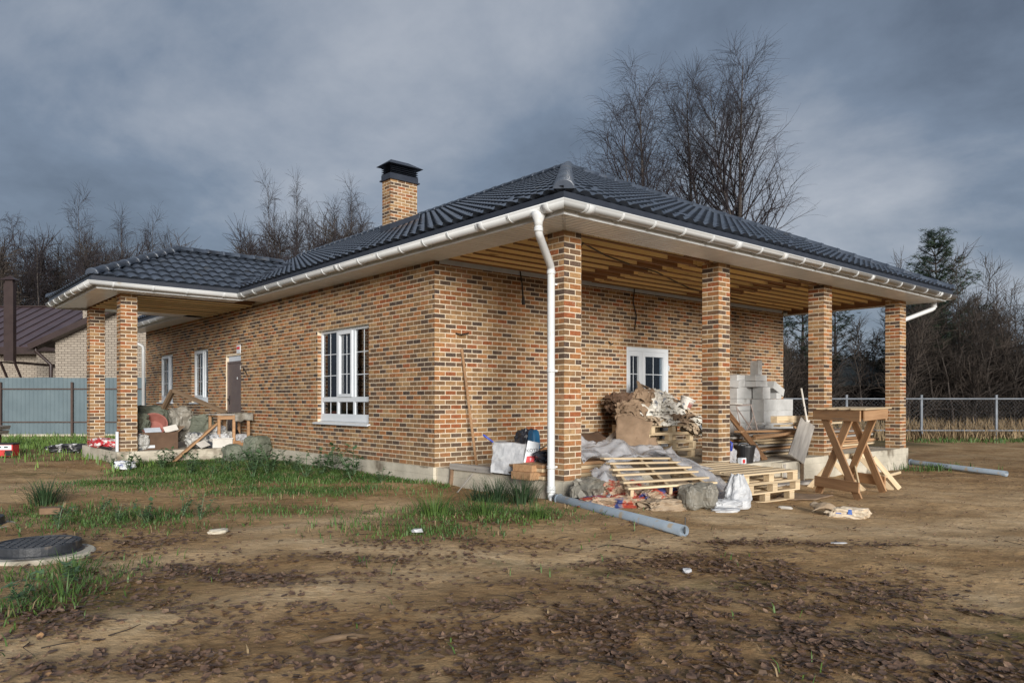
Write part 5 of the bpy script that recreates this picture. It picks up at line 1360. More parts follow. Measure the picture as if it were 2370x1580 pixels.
# dry grass band
db = MB(); rr = random.Random(17)
M['dry_grass'] = mat('dry tan grass', (0.17, 0.115, 0.06), (0.30, 0.22, 0.125), scale=0.9, rough=0.9, world_space=True)
def blade(b_, x, y, z, h, w, az, bend, material):
    c_, s_ = math.cos(az), math.sin(az); wx, wy = -s_ * w, c_ * w
    x1_, y1_ = x + c_ * bend * 0.35, y + s_ * bend * 0.35; x2_, y2_ = x + c_ * bend, y + s_ * bend
    b_.add([(x - wx, y - wy, z - 0.02), (x + wx, y + wy, z - 0.02), (x1_ + wx * 0.8, y1_ + wy * 0.8, z + h * 0.6), (x1_ - wx * 0.8, y1_ - wy * 0.8, z + h * 0.6), (x2_, y2_, z + h)], [(0, 1, 2, 3), (3, 2, 4)], material)
for k in range(9000):
    y = 25.0 + abs(rr.gauss(0, 3.4)); x = at_u(rr.uniform(1790, 2480), y) if y < 40 else 20
    if noise.noise(Vector((x * 0.5, y * 0.5, 3))) < rr.uniform(-0.6, 0.35): continue
    h = rr.uniform(0.25, 0.8) * (0.6 + 0.4 * sm((y - 25) / 2))
    blade(db, x, y, gz(x, y), h, rr.uniform(0.008, 0.02), rr.uniform(0, 6.3), rr.uniform(0.05, 0.4), M['dry_grass'])
tag(db.build('dry_grass'), 'band of dry tan grass along the wire fence', 'grass', kind='stuff')
# ================================================================== things on and around the porch
def th(name, label, cat, a, b, z, rz=0.0, group=None):
    return thing(name, label, cat, hp(a, b, z), TH + rz, group)
# ---- pallets
def make_pallet(name, label, w=1.2, d=0.8, material=None, nb=7, group=None, seed=0, bd=0.095, kind='block'):
    material = material or M['pale_wood']; rr = random.Random(seed)
    t_ = thing(name, label, 'pallet', (0, 0, 0), 0, group)
    for k in range(nb):
        y = -d / 2 + bd / 2 + (d - bd) * k / (nb - 1)
        piece('top_board', t_, (w, bd, 0.02), (rr.uniform(-.006, .006), y, 0.134), material, (0, 0, rr.uniform(-.008, .008)))
    for x in (-w / 2 + 0.05, 0, w / 2 - 0.05):
        piece('cross_board', t_, (0.10, d, 0.02), (x, 0, 0.112), material)
        for y in (-d / 2 + 0.05, 0, d / 2 - 0.05):
            piece('block', t_, (0.095, 0.10, 0.078), (x, y, 0.062), material)
    for y in (-d / 2 + 0.05, 0, d / 2 - 0.05):
        piece('bottom_board', t_, (w, 0.095, 0.02), (0, y, 0.012), material)
    return t_
pal = make_pallet('pallet', 'topmost of the four pallets under the sack heap by the porch door', 1.25, 0.9, seed=1, group='pallets stacked under the sack heap')
PA, PB, PR = 4.13, 1.90, -0.03
labs = ['topmost of the four pallets under the sack heap by the porch door', 'pallet second from the top in the stack under the sack heap', 'pallet third from the top in the stack under the sack heap', 'bottom pallet standing on the slab under the sack heap']
for k in range(4):
    o = pal if k == 0 else copy_tree(pal); o['label'] = labs[k]
    o.location = hp(PA + (0.02, -0.03, 0.03, 0)[k], PB + (0, .02, -.01, .0)[k], SLAB + 0.146 * (3 - k)); o.rotation_euler = (0, 0, TH + PR + (0.03, -0.02, 0.015, 0)[k])
# right-hand stack on the ground
pal2 = make_pallet('pallet', 'topmost of the three pallets stacked on the ground before the second column', 1.05, 1.35, seed=4, nb=7, bd=0.145, group='pallets stacked on the ground')
labs = ['topmost of the three pallets stacked on the ground before the second column', 'middle pallet of the ground stack behind the white woven bag', 'lowest pallet of the ground stack behind the white woven bag']
for k in range(3):
    o = pal2 if k == 0 else copy_tree(pal2); o['label'] = labs[k]
    o.location = hp(2.50 + (0, .03, -.03)[k], -0.78 + (0, -.02, .03)[k], -0.075 + 0.128 * (2 - k)); o.rotation_euler = (R(0.8), R(-0.8), TH - 0.16 + (0, .03, -.02)[k])
# slatted pallet leaning over the sacks
TLc, TRc, BLc, BRc = hp(0.575, -0.14, 0.51), hp(1.86, -0.30, 0.46), hp(-0.06, -1.03, 0.25), hp(1.16, -1.40, 0.265)
lp = thing('pallet', 'slatted pale pallet leaning from the slab edge over the red and blue sacks', 'pallet', (0, 0, 0))
lp.location = BLc
rel = lambda p_: p_ - BLc
for k in range(6):
    t_ = (0, .18, .42, .60, .82, 1.0)[k]; p0 = rel(BLc.lerp(TLc, t_)); p1 = rel(BRc.lerp(TRc, t_)); e_ = rnd.uniform(-.03, .03)
    dvec = (p1 - p0).normalized()
    beam('slat', lp, p0 + dvec * e_, p1 + dvec * e_ * 0.5, 0.090, 0.024, M['pale_wood'])
nrm = (rel(TRc) - rel(BRc)).cross(rel(BLc) - rel(BRc)).normalized()
if nrm.z > 0: nrm = -nrm
for t_ in (0.08, 0.5, 0.92):
    q0, q1 = rel(BLc.lerp(BRc, t_)), rel(TLc.lerp(TRc, t_)); d_ = (q1 - q0).normalized()
    beam('stringer', lp, q0 + nrm * 0.055 - d_ * 0.03, q1 + nrm * 0.055 + d_ * 0.03, 0.04, 0.085, M['pale_wood'])

# ---- heap of sacks and cardboard on the pallets
HZ = SLAB + 0.146 * 4
def hs(label, a, b, z, dims, material, seed, rz, tilt=(0, 0), cat='sack', name='paper_sack', **k):
    k.setdefault('sub', 4); k.setdefault('amp', 0.20)
    p_ = hp(a, b, z)
    return sack(name, label, cat, p_, dims, material, seed, TH + rz, 'empty sacks heaped on the pallets' if cat == 'sack' else None, tilt, **k)
def fs(label, a, b, z, w, d, h, layers, material, seed, rz, tilt=(0, 0), amp=0.05):
    o = link('paper_sack', folded_mesh('paper_sack', w, d, h, layers, material, seed, amp), None, hp(a, b, z), (tilt[0], tilt[1], TH + rz)); return tag(o, label, 'sack', 'empty sacks heaped on the pallets')
PP, PW = M['paper'], M['paper_white']
fs('crumpled tan paper sacks at the left front of the heap on the pallets', 3.72, 1.68, HZ - 0.01, 0.66, 0.50, 0.13, 5, PP, 3, 0.2, (0.0, 0.08))
fs('folded white printed sacks, lowest at the middle front of the heap', 4.05, 1.66, HZ - 0.01, 0.60, 0.46, 0.14, 6, PW, 4, 0.15)
fs('folded brown paper sacks right of the middle at the heap front', 4.42, 1.66, HZ - 0.01, 0.56, 0.48, 0.16, 6, M['cardboard'], 5, -0.2)
fs('white printed sacks at the right end of the heap on the pallets', 4.78, 1.74, HZ - 0.01, 0.56, 0.56, 0.16, 6, PW, 6, -0.3, (0, 0.12))
fs('pale creased sacks lying on the left of the heap', 3.72, 1.95, HZ + 0.12, 0.72, 0.50, 0.18, 6, PW, 7, 0.3, (0.10, -0.18), 0.07)
fs('tan sacks stuffed between the cardboard at the heap left', 3.46, 1.92, HZ + 0.10, 0.50, 0.50, 0.24, 6, M['cardboard'], 8, 0.9, (0.1, -0.25), 0.09)
fs('big curled white sack on the right of the heap', 4.42, 1.86, HZ + 0.13, 0.58, 0.46, 0.26, 7, PW, 9, -0.25, (0.25, 0.10), 0.07)
fs('pale sack standing up in the middle of the heap', 4.10, 1.90, HZ + 0.20, 0.40, 0.34, 0.30, 7, PW, 10, 0.2, (0.35, -0.25), 0.07)
fs('brown sacks folded near the top of the heap', 4.02, 2.08, HZ + 0.26, 0.56, 0.46, 0.32, 7, M['cardboard'], 11, 0.5, (0.2, -0.2), 0.08)
fs('dark creased sack on the right slope of the heap', 4.78, 2.08, HZ + 0.14, 0.56, 0.46, 0.22, 6, M['grey_bag'], 12, -0.5, (0.1, 0.3), 0.07)
fs('tan sacks under the tipped bucket at the right of the heap', 5.00, 1.96, HZ + 0.06, 0.52, 0.46, 0.20, 6, PP, 13, -0.2, (0.1, 0.3), 0.06)
fs('grey white sack low at the right edge of the heap', 5.06, 1.74, HZ - 0.14, 0.42, 0.40, 0.20, 5, PW, 14, 0.4, (0.15, 0.4), 0.06)
fs('tan paper sacks slid off the right side of the heap onto the pallets', 4.62, 1.50, HZ - 0.12, 0.34, 0.30, 0.14, 5, PP, 15, 0.5, (0.5, 0.2), 0.05)
fs('brown sack wedged between the heap and the glazed door', 3.70, 2.25, HZ + 0.22, 0.60, 0.44, 0.28, 6, M['cardboard_dark'], 16, 0.1, (0.1, -0.1), 0.08)
fs('white sack crest at the top right of the heap', 4.48, 2.10, HZ + 0.34, 0.50, 0.40, 0.22, 6, PW, 17, -0.4, (0.2, 0.25), 0.07)
# cardboard sheets
def card(label, corners, seed, material=None, amp=0.05, thick=0.008):
    """four corners (house frame), bent by noise"""
    P = [hp(*c_) for c_ in corners]; mid = sum(P, Vector()) / 4
    def fn(u_, v_):
        p_ = P[0].lerp(P[1], u_).lerp(P[3].lerp(P[2], u_), v_)
        n_ = noise.noise(Vector((u_ * 1.6 + seed, v_ * 1.6, seed * 2.1))) + 0.35 * noise.noise(Vector((u_ * 5 + seed, v_ * 5, seed)))
        e_ = 0.03 * noise.noise(Vector((u_ * 4, v_ * 4, seed + 9)))
        return p_ - mid + Vector((e_, n_ * amp * 0.6, n_ * amp + 0.0))
    o = link('cardboard_sheet', sheet_mesh('cardboard_sheet', fn, 14, 14, material or M['cardboard'], thick), None, mid)
    return tag(o, label, 'cardboard', 'torn cardboard about the sack heap')
card('brown cardboard flap hanging off the left of the pallet stack', [(3.42, 1.35, HZ + 0.10), (3.20, 1.95, HZ + 0.22), (2.78, 1.60, HZ - 0.22), (3.10, 1.22, HZ - 0.42)], 2, amp=0.07)
card('bent brown cardboard arched over the top of the sack heap', [(3.85, 1.95, HZ + 0.40), (4.15, 2.3, HZ + 0.72), (4.50, 2.2, HZ + 0.62), (4.35, 1.85, HZ + 0.38)], 3, amp=0.16)
card('long brown cardboard sloping down to the right behind the heap', [(4.30, 2.25, HZ + 0.66), (4.40, 2.45, HZ + 0.72), (5.45, 2.2, HZ + 0.36), (5.35, 1.95, HZ + 0.30)], 4, amp=0.06)
card('dark cardboard leaning low behind the corner column', [(2.20, 2.1, SLAB + 0.42), (3.0, 2.2, SLAB + 0.50), (3.05, 1.7, SLAB + 0.18), (2.3, 1.5, SLAB + 0.16)], 5, M['cardboard_dark'], 0.05)
card('cardboard side leaning on the front of the pallet stack', [(3.10, 1.42, SLAB + 0.40), (3.55, 1.36, SLAB + 0.40), (3.55, 1.30, SLAB + 0.02), (3.05, 1.30, SLAB + 0.02)], 6, M['cardboard'], 0.02)
# timber offcuts behind the corner column
for k, (p0, p1, lab) in enumerate((((2.0, 1.35, SLAB + 0.10), (3.05, 2.05, SLAB + 0.32), 'rough board end sticking out behind the corner column, uppermost'), ((1.9, 1.1, SLAB + 0.05), (3.0, 1.75, SLAB + 0.14), 'rough board end low behind the corner column'), ((2.4, 1.9, SLAB + 0.05), (3.3, 1.9, SLAB + 0.55), 'grey board tilted up against the pallet stack behind the film'))):
    o = beam('timber_offcut', None, hp(*p0), hp(*p1), 0.14, 0.03, M['orange_wood'] if k < 2 else M['grey_wood']); tag(o, lab, 'board')
# tipped bucket with print
bk = thing('plastic_bucket', 'tipped white plastic bucket with faint red print on the right of the heap', 'bucket', hp(5.10, 1.95, HZ + 0.26), rot=(R(14), R(18), TH))
def bucket_mesh(r0, r1, h, material, t_=0.006, n=24):
    b_ = MB(); vv = []; ff = []
    prof_ = [(0, 0), (r0, 0), (r1, h - 0.03), (r1 + 0.012, h - 0.03), (r1 + 0.012, h), (r1 - t_, h), (r0 - t_, t_), (0, t_)]
    for (r_, z) in prof_:
        for k in range(n): an = 2 * PI * k / n; vv.append((r_ * math.cos(an), r_ * math.sin(an), z))
    for j in range(len(prof_) - 1):
        for k in range(n): ff.append((j * n + k, j * n + (k + 1) % n, (j + 1) * n + (k + 1) % n, (j + 1) * n + k))
    b_.add(vv, ff, material); return b_.mesh('body', smooth=False)
link('body', bucket_mesh(0.105, 0.135, 0.24, M['paleplastic']), bk)
b_ = MB(); vv = []; ff = []
for i in range(9):
    an = -PI / 2 - 0.5 + i * 0.125; 
    for z, r_ in ((0.06, 0.1145), (0.17, 0.1285)): vv.append((r_ * math.cos(an), r_ * math.sin(an), z))
for i in range(8): ff.append((2 * i, 2 * i + 2, 2 * i + 3, 2 * i + 1))
b_.add(vv, ff, M['pink_plastic']); b_.build('print', bk)

# ---- builders' film, from the slab down over the lumber to the ground
def film(label, rows, seed, amp=0.06, nu=34, nv=26):
    """rows: list of (left point, right point), front to back, in the house frame"""
    RW = [(hp(*a_), hp(*b_)) for a_, b_ in rows]; mid = RW[0][0].copy()
    def fn(u_, v_):
        f_ = v_ * (len(RW) - 1); i = min(len(RW) - 2, int(f_)); t_ = f_ - i
        l_ = RW[i][0].lerp(RW[i + 1][0], t_); r_ = RW[i][1].lerp(RW[i + 1][1], t_); p_ = l_.lerp(r_, u_)
        n_ = abs(noise.noise(Vector((u_ * 3.2 + seed, v_ * 2.6, seed)))) * 1.9 + 0.6 * abs(noise.noise(Vector((u_ * 8 + v_ * 2, v_ * 6 + seed, 3.0)))) + 0.12 * noise.noise(Vector((u_ * 17, v_ * 14 + seed, 7.0)))
        return p_ - mid + Vector((0.4 * amp * noise.noise(Vector((u_ * 7, v_ * 7, seed + 5))), 0, amp * n_))
    o = link('plastic_film', sheet_mesh('plastic_film', fn, nu, nv, M['film'], 0.003), None, mid)
    return tag(o, label, 'plastic film', 'crumpled builders film')
film('crumpled clear film lying along the slab behind the leaning pallet', [((0.45, 0.10, 0.44), (2.9, 0.05, 0.26)), ((0.5, 0.45, 0.50), (3.0, 0.5, 0.28)), ((0.7, 0.8, 0.56), (3.3, 0.9, 0.34)), ((1.3, 1.1, 0.62), (3.5, 1.2, 0.42))], 2, 0.15)
film('clear film hanging from the slab to the ground right of the leaning pallet', [((1.05, -1.35, -0.02), (1.62, -1.62, -0.03)), ((1.25, -1.05, 0.14), (1.85, -1.22, 0.06)), ((1.55, -0.6, 0.36), (2.10, -0.75, 0.26)), ((1.80, -0.15, 0.50), (2.25, -0.2, 0.40)), ((2.0, 0.3, 0.48), (2.4, 0.3, 0.40))], 3, 0.08, 20, 30)
film('clear film bunched under the left end of the leaning pallet', [((-0.10, -0.75, 0.02), (0.55, -0.95, 0.10)), ((0.10, -0.45, 0.22), (0.75, -0.6, 0.28)), ((0.32, -0.12, 0.36), (0.95, -0.2, 0.42))], 5, 0.10, 20, 14)
# sacks under the leaning pallet
gp = lambda a, b: gz(*hp(a, b)[:2])
for (lab, a, b, dims, material, seed, rz, tl) in (
        ('red and blue printed sacks crushed flat beside the grey drain pipe', 0.12, -0.78, (0.95, 0.42, 0.16), M['striped_bag'], 21, -0.35, (0.0, 0.0)),
        ('red and blue printed sack bulging under the left of the leaning pallet', 0.32, -0.62, (0.6, 0.5, 0.30), M['striped_bag'], 22, 0.2, (0, 0)),
        ('dark printed sack under the middle of the leaning pallet', 0.62, -0.92, (0.7, 0.5, 0.24), M['striped_bag'], 23, -0.3, (0, 0)),
        ('stack of folded tan sacks under the front of the leaning pallet', 0.42, -1.22, (0.62, 0.36, 0.14), M['paper'], 24, -0.3, (0, 0)),
        ('tan sacks lying under the right half of the leaning pallet', 1.05, -0.85, (0.7, 0.6, 0.26), M['paper'], 25, 0.1, (0, 0)),
        ('clear bag of rubbish beside the plinth under the leaning pallet', 0.05, -0.40, (0.5, 0.42, 0.34), M['grey_bag'], 27, 0.4, (0, 0))):
    sack('rubble_sack', lab, 'sack', Vector((*hp(a, b)[:2], gp(a, b) - 0.02)), dims, material, seed, TH + rz, 'sacks on the ground under the leaning pallet', tl, sub=5 if material is M['striped_bag'] else 4, amp=0.30, fold=0.4, power=0.6)
sack('rubble_sack', 'full grey sack at the right front corner of the leaning pallet', 'sack', Vector((*hp(0.66, -1.42)[:2], -0.03)), (0.27, 0.26, 0.31), M['grey_bag'], 31, TH - 0.2, 'sacks on the ground under the leaning pallet', sub=4, amp=0.13, power=0.62)
sack('rubble_sack', 'second full grey sack, right of the other under the leaning pallet', 'sack', Vector((*hp(0.88, -1.46)[:2], -0.03)), (0.27, 0.28, 0.32), M['grey_bag'], 32, TH + 0.3, 'sacks on the ground under the leaning pallet', sub=4, amp=0.15, power=0.62)
sack('white_bag', 'small white bag lying flat between grey sacks and upright white bag', 'bag', Vector((*hp(1.10, -1.62)[:2], -0.035)), (0.36, 0.22, 0.12), M['white_bag'], 33, 0.1, sub=4, amp=0.2)
sack('white_scrap', 'white plastic scrap in front of the two grey sacks', 'plastic scrap', Vector((*hp(0.82, -1.78)[:2], -0.03)), (0.32, 0.16, 0.06), M['white_bag'], 34, 0.2, sub=3, amp=0.3)
# upright white woven bag, gathered at its mouth
def gathered_bag(label, loc, w, d, h, material, seed, rz):
    b_ = MB(); vv = []; ff = []; n = 40; m_ = 24
    for j in range(m_ + 1):
        t_ = j / m_; r_ = (1.0 - 0.10 * t_) if t_ < 0.12 else (1.0 - 0.60 * ((t_ - 0.12) / 0.88) ** 1.7)
        if t_ < 0.06: r_ *= 0.86 + t_ * 2.3
        for k in range(n):
            an = 2 * PI * k / n
            cx2, sx2 = math.cos(an), math.sin(an); q = 1 + 0.15 * noise.noise(Vector((cx2 * 1.6, sx2 * 1.6, t_ * 2.5 + seed))) - 0.20 * abs(noise.noise(Vector((cx2 * 3.1, sx2 * 3.1, t_ * 4.0 + seed)))) - 0.10 * abs(noise.noise(Vector((cx2 * 7, sx2 * 7, t_ * 8.0 + seed)))) + 0.10 * t_ * math.sin(an * 7 + seed + 2 * t_)
            vv.append((math.cos(an) * w / 2 * r_ * q + 0.02 * t_ * w, math.sin(an) * d / 2 * r_ * q, h * t_ + (0.03 * math.sin(an * 5 + seed) * h if j == m_ else 0)))
    for j in range(m_):
        for k in range(n): ff.append((j * n + k, j * n + (k + 1) % n, (j + 1) * n + (k + 1) % n, (j + 1) * n + k))
    ff.append(tuple(range(n))[::-1])
    vv.append((0.02 * w, 0, h * 0.9)); o_ = m_ * n
    for k in range(n): ff.append((o_ + k, o_ + (k + 1) % n, len(vv) - 1))
    b_.add(vv, ff, material); o = b_.build('woven_bag', None, smooth=False, loc=loc, rot=(0, 0, rz)); return tag(o, label, 'bag')
gathered_bag('upright white woven bag with gathered top before the ground pallet stack', Vector((*hp(1.36, -1.58)[:2], -0.04)), 0.38, 0.33, 0.40, M['white_bag'], 3, 0.2)

# ---- lumber stack passing behind the corner column
lm = th('lumber_stack', 'low stack of thick orange boards passing behind the corner column', 'lumber', 0.62, 0.50, SLAB)
for j in range(4):
    for i in range(3):
        l_ = 1.45 + rnd.uniform(-0.12, 0.06); piece('plank', lm, (round(l_, 2), 0.145, 0.045), (0.02 + rnd.uniform(-.05, .05) - 0.03 * j * (i == 0), -0.16 + 0.155 * i, 0.025 + 0.05 * j), M['orange_wood'] if j % 2 else M['pale_wood'], (0, 0, rnd.uniform(-.02, .02)))
wb = th('timber_block', 'short block of squared timber by the left face of the corner column', 'timber', -0.10, 0.55, SLAB, 0.05)
piece('block', wb, (0.30, 0.36, 0.10), (0, 0, 0.05), M['orange_wood']); piece('block', wb, (0.24, 0.34, 0.09), (0.0, 0.01, 0.146), M['orange_wood'], (0, 0, 0.05))
bd = beam('flat_board', None, hp(-0.02, 0.75, SLAB + 0.16), hp(0.18, 1.28, SLAB + 0.13), 0.26, 0.03, M['orange_wood']); tag(bd, 'tilted brown board between the white carton bag and the timber block', 'board')

# ---- things on the slab left of the corner column
t_ = beam('timber_plank', None, hp(-0.03, 1.35, SLAB + 0.045), hp(-0.03, 2.32, SLAB + 0.045), 0.12, 0.085, M['grey_wood']); tag(t_, 'long grey squared timber along the slab edge left of the downpipe', 'timber')
t_ = beam('leaning_stick', None, hp(0.50, 2.42, SLAB + 0.005), hp(0.405, BK - 0.035, 2.07), 0.030, 0.034, M['orange_wood']); tag(t_, 'long wooden batten leaning on the brick porch wall', 'batten')
cb = thing('carton', 'white carton bag with black word and red block printed on its end', 'carton', hp(0.02, 1.07, SLAB + 0.02), TH - 1.22, rot=(R(-3), R(4), TH - 1.15))
b_ = MB(); b_.box((-0.23, -0.13, 0.0), (0.23, 0.13, 0.42), M['white_bag']); bm = bmesh.new(); me = b_.mesh('carton_body'); bm.from_mesh(me)
bmesh.ops.subdivide_edges(bm, edges=bm.edges[:], cuts=9, use_grid_fill=True)
for v in bm.verts:
    n_ = noise.noise(v.co * 6 + Vector((4, 2, 1))); n2_ = noise.noise(v.co * 15)
    v.co += Vector((0.012 * n2_, 0.022 * n_ + 0.010 * n2_, 0.02 * n_ * (v.co.z / 0.42)))
bm.to_mesh(me); bm.free(); link('carton_body', me, cb)
b_ = MB(); b_.box((0, -0.006, 0.06), (0.17, 0, 0.46), M['white_pvc']); fl = b_.build('end_flap', cb, loc=(0.225, -0.125, 0.02), rot=(0.0, R(6), 0.62))
text_mesh('lettering', 'KOTB', 0.062, M['ink'], fl, (0.085, -0.0075, 0.34), (R(90), R(-14), 0))
b_ = MB(); b_.add([(0.025, -0.0075, 0.15), (0.145, -0.0075, 0.18), (0.145, -0.0075, 0.28), (0.025, -0.0075, 0.25), (0.025, -0.0062, 0.15), (0.145, -0.0062, 0.18), (0.145, -0.0062, 0.28), (0.025, -0.0062, 0.25)], [(0, 1, 2, 3), (0, 4, 5, 1), (2, 6, 7, 3), (1, 5, 6, 2), (0, 3, 7, 4)], M['ink_red']); b_.build('print', fl)
text_mesh('lettering', 'F', 0.06, M['white_pvc'], fl, (0.085, -0.0085, 0.215), (R(90), R(-14), 0))
t_ = MB(); t_.tube([(0, 0, 0), (-0.18, 0.03, 0.13), (-0.20, 0.03, 0.145)], [0.012, 0.016, 0.010], 8, M['blue']); o = t_.build('blue_tool', None, smooth=True, loc=hp(-0.03, 1.28, SLAB + 0.40)); tag(o, 'blue tool handle sticking out of the white carton bag', 'handle')
t_ = th('foam_can', 'dented spray foam can with pale lettering lying on the slab edge', 'can', -0.04, 1.52, SLAB + 0.04)
b_ = MB(); b_.tube([(0, 0.22, 0), (0, 0.20, 0), (0, 0.19, 0), (0, -0.12, 0), (0, -0.14, 0), (0, -0.17, 0)], [0.012, 0.014, 0.034, 0.034, 0.026, 0.018], 12, M['cast_iron']); b_.build('can_body', t_, smooth=True, rot=(0, 0, 0.1))
b_ = MB(); b_.tube([(0, 0.10, 0), (0, 0.02, 0)], 0.0348, 12, M['paleplastic']); b_.build('print', t_, smooth=True, rot=(0, 0, 0.1))
b_ = MB(); b_.tube([(0, -0.08, 0), (0, -0.13, 0)], 0.0350, 12, M['teal']); b_.build('print', t_, smooth=True, rot=(0, 0, 0.1))
t_ = beam('dark_batten', None, hp(-0.05, 1.35, SLAB + 0.015), hp(-0.08, 0.75, SLAB + 0.07), 0.03, 0.02, M['dark_old_wood']); tag(t_, 'thin dark batten running along the slab edge under the white carton', 'batten')
t_ = beam('thin_stick', None, hp(-0.09, 1.75, SLAB - 0.02), hp(-0.42, 1.72, -0.05), 0.014, 0.014, M['grey_wood']); tag(t_, 'thin stick leaning on the plinth below the foam can', 'stick')
sack('rag_bundle', 'dark bundle of rags on the timber block beside the downpipe', 'rags', hp(0.25, 0.52, SLAB + 0.20), (0.40, 0.34, 0.16), M['dark_bag'], 41, TH, sub=4, amp=0.3)
sack('dark_sack', 'dark sack standing against the wall behind the downpipe', 'sack', hp(1.10, 1.95, SLAB), (0.34, 0.30, 0.58), M['dark_bag'], 42, TH, sub=4, amp=0.2)
sack('blue_can', 'blue can with tapered top beside the dark sack behind the downpipe', 'can', hp(1.05, 1.72, SLAB + 0.12), (0.16, 0.16, 0.46), M['teal_blue'], 43, TH, sub=3, amp=0.06, power=0.5)
t_ = beam('thin_lath', None, hp(0.45, 1.2, SLAB + 0.22), hp(0.80, 0.85, SLAB + 0.52), 0.035, 0.02, M['pale_wood']); tag(t_, 'pale lath sloping up behind the downpipe', 'lath')

# ---- aerated concrete blocks on the porch
BLK = (0.60, 0.30, 0.25)
BW = M['aerated']
blocks = [(8.10, 2.02, SLAB + 0.55 + 0.0, 'lower front block, left of the pair under the tilted block'), (8.71, 2.03, SLAB + 0.55, 'lower front block, right of the pair'), (8.10, 2.02, SLAB + 0.80, 'upper front block, left of the pair'), (8.71, 2.025, SLAB + 0.80, 'upper front block, right of the pair')]
def block(dims, a, b, z, label, rot=(0, 0, 0)):
    o = link('concrete_block', box_mesh(*dims, BW, 0.006), None, hp(a, b, z + dims[2] / 2), (rot[0], rot[1], TH + rot[2])); return tag(o, 'white aerated concrete ' + label, 'block', 'aerated concrete blocks on the porch')
for i in range(2):
    for j in range(2): block(BLK, 8.10 + 0.61 * i, 2.02, SLAB + 0.04 + 0.255 * j, ['block in the hidden bottom row, left', 'block in the hidden bottom row, right', 'block in the hidden second row, left', 'block in the hidden second row, right'][i + 2 * j])
for q in blocks: block(BLK, q[0], q[1], q[2], q[3])
for j in range(6):
    for i in range(2):
        if j < 4 or i == 0: block(BLK, 7.62 + 0.62 * i, 2.36, SLAB + 0.04 + 0.255 * j, 'block of the rear stack by the wall, %s, %s column' % (['bottom layer', 'second layer', 'third layer', 'fourth layer', 'fifth layer', 'top layer'][j], ['left', 'right'][i]))
block((0.30, 0.25, 0.25), 8.00, 2.05, SLAB + 1.055, 'half block standing at the left end of the front row')
block((0.45, 0.25, 0.12), 7.86, 2.08, SLAB + 1.31, 'thin slab, lower of two laid on the half block')
block((0.45, 0.25, 0.13), 7.84, 2.08, SLAB + 1.435, 'thin slab, upper of two laid on the half block')
block((0.15, 0.20, 0.30), 7.84, 2.08, SLAB + 1.57, 'offcut standing upright as the topmost piece')
block((0.52, 0.22, 0.17), 8.48, 2.02, SLAB + 1.19, 'block lying tilted on top of the front row', (0, R(20), 0.08))
block((0.20, 0.20, 0.13), 8.50, 2.02, SLAB + 1.055, 'offcut propping up the tilted block')
block((0.30, 0.24, 0.15), 7.42, 2.30, SLAB + 1.32, 'broken piece on the rear stack, left of the thin slabs', (R(8), R(-10), 0.2))
for k in range(2): block((0.42, 0.25, 0.22), 6.93, 1.55, SLAB + 0.23 * k, 'block low behind the steel trestle, %s' % ['lower', 'upper'][k], (0, 0, 0.1 * k))
for k in range(2): block((0.40, 0.26, 0.06), 6.95 + 0.05 * k, 1.55, SLAB + 0.455 + 0.062 * k, 'offcut slab laid flat behind the steel trestle, %s' % ['lower', 'upper'][k], (0, 0, 0.2 - 0.3 * k))
# boards leaning at the wall end
for k, (a, da, lab, mt_) in enumerate(((9.25, 0.20, 'pale board leaning at the end of the brick porch wall, left one', 'pale_wood'), (9.42, 0.28, 'brown board leaning at the end of the brick porch wall, right one', 'orange_wood'), (9.15, 0.12, 'dark board leaning behind the right front block', 'brown_wood'))):
    t_ = beam('leaning_board', None, hp(a + da, 1.95, SLAB), hp(a, 2.5, SLAB + 1.15), 0.10, 0.03, M[mt_]); tag(t_, lab, 'board')

# ---- plank stack between the second and third columns
ps = th('plank_stack', 'untidy stack of used planks on the slab between second and third columns', 'planks', 6.5, 0.95, SLAB)
rr = random.Random(8)
for j in range(9):
    for i in range(4):
        l_ = round(rr.uniform(2.0, 2.9), 1); m_ = ['pale_wood', 'grey_wood', 'orange_wood', 'pale_wood', 'brown_wood'][rr.randrange(5)]
        piece('plank', ps, (l_, 0.14 if i else 0.15, 0.036), (rr.uniform(-0.3, 0.45), -0.33 + 0.17 * i + rr.uniform(-.02, .02) + (0.03 * j if i == 0 else 0), 0.03 + 0.052 * j), M[m_], (rr.uniform(-.03, .03), rr.uniform(-.02, .02), rr.uniform(-.05, .05)))
pb = th('plank_stack', 'stack of used planks on the slab beyond the third column', 'planks', 8.9, 1.0, SLAB)
for j in range(8):
    for i in range(4):
        l_ = round(rr.uniform(1.7, 2.3), 1); m_ = ['pale_wood', 'grey_wood', 'orange_wood', 'brown_wood'][rr.randrange(4)]
        piece('plank', pb, (l_, 0.14, 0.036), (rr.uniform(-0.25, 0.35), -0.33 + 0.17 * i + rr.uniform(-.03, .03), 0.03 + 0.05 * j), M[m_], (rr.uniform(-.04, .04), rr.uniform(-.02, .02), rr.uniform(-.06, .06)))
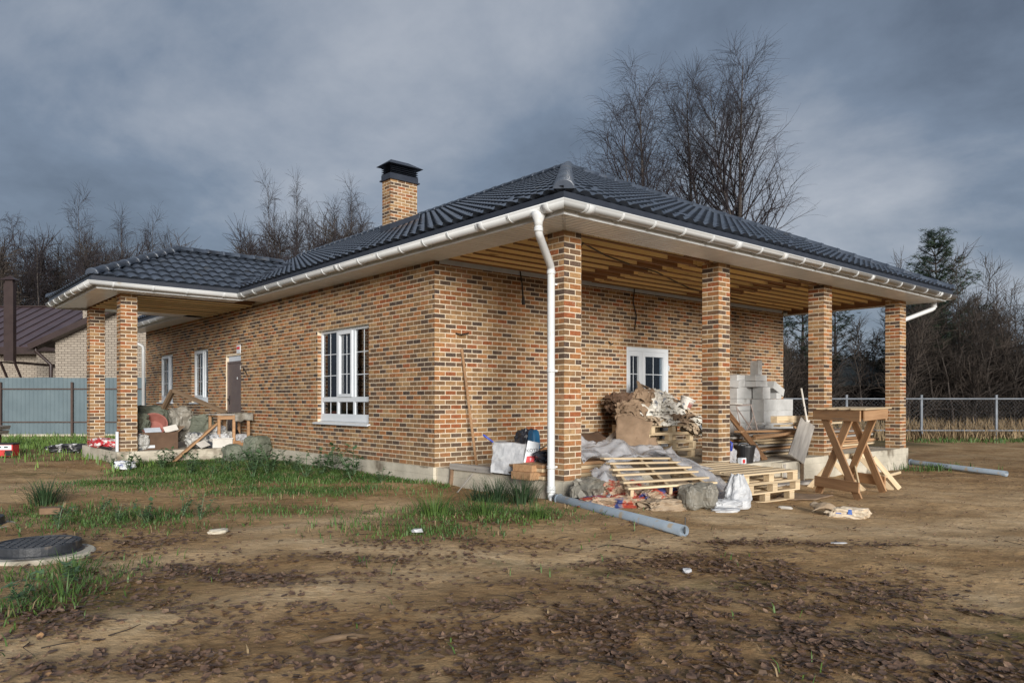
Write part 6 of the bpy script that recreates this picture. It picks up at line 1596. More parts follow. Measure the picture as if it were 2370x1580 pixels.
for k, (p0, p1, w_, h_, mt_, lab) in enumerate((
        ((6.25, 0.75, SLAB + 0.66), (7.45, 0.72, SLAB + 0.66), 0.14, 0.13, 'pale_wood', 'thick pale beam on top of the plank stack behind the steel trestle'),
        ((6.9, 0.95, SLAB + 0.60), (8.6, 0.95, SLAB + 0.62), 0.15, 0.05, 'brown_wood', 'brown board lying along the top of the plank stack'),
        ((6.1, 0.60, SLAB + 0.55), (8.1, 0.40, SLAB + 0.58), 0.15, 0.035, 'pale_wood', 'pale board sagging across the front of the plank stack'),
        ((5.1, 0.45, SLAB + 0.36), (7.6, 0.30, SLAB + 0.50), 0.05, 0.05, 'orange_wood', 'long yellowish batten slanting across the plank stack front'),
        ((4.9, 0.14, SLAB + 0.02), (5.35, 1.3, SLAB + 0.95), 0.12, 0.035, 'brown_wood', 'reddish board sloping down to the slab edge before the plank stack'))):
    t_ = beam('loose_board', None, hp(*p0), hp(*p1), w_, h_, M[mt_]); tag(t_, lab, 'board')
t_ = beam('grey_panel', None, hp(5.35, -0.18, SLAB + 0.03), hp(6.62, 0.28, SLAB + 0.62), 0.30, 0.03, M['grey_wood'], roll=R(38)); tag(t_, 'weathered grey panel tilted against the plank stack', 'panel')
# steel trestle
tr_ = th('steel_trestle', 'thin steel trestle frame standing behind the black bucket', 'trestle', 5.10, 0.80, SLAB, 0.06)
def rod(parent, name, p0, p1, r_=0.011, material=None):
    b_ = MB(); b_.tube([p0, p1], r_, 8, material or M['steel_tube']); return b_.build(name, parent)
T0, T1 = 0.08, 0.50
for y in (0.0, 0.45):
    rod(tr_, 'leg', (T0 - 0.10, y, 0.92), (T0 + 0.14 - 0.02, y - 0.06, 0.12)); rod(tr_, 'leg', (T1, y, 0.94), (T1 + 0.32, y - 0.06, 0.10))
rod(tr_, 'top_bar', (T0 - 0.10, 0.0, 0.92), (T1, 0.0, 0.94)); rod(tr_, 'top_bar', (T0 - 0.10, 0.45, 0.92), (T1, 0.45, 0.94)); rod(tr_, 'top_bar', (T1, 0, 0.94), (T1, 0.45, 0.94))
rod(tr_, 'brace', (T0 - 0.08, 0, 0.88), (T1 + 0.22, 0, 0.35)); rod(tr_, 'brace', (T1 + 0.09, 0, 0.72), (T0 + 0.10, 0, 0.32)); rod(tr_, 'stretcher', (T0 + 0.02, 0, 0.38), (T1 + 0.26, 0, 0.36))
piece('step', tr_, (0.30, 0.30, 0.02), (T0 + 0.08, 0.2, 0.955), M['paleplastic'], (0, 0.03, 0.1))
t_ = thing('pipe_rail', 'pale bent pipe leaning left of the third column', 'pipe', hp(6.55, 0.25, SLAB + 0.62), TH)
rod(t_, 'pipe', (0, 0, 0.0), (-0.22, 0, 0.62), 0.018, M['paleplastic']); rod(t_, 'elbow', (-0.02, 0, 0.0), (0.07, 0, 0.02), 0.02, M['paleplastic']); rod(t_, 'clamp', (-0.12, 0, 0.27), (0.02, 0, 0.30), 0.012, M['black'])
# bucket and small bags at the slab edge
bk2 = thing('black_bucket', 'black builders bucket at the slab edge by the second column', 'bucket', hp(4.25, 0.10, SLAB), TH)
link('body', bucket_mesh(0.115, 0.155, 0.29, M['black']), bk2)
b_ = MB(); pts = [(0.16 * math.cos(an), 0.02 + 0.03 * math.sin(an), 0.27 + 0.05 * math.sin(an)) for an in [PI * k / 10 for k in range(11)]]; b_.tube(pts, 0.006, 6, M['galv']); b_.build('handle', bk2, smooth=True)
sack('blue_white_bag', 'pale blue plastic bag at the foot of the second column', 'bag', hp(3.80, 0.10, SLAB), (0.20, 0.18, 0.26), M['film'], 51, TH, sub=4, amp=0.25, power=0.7)
b_ = MB(); b_.tube([(0, 0, 0), (0.02, 0, 0.12), (-0.03, 0.02, 0.17)], [0.03, 0.02, 0.008], 8, M['blue']); o = b_.build('blue_knot', None, True, loc=hp(3.76, 0.06, SLAB + 0.22)); tag(o, 'bright blue knotted plastic on top of the pale bag', 'plastic scrap')
t_ = th('small_box', 'small red and white printed box beside the black bucket', 'box', 4.02, -0.06 + 0.08, SLAB)
piece('box_body', t_, (0.13, 0.08, 0.10), (0, 0, 0.05), M['white_pvc']); piece('print', t_, (0.07, 0.004, 0.06), (-0.01, -0.042, 0.045), M['red'], bevel=0.001)
sack('clear_bag', 'clear crumpled bag right of the black bucket', 'bag', hp(4.58, 0.16, SLAB), (0.18, 0.18, 0.22), M['film'], 52, TH, sub=4, amp=0.25)
sack('cardboard_scrap', 'torn brown box behind the pale blue bag', 'box', hp(4.08, 0.35, SLAB), (0.3, 0.26, 0.30), M['cardboard'], 53, TH + .3, sub=3, amp=0.1, power=0.35)
sack('dark_tarpaulin', 'green grey tarpaulin bundle between pallet stack and second column', 'tarpaulin', hp(4.75, 0.98, SLAB), (0.28, 0.4, 0.62), M['green_bag'], 54, TH, sub=4, amp=0.2)
sack('clear_bag', 'clear plastic bag stuffed right of the pallet stack', 'bag', hp(4.62, 0.85, SLAB), (0.34, 0.3, 0.42), M['film'], 55, TH, sub=4, amp=0.25)
# ground board and cardboard by the step
t_ = beam('ground_board', None, hp(3.55, -0.42, -0.08), hp(5.6, -0.48, -0.10), 0.16, 0.05, M['grey_wood']); tag(t_, 'long grey board on the ground in front of the concrete step', 'board')
card('flat torn cardboard on the ground by the left foot of the work table', [(2.6, -1.35, -0.07), (3.3, -1.1, -0.06), (3.75, -1.62, -0.075), (2.95, -1.75, -0.075)], 12, M['cardboard'], 0.015)

# ---- work table on two crossed trestles
def table():
    t_ = thing('work_table', 'tall home-made wooden work table on crossed board legs before the third column', 'table', (4.98, 11.0, gz(5, 11)), 0)
    o0 = Vector((4.98, 11.0, 0)); w_ = M['orange_wood']
    A, B, Cc, D = [Vector((*p_, 0)) - o0 for p_ in ((4.50, 11.02), (4.80, 10.26), (5.50, 11.02), (5.22, 11.76))]
    H = 1.235; up = Vector((0, 0, 1))
    # legs cross in the long sides A-B and D-C
    for (p_, q, k) in ((A, B, 0), (D, Cc, 1)):
        e_ = (q - p_).normalized(); n_ = (B - Cc).normalized() * (1 if k == 0 else -1)
        beam('leg', t_, p_ + e_ * 0.03, q - e_ * 0.16 + up * (H - 0.06), 0.028, 0.125, w_)
        beam('leg', t_, q - e_ * 0.02 + n_ * 0.03, p_ + e_ * 0.14 + n_ * 0.03 + up * (H - 0.06), 0.028, 0.125, w_)
        beam('crosspiece', t_, p_ + e_ * 0.0 + n_ * 0.062 + up * 0.19, q - e_ * 0.0 + n_ * 0.062 + up * 0.17, 0.026, 0.15, w_)
        beam('apron', t_, p_ - e_ * 0.02 + n_ * 0.062 + up * (H - 0.07), q + e_ * 0.02 + n_ * 0.062 + up * (H - 0.085), 0.026, 0.15, w_)
    for (p_, q) in ((B, Cc), (A, D)):
        n_ = (B - A).normalized() * (1 if p_ is B else -1)
        beam('apron', t_, p_ + n_ * 0.055 + up * (H - 0.08), q + n_ * 0.055 + up * (H - 0.06), 0.026, 0.14, w_)
    ex = (Cc - B).normalized(); ey = (A - B).normalized(); ln = (Cc - B).length + 0.14
    for k in range(4):
        c0 = B + ey * (0.02 + 0.21 * k) - ex * 0.07 + up * (H + 0.012)
        o = beam('table_board', t_, c0, c0 + ex * ln + up * 0.012, 0.205, 0.024, M['pale_wood'])
    return t_
table()
t_ = thing('sawhorse', 'low pale sawhorse standing skewed behind the work table', 'sawhorse', (5.55, 11.75, gz(5.6, 11.9)), R(20)); t_.scale = (0.82, 0.82, 0.80)
beam('top_rail', t_, (-0.75, 0.1, 0.62), (-0.2, 0.0, 0.66), 0.06, 0.10, M['pale_wood'])
for p0, p1 in (((-0.72, 0.12, 0.60), (-0.30, -0.30, 0.0)), ((-0.66, 0.05, 0.6), (-0.95, 0.42, 0.0)), ((-0.1, 0.0, 0.62), (0.25, -0.42, 0.0)), ((-0.28, 0.0, 0.64), (-0.55, -0.45, 0.02)), ((0.02, 0.02, 0.66), (0.55, 0.0, 0.0)), ((0.12, -0.1, 0.62), (0.62, -0.25, 0.0))):
    beam('leg', t_, p0, p1, 0.028, 0.095, M['pale_wood'])
beam('stretcher', t_, (0.05, -0.25, 0.22), (0.85, -0.05, 0.30), 0.05, 0.05, M['pale_wood']); beam('stretcher', t_, (-0.3, 0.0, 0.62), (0.1, 0.0, 0.66), 0.06, 0.09, M['pale_wood'])

# ---- pipes on the ground
def ground_pipe(label, p0, p1, r_):
    p0, p1 = Vector(p0), Vector(p1); d_ = (p1 - p0); b_ = MB(); n = 20
    t_ = thing('drain_pipe', label, 'pipe', p0)
    vv = []; ff = []; d1 = d_.normalized(); s_ = d1.cross(Vector((0, 0, 1))).normalized(); u_ = s_.cross(d1)
    for (q, rr_) in ((Vector(), r_), (d_, r_), (d_, r_ * 0.93), (d_ * 0.05, r_ * 0.93)):
        for k in range(n): an = 2 * PI * k / n; vv.append(q + (s_ * math.cos(an) + u_ * math.sin(an)) * rr_)
    for j in range(3):
        for k in range(n): ff.append((j * n + k, j * n + (k + 1) % n, (j + 1) * n + (k + 1) % n, (j + 1) * n + k))
    b_.add(vv, ff, M['grey_pipe']); o = b_.build('pipe_tube', t_, smooth=True)
    b_ = MB(); b_.tube([-d1 * 0.01, d1 * 0.07], r_ + 0.006, n, M['grey_pipe']); b_.tube([d1 * 0.05, d1 * 0.072], r_ + 0.012, n, M['grey_pipe']); b_.build('socket', t_, smooth=True)
    b_ = MB(); b_.tube([d1 * 0.04, d1 * 0.048], r_ + 0.008, n, M['black']); b_.build('seal_ring', t_, smooth=True)
    return t_
e0 = hp(-0.15, -0.02, 0.035)
ground_pipe('thick grey drain pipe lying from the corner downpipe towards the camera', (e0.x, e0.y, 0.045), (1.60, 6.93, gb(1.6, 6.93) + 0.05), 0.056)
ground_pipe('grey drain pipe lying on the soil beyond the rightmost column', (*hp(10.50, 0.02)[:2], -0.07), (9.42, 14.2, gb(9.4, 14.2) + 0.05), 0.056)
t_ = MB(); t_.tube([(1.62, 6.98, 0.0), (1.625, 6.99, 0.16)], 0.006, 5, M['cable']); tag(t_.build('marker_rod'), 'thin dark rod stuck in the soil at the open end of the grey pipe', 'rod')
# ---- cement bag and scraps on the soil
cbag = thing('cement_bag', 'torn paper cement bag with blue print lying on the open soil', 'cement bag', (3.85, 8.62, gb(3.85, 8.6)), R(-28))
me = crumple_mesh('bag_body', (0.46, 0.24, 0.13), mat('cream paper bag', (0.52, 0.42, 0.30), (0.66, 0.56, 0.43), scale=6, rough=0.85, bump=0.6, bscale=14, bdist=0.02), 61, amp=0.28, sub=4, power=0.6); link('bag_body', me, cbag, (0.02, 0, 0.05))
link('torn_mouth', sheet_mesh('torn_mouth', lambda u_, v_: (-0.36 + 0.24 * u_ + 0.03 * math.sin(v_ * 7), -0.10 + 0.20 * v_, 0.05 + 0.10 * math.sin(u_ * 2.4) * (0.5 + 0.5 * math.sin(v_ * 5)) + 0.10 * (1 - u_) * v_), 10, 10, M['paper'], 0.004), cbag)
for k, (x, y, s_) in enumerate(((-0.06, -0.085, 0.06), (0.06, -0.095, 0.05), (0.16, -0.07, 0.04))):
    b_ = MB(); b_.add([(x - s_ / 2, y, 0.05), (x + s_ / 2, y + 0.008, 0.045), (x + s_ * 0.35, y + 0.02, 0.10), (x - s_ * 0.3, y + 0.02, 0.105)], [(0, 1, 2, 3)], M['ink_blue']); o = b_.build('print', cbag); o.location = (0, -0.028, 0)
sack('white_scrap', 'small white bent plastic scrap on the soil below the cardboard', 'plastic scrap', (3.32, 9.05, gb(3.32, 9.05)), (0.17, 0.05, 0.04), M['paleplastic'], 62, 2.4, sub=2, amp=0.3)
sack('white_scrap', 'thin white plastic strip on the line of drifted leaves', 'plastic scrap', (2.95, 6.75, gb(2.95, 6.75)), (0.17, 0.045, 0.015), M['white_bag'], 63, 0.1, sub=2, amp=0.2)
sack('white_scrap', 'tiny white rag among leaves left of the green moss', 'plastic scrap', (1.32, 5.62, gb(1.32, 5.62)), (0.07, 0.05, 0.035), M['white_bag'], 64, 0.3, sub=2, amp=0.4)
sack('white_scrap', 'small white scrap in the grass patch before the plinth', 'plastic scrap', (-0.88, 6.95, gb(-0.88, 6.95) + 0.02), (0.10, 0.08, 0.04), M['white_bag'], 65, 0.3, sub=2, amp=0.4)
sack('stone_lump', 'pale lump of mortar on bare soil left of the middle', 'stone', (-2.82, 7.15, gb(-2.82, 7.15) - 0.01), (0.17, 0.12, 0.055), M['concrete'], 66, 0.3, sub=3, amp=0.25)
b_ = MB(); pts = [(-1.02, 3.84, 0.02), (-0.93, 3.87, 0.035), (-0.84, 3.93, 0.03), (-0.76, 3.96, 0.02)]; b_.tube([(x, y, z + gb(x, y)) for x, y, z in pts], [0.012, 0.018, 0.016, 0.010], 7, M['dark_old_wood']); b_.tube([(-0.86, 3.90, 0.03 + gb(-.86, 3.9)), (-0.80, 3.86, 0.04 + gb(-.8, 3.86))], [0.009, 0.005], 6, M['dark_old_wood']); tag(b_.build('fallen_branch', None, True), 'short dark broken branch lying on the foreground soil', 'branch')
b_ = MB(); pts = [(0.75 + 0.09 * k, 6.55 - 0.05 * k + 0.05 * math.sin(k * 1.2), gb(0.75 + 0.09 * k, 6.55 - 0.05 * k) + 0.018 * math.sin(k * 0.7)) for k in range(9)]; b_.tube(pts, 0.0035, 5, M['cable']); tag(b_.build('wire_piece', None, True), 'thin bent wire lying on the soil below the grey pipe', 'wire')

# ---- manholes on the left
def manhole(label, x, y, r_, z0, rz):
    t_ = thing('manhole', label, 'manhole', (x, y, gz(x, y)), rz); n = 40
    b_ = MB(); vv = []; ff = []
    prof_ = [(0.0, -0.25), (r_ * 1.36, -0.25), (r_ * 1.33, z0 - 0.012), (r_ * 1.29, z0), (0.0, z0)]
    for (q, z) in prof_:
        for k in range(n): an = 2 * PI * k / n; j_ = 1 + 0.02 * math.sin(an * 3 + x); vv.append((q * j_ * math.cos(an), q * j_ * math.sin(an), z))
    for j in range(4):
        for k in range(n): ff.append((j * n + k, j * n + (k + 1) % n, (j + 1) * n + (k + 1) % n, (j + 1) * n + k))
    b_.add(vv, ff, M['concrete']); b_.build('concrete_ring', t_)
    b_ = MB(); vv = []; ff = []
    prof_ = [(r_ * 1.06, z0 + 0.001), (r_ * 1.06, z0 + 0.012), (r_, z0 + 0.016), (r_, z0 + 0.075), (r_ * 0.985, z0 + 0.085), (r_ * 0.93, z0 + 0.085), (r_ * 0.92, z0 + 0.078), (0.0, z0 + 0.082)]
    for (q, z) in prof_:
        for k in range(n): an = 2 * PI * k / n; vv.append((q * math.cos(an), q * math.sin(an), z))
    for j in range(len(prof_) - 1):
        for k in range(n): ff.append((j * n + k, j * n + (k + 1) % n, (j + 1) * n + (k + 1) % n, (j + 1) * n + k))
    b_.add(vv, ff, M['cast_iron']); c_ = b_.build('cover', t_)
    for p_ in c_.data.polygons: p_.use_smooth = False
    b_ = MB()
    for i in range(-4, 5):
        for j in range(-4, 5):
            x_, y_ = i * r_ * 0.19, j * r_ * 0.19
            if x_ * x_ + y_ * y_ < (r_ * 0.84) ** 2: b_.box((x_ - r_ * 0.06, y_ - r_ * 0.06, z0 + 0.080), (x_ + r_ * 0.082, y_ + r_ * 0.082, z0 + 0.0832), M['cast_iron'])
    b_.build('tread_pattern', c_)
    return t_
manhole('dark round manhole cover on a concrete ring, nearest the camera on the left', -3.95, 6.22, 0.315, -0.005, 0.3)
manhole('dark manhole cover cut by the left edge of the picture, behind the nearer one', -5.45, 7.45, 0.315, 0.0, 0.9)
o = link('loose_brick', box_mesh(0.20, 0.11, 0.07, M['mud'], 0.006), None, (-5.02, 8.12, 0.06), (0.05, 0, 0.3)); tag(o, 'single loose brick lying behind the manholes near the grass tuft', 'brick')

# ================================================================== things by the side porch
def lp_(a, b, z=SLAB): return hp(a, b, z)
cx_ = thing('cardboard_box', 'open dark brown cardboard box with white label at the side porch edge', 'box', lp_(-2.06, 9.86), TH + 0.02)
for (d_, l_) in (((0.78, 0.012, 0.36), (0, 0, 0.18)), ((0.78, 0.012, 0.36), (0, 0.42, 0.18)), ((0.012, 0.42, 0.36), (-0.385, 0.21, 0.18)), ((0.012, 0.42, 0.36), (0.385, 0.21, 0.18)), ((0.76, 0.41, 0.012), (0, 0.21, 0.01))):
    piece('box_side', cx_, d_, l_, M['cardboard_dark'], bevel=0.002)
piece('box_flap', cx_, (0.012, 0.40, 0.22), (-0.43, 0.20, 0.29), M['cardboard'], (0, R(-28), 0), bevel=0.002); piece('box_flap', cx_, (0.012, 0.40, 0.20), (0.45, 0.2, 0.41), M['cardboard'], (0, R(50), 0), bevel=0.002)
piece('label', cx_, (0.14, 0.003, 0.055), (-0.14, -0.0085, 0.07), M['white_pvc'], bevel=0.0005)
t_ = beam('white_board', None, lp_(-2.30, 9.98, SLAB + 0.40), lp_(-1.98, 9.98, SLAB + 0.41), 0.14, 0.02, M['membrane'], roll=R(35)); tag(t_, 'white board lying in the open cardboard box', 'board')
t_ = beam('white_board', None, lp_(-1.92, 9.95, SLAB + 0.40), lp_(-1.66, 9.95, SLAB + 0.46), 0.15, 0.02, M['paleplastic'], roll=R(50)); tag(t_, 'pale framed panel on the right of the open cardboard box', 'panel')
tub = thing('plastic_tub', 'faded red round tub tipped on its side behind the cardboard box', 'tub', lp_(-2.05, 10.25, SLAB + 0.42), rot=(R(55), 0, TH - 0.25))
link('body', bucket_mesh(0.20, 0.26, 0.20, M['pink_plastic'], 0.012, 30), tub)
def rubble(label, a, b, z, dims, mt_, seed, rz=0.0, grp='rubbish sacks on the side porch', name='rubbish_sack', cat='sack', amp=0.26):
    return sack(name, label, cat, lp_(a, b, z), dims, M[mt_], seed, TH + rz, grp, sub=4, amp=amp, power=0.6)
rubble('large green sack draped highest, behind the red tub', -2.05, 10.75, SLAB + 0.28, (0.95, 0.7, 0.62), 'green_bag', 71)
rubble('grey green sack lying left of the red tub beside the brick column', -2.42, 10.25, SLAB + 0.25, (0.5, 0.5, 0.5), 'green_bag', 72, 0.4)
rubble('grey sack standing right of the red tub', -1.42, 10.55, SLAB + 0.12, (0.55, 0.5, 0.74), 'grey_bag', 73, 0.2)
rubble('olive sack at the right end of the tall sack row', -1.02, 10.50, SLAB + 0.05, (0.62, 0.5, 0.64), 'green_bag', 74, -0.3)
rubble('black and white stuffed sack between brick column and cardboard box', -2.40, 9.92, SLAB, (0.34, 0.3, 0.34), 'mixed_rubbish', 75)
rubble('dark bag behind the stuffed sack at the column foot', -2.46, 10.15, SLAB, (0.34, 0.3, 0.40), 'dark_bag', 76)
rubble('printed plastic rubbish right of the cardboard box', -1.22, 9.95, SLAB, (0.52, 0.42, 0.34), 'mixed_rubbish', 77, 0.2)
rubble('pale rubbish bag right of the leaning plank', -0.72, 9.95, SLAB, (0.44, 0.4, 0.36), 'mixed_rubbish', 78, 0.6)
rubble('white bag on top of the rubbish by the leaning plank', -0.78, 10.05, SLAB + 0.28, (0.3, 0.26, 0.2), 'white_bag', 79, 0.6)
rubble('dark low rubbish under the leaning plank', -1.0, 9.75, SLAB - 0.01, (0.5, 0.3, 0.16), 'dark_bag', 80, 0.1)
rubble('pink and white packaging heaped behind the near side porch column', -2.42, 10.65, SLAB + 0.1, (0.34, 0.34, 0.52), 'redwhite', 81, 0.1)
rubble('red and white printed packaging lying by the far side porch column', -2.72, 11.35, SLAB, (0.55, 0.9, 0.20), 'redwhite', 82, 0.1)
ct = thing('orange_canister', 'dark canister with orange front standing before the side wall', 'canister', lp_(-0.42, 10.15), TH)
b_ = MB(); b_.tube([(0, 0, 0), (0, 0, 0.30), (0, 0, 0.36), (0, 0, 0.40)], [0.14, 0.14, 0.11, 0.05], 18, M['black']); b_.build('body', ct, smooth=True)
b_ = MB(); b_.box((-0.10, -0.142, 0.05), (-0.02, -0.125, 0.30), M['red']); b_.build('label', ct)
t_ = beam('dark_tube', None, lp_(-2.86, 12.2, SLAB + 0.03), lp_(-2.86, 10.3, SLAB + 0.03), 0.06, 0.05, M['black']); tag(t_, 'black tube lying on the outer edge of the side porch slab', 'tube')
t_ = link('white_post', box_mesh(0.05, 0.05, 0.40, M['white_pvc']), None, lp_(-2.87, 9.72, SLAB + 0.20), (0, 0, TH)); tag(t_, 'short white plastic post standing against the near side porch column', 'post')
fr = thing('broken_trestle', 'broken dark wooden frame lying tilted over the sacks on the side porch', 'frame', lp_(-1.2, 10.75, SLAB + 0.62), TH)
F0, F1, F2, F3 = Vector((-0.55, -0.15, 0.18)), Vector((-0.30, 0.0, 0.62)), Vector((0.85, -0.05, 0.12)), Vector((0.68, -0.25, -0.28))
for p_, q in ((F0, F1), (F1, F2), (F2, F3)):
    beam('frame_board', fr, p_, q, 0.05, 0.09, M['dark_old_wood']); beam('frame_board', fr, p_ + Vector((-.07, -.1, .0)), q + Vector((-.07, -.1, .0)), 0.05, 0.08, M['dark_old_wood'])
t_ = beam('leaning_plank', None, hp(-1.95, 9.25, 0.02), hp(-0.85, 9.98, SLAB + 0.50), 0.20, 0.04, M['orange_wood'], roll=R(-25)); tag(t_, 'wide plank sloping from the grass up onto the side porch', 'plank')
# bench with draped cloth and things under it
bn = thing('wooden_bench', 'rough wooden bench table with grey draped cover before the brown door', 'table', lp_(-0.62, 9.78), TH)
for (x, y) in ((-0.28, -0.14), (-0.28, 0.42), (0.04, -0.14), (0.36, -0.14), (0.36, 0.42), (0.04, 0.42)):
    piece('leg', bn, (0.055, 0.05, 0.70), (x, y, 0.35), M['orange_wood'])
piece('rail', bn, (0.68, 0.04, 0.08), (0.04, -0.17, 0.65), M['orange_wood']); piece('rail', bn, (0.34, 0.04, 0.12), (0.20, -0.17, 0.08), M['brown_wood'])
for k in range(3): piece('table_board', bn, (0.76, 0.22, 0.03), (0.04, -0.06 + 0.23 * k, 0.715), M['grey_wood'])
link('drape', sheet_mesh('drape', lambda u_, v_: (0.04 + 0.40 * u_, 0.55 - min(1, v_ * 1.6) * 0.76 - 0.02 * math.sin(u_ * 9), 0.742 - max(0, v_ - 0.6) * 0.42 * (1 + 0.1 * math.sin(u_ * 7)) + 0.010 * math.sin(u_ * 17 + v_ * 5)), 18, 12, M['grey_bag'], 0.005), bn)
cr_ = thing('plastic_crate', 'pale plastic crate of scraps standing under the left of the bench', 'crate', lp_(-0.84, 9.58), TH)
for (d_, l_) in (((0.42, 0.02, 0.19), (0, 0, 0.10)), ((0.42, 0.02, 0.19), (0, 0.30, 0.10)), ((0.02, 0.28, 0.19), (-0.20, 0.15, 0.10)), ((0.02, 0.28, 0.19), (0.20, 0.15, 0.10)), ((0.40, 0.28, 0.015), (0, 0.15, 0.015)), ((0.45, 0.03, 0.025), (0, -0.008, 0.20))): piece('crate_side', cr_, d_, l_, M['paleplastic'])
rubble('white scraps piled in the plastic crate', -0.84, 9.73, SLAB + 0.10, (0.38, 0.27, 0.2), 'white_bag', 84, 0.2, None, 'scrap_heap', 'scraps', 0.3)
rubble('white bag lying on boards under the right of the bench', -0.38, 9.82, SLAB + 0.14, (0.42, 0.26, 0.14), 'white_bag', 85, 0.3, None, 'white_bag', 'bag')
rubble('mixed scraps under the right end of the bench', -0.28, 9.72, SLAB + 0.02, (0.46, 0.3, 0.14), 'mixed_rubbish', 86, 0.1, None, 'scrap_heap', 'scraps', 0.3)
t_ = link('sheet_of_paper', box_mesh(0.26, 0.18, 0.015, M['paleplastic'], 0.002), None, lp_(-1.28, 9.50, SLAB + 0.10), (R(35), R(-12), TH + 0.5)); tag(t_, 'white printed sheet propped at the slab edge left of the crate', 'sheet')
for k, (a, b, d_, lab) in enumerate(((-0.80, 9.05, (0.44, 0.40, 0.36), 'full green sack on the grass at the corner of side porch, left one'), (-0.42, 8.78, (0.52, 0.44, 0.54), 'bigger pale green sack on the grass against the plinth, right one'))):
    sack('woven_sack', lab, 'sack', Vector((*hp(a, b)[:2], -0.02)), d_, M['green_bag'], 91 + k, TH + 0.3 * k, 'green sacks at the side porch corner', sub=4, amp=0.16, power=0.55)
sack('trash_ball', 'crumpled blue and white packaging on the soil before the side porch corner', 'packaging', Vector((-7.22, 13.9, -0.02)), (0.34, 0.22, 0.16), mat('blue white packaging', (0.06, 0.08, 0.22), (0.70, 0.72, 0.74), scale=8, rough=0.4, lo=0.44, hi=0.5), 95, 0.2, sub=4, amp=0.35)
sack('dark_heap', 'low black and white rubbish heap on the lawn left of the side porch', 'rubbish', (-10.9, 18.5, -0.03), (1.05, 0.5, 0.22), mat('black white rubbish', (0.02, 0.02, 0.022), (0.45, 0.45, 0.45), scale=8, rough=0.4, lo=0.55, hi=0.62), 96, 0.1, sub=4, amp=0.4)
# red box and boards at the far left edge
rb = thing('red_box', 'red printed box with white label at the far left edge', 'box', (-11.62, 17.0, gz(-11.6, 17)), R(6)); rb.scale = (0.68, 0.68, 0.62)
piece('box_body', rb, (0.85, 0.4, 0.42), (0, 0, 0.21), M['red']); piece('lid', rb, (0.88, 0.43, 0.05), (0, 0, 0.445), M['black']); piece('label', rb, (0.62, 0.004, 0.17), (0.08, -0.203, 0.32), M['white_pvc'], bevel=0.001)
piece('print', rb, (0.24, 0.003, 0.05), (-0.05, -0.2065, 0.33), M['ink'], bevel=0.0005); piece('print', rb, (0.12, 0.003, 0.05), (0.22, -0.2065, 0.33), M['ink'], bevel=0.0005); piece('corner_panel', rb, (0.24, 0.004, 0.20), (0.30, -0.203, 0.11), M['black'], bevel=0.001); piece('print', rb, (0.2, 0.003, 0.025), (-0.2, -0.203, 0.10), M['white_pvc'], bevel=0.0005)
bs = thing('board_stack', 'weathered board stack on dark supports behind the red box', 'boards', (-13.35, 18.6, gz(-12, 18.6)), R(4)); bs.scale = (0.75, 0.9, 0.8)
for k in range(4): piece('board', bs, (1.6, 0.6, 0.06), (0.02 * k, 0, 0.55 + 0.075 * k), M['grey_wood'], (0, 0.02 * (k % 2), 0.02 * k))
for x in (-0.6, 0.0, 0.55): piece('support', bs, (0.12, 0.5, 0.5), (x, 0, 0.25), M['dark_old_wood'])
# ================================================================== grass, weeds, leaves, pebbles
M['grass'] = mat('green grass blades', (0.036, 0.088, 0.016), (0.088, 0.152, 0.032), scale=1.2, rough=0.6, world_space=True, spots=(2.2, 0.64, (0.16, 0.14, 0.06)))
M['grass_bright'] = mat('bright lawn blades', (0.090, 0.165, 0.030), (0.15, 0.24, 0.05), scale=0.7, rough=0.6, world_space=True)
M['grass_dark'] = mat('dark tuft blades', (0.022, 0.050, 0.022), (0.045, 0.085, 0.035), scale=2, rough=0.5, world_space=True)
M['weed'] = mat('weed leaves', (0.040, 0.095, 0.035), (0.10, 0.165, 0.075), scale=9, rough=0.55, vary=0.2)
M['leaf'] = mat('fallen leaves', (0.060, 0.033, 0.021), (0.20, 0.122, 0.080), scale=24, rough=0.6, world_space=True, lo=0.36, hi=0.64, spots=(11, 0.64, (0.33, 0.19, 0.085)))
M['leaf2'] = mat('fallen pale leaves', (0.15, 0.095, 0.060), (0.26, 0.17, 0.11), scale=24, rough=0.6, world_space=True, spots=(12, 0.68, (0.40, 0.22, 0.05)))
rr = random.Random(33)
gr = MB(); n_ = 0
def scatter(fn, x0, x1, y0, y1, tries):
    for k in range(tries):
        x, y = rr.uniform(x0, x1), rr.uniform(y0, y1)
        if rr.random() < fn(x, y): yield x, y
def inside_house(x, y):
    dx_, dy_ = x - PX, y - PY; a, b_ = C * dx_ + S * dy_, -S * dx_ + C * dy_
    return (a > -0.12 and b_ > -0.06) or (a > -2.95 and b_ > 9.5 and b_ < 12.85)
for x, y in scatter(grass_density, -7.5, 2.0, 3.2, 16.5, 260000):
    if inside_house(x, y): continue
    h = rr.uniform(0.02, 0.065) * (1.0 + 1.5 * max(0, noise.noise(Vector((x * 1.3, y * 1.3, 90)))))
    blade(gr, x, y, gb(x, y), h, rr.uniform(0.0022, 0.005) * (1 + y / 16), rr.uniform(0, 6.3), rr.uniform(0.02, 0.10), M['grass'] if rr.random() < 0.92 else M['dry_grass'])
tag(gr.build('grass'), 'short green grass and weeds growing before the house wall', 'grass', kind='stuff')
gr = MB()
for x, y in scatter(grass_density, -23.0, -7.0, 12.0, 27.0, 42000):
    if inside_house(x, y): continue
    blade(gr, x, y, gb(x, y), rr.uniform(0.06, 0.20), rr.uniform(0.007, 0.014), rr.uniform(0, 6.3), rr.uniform(0.02, 0.1), M['grass_bright'] if rr.random() < 0.7 else M['grass'])
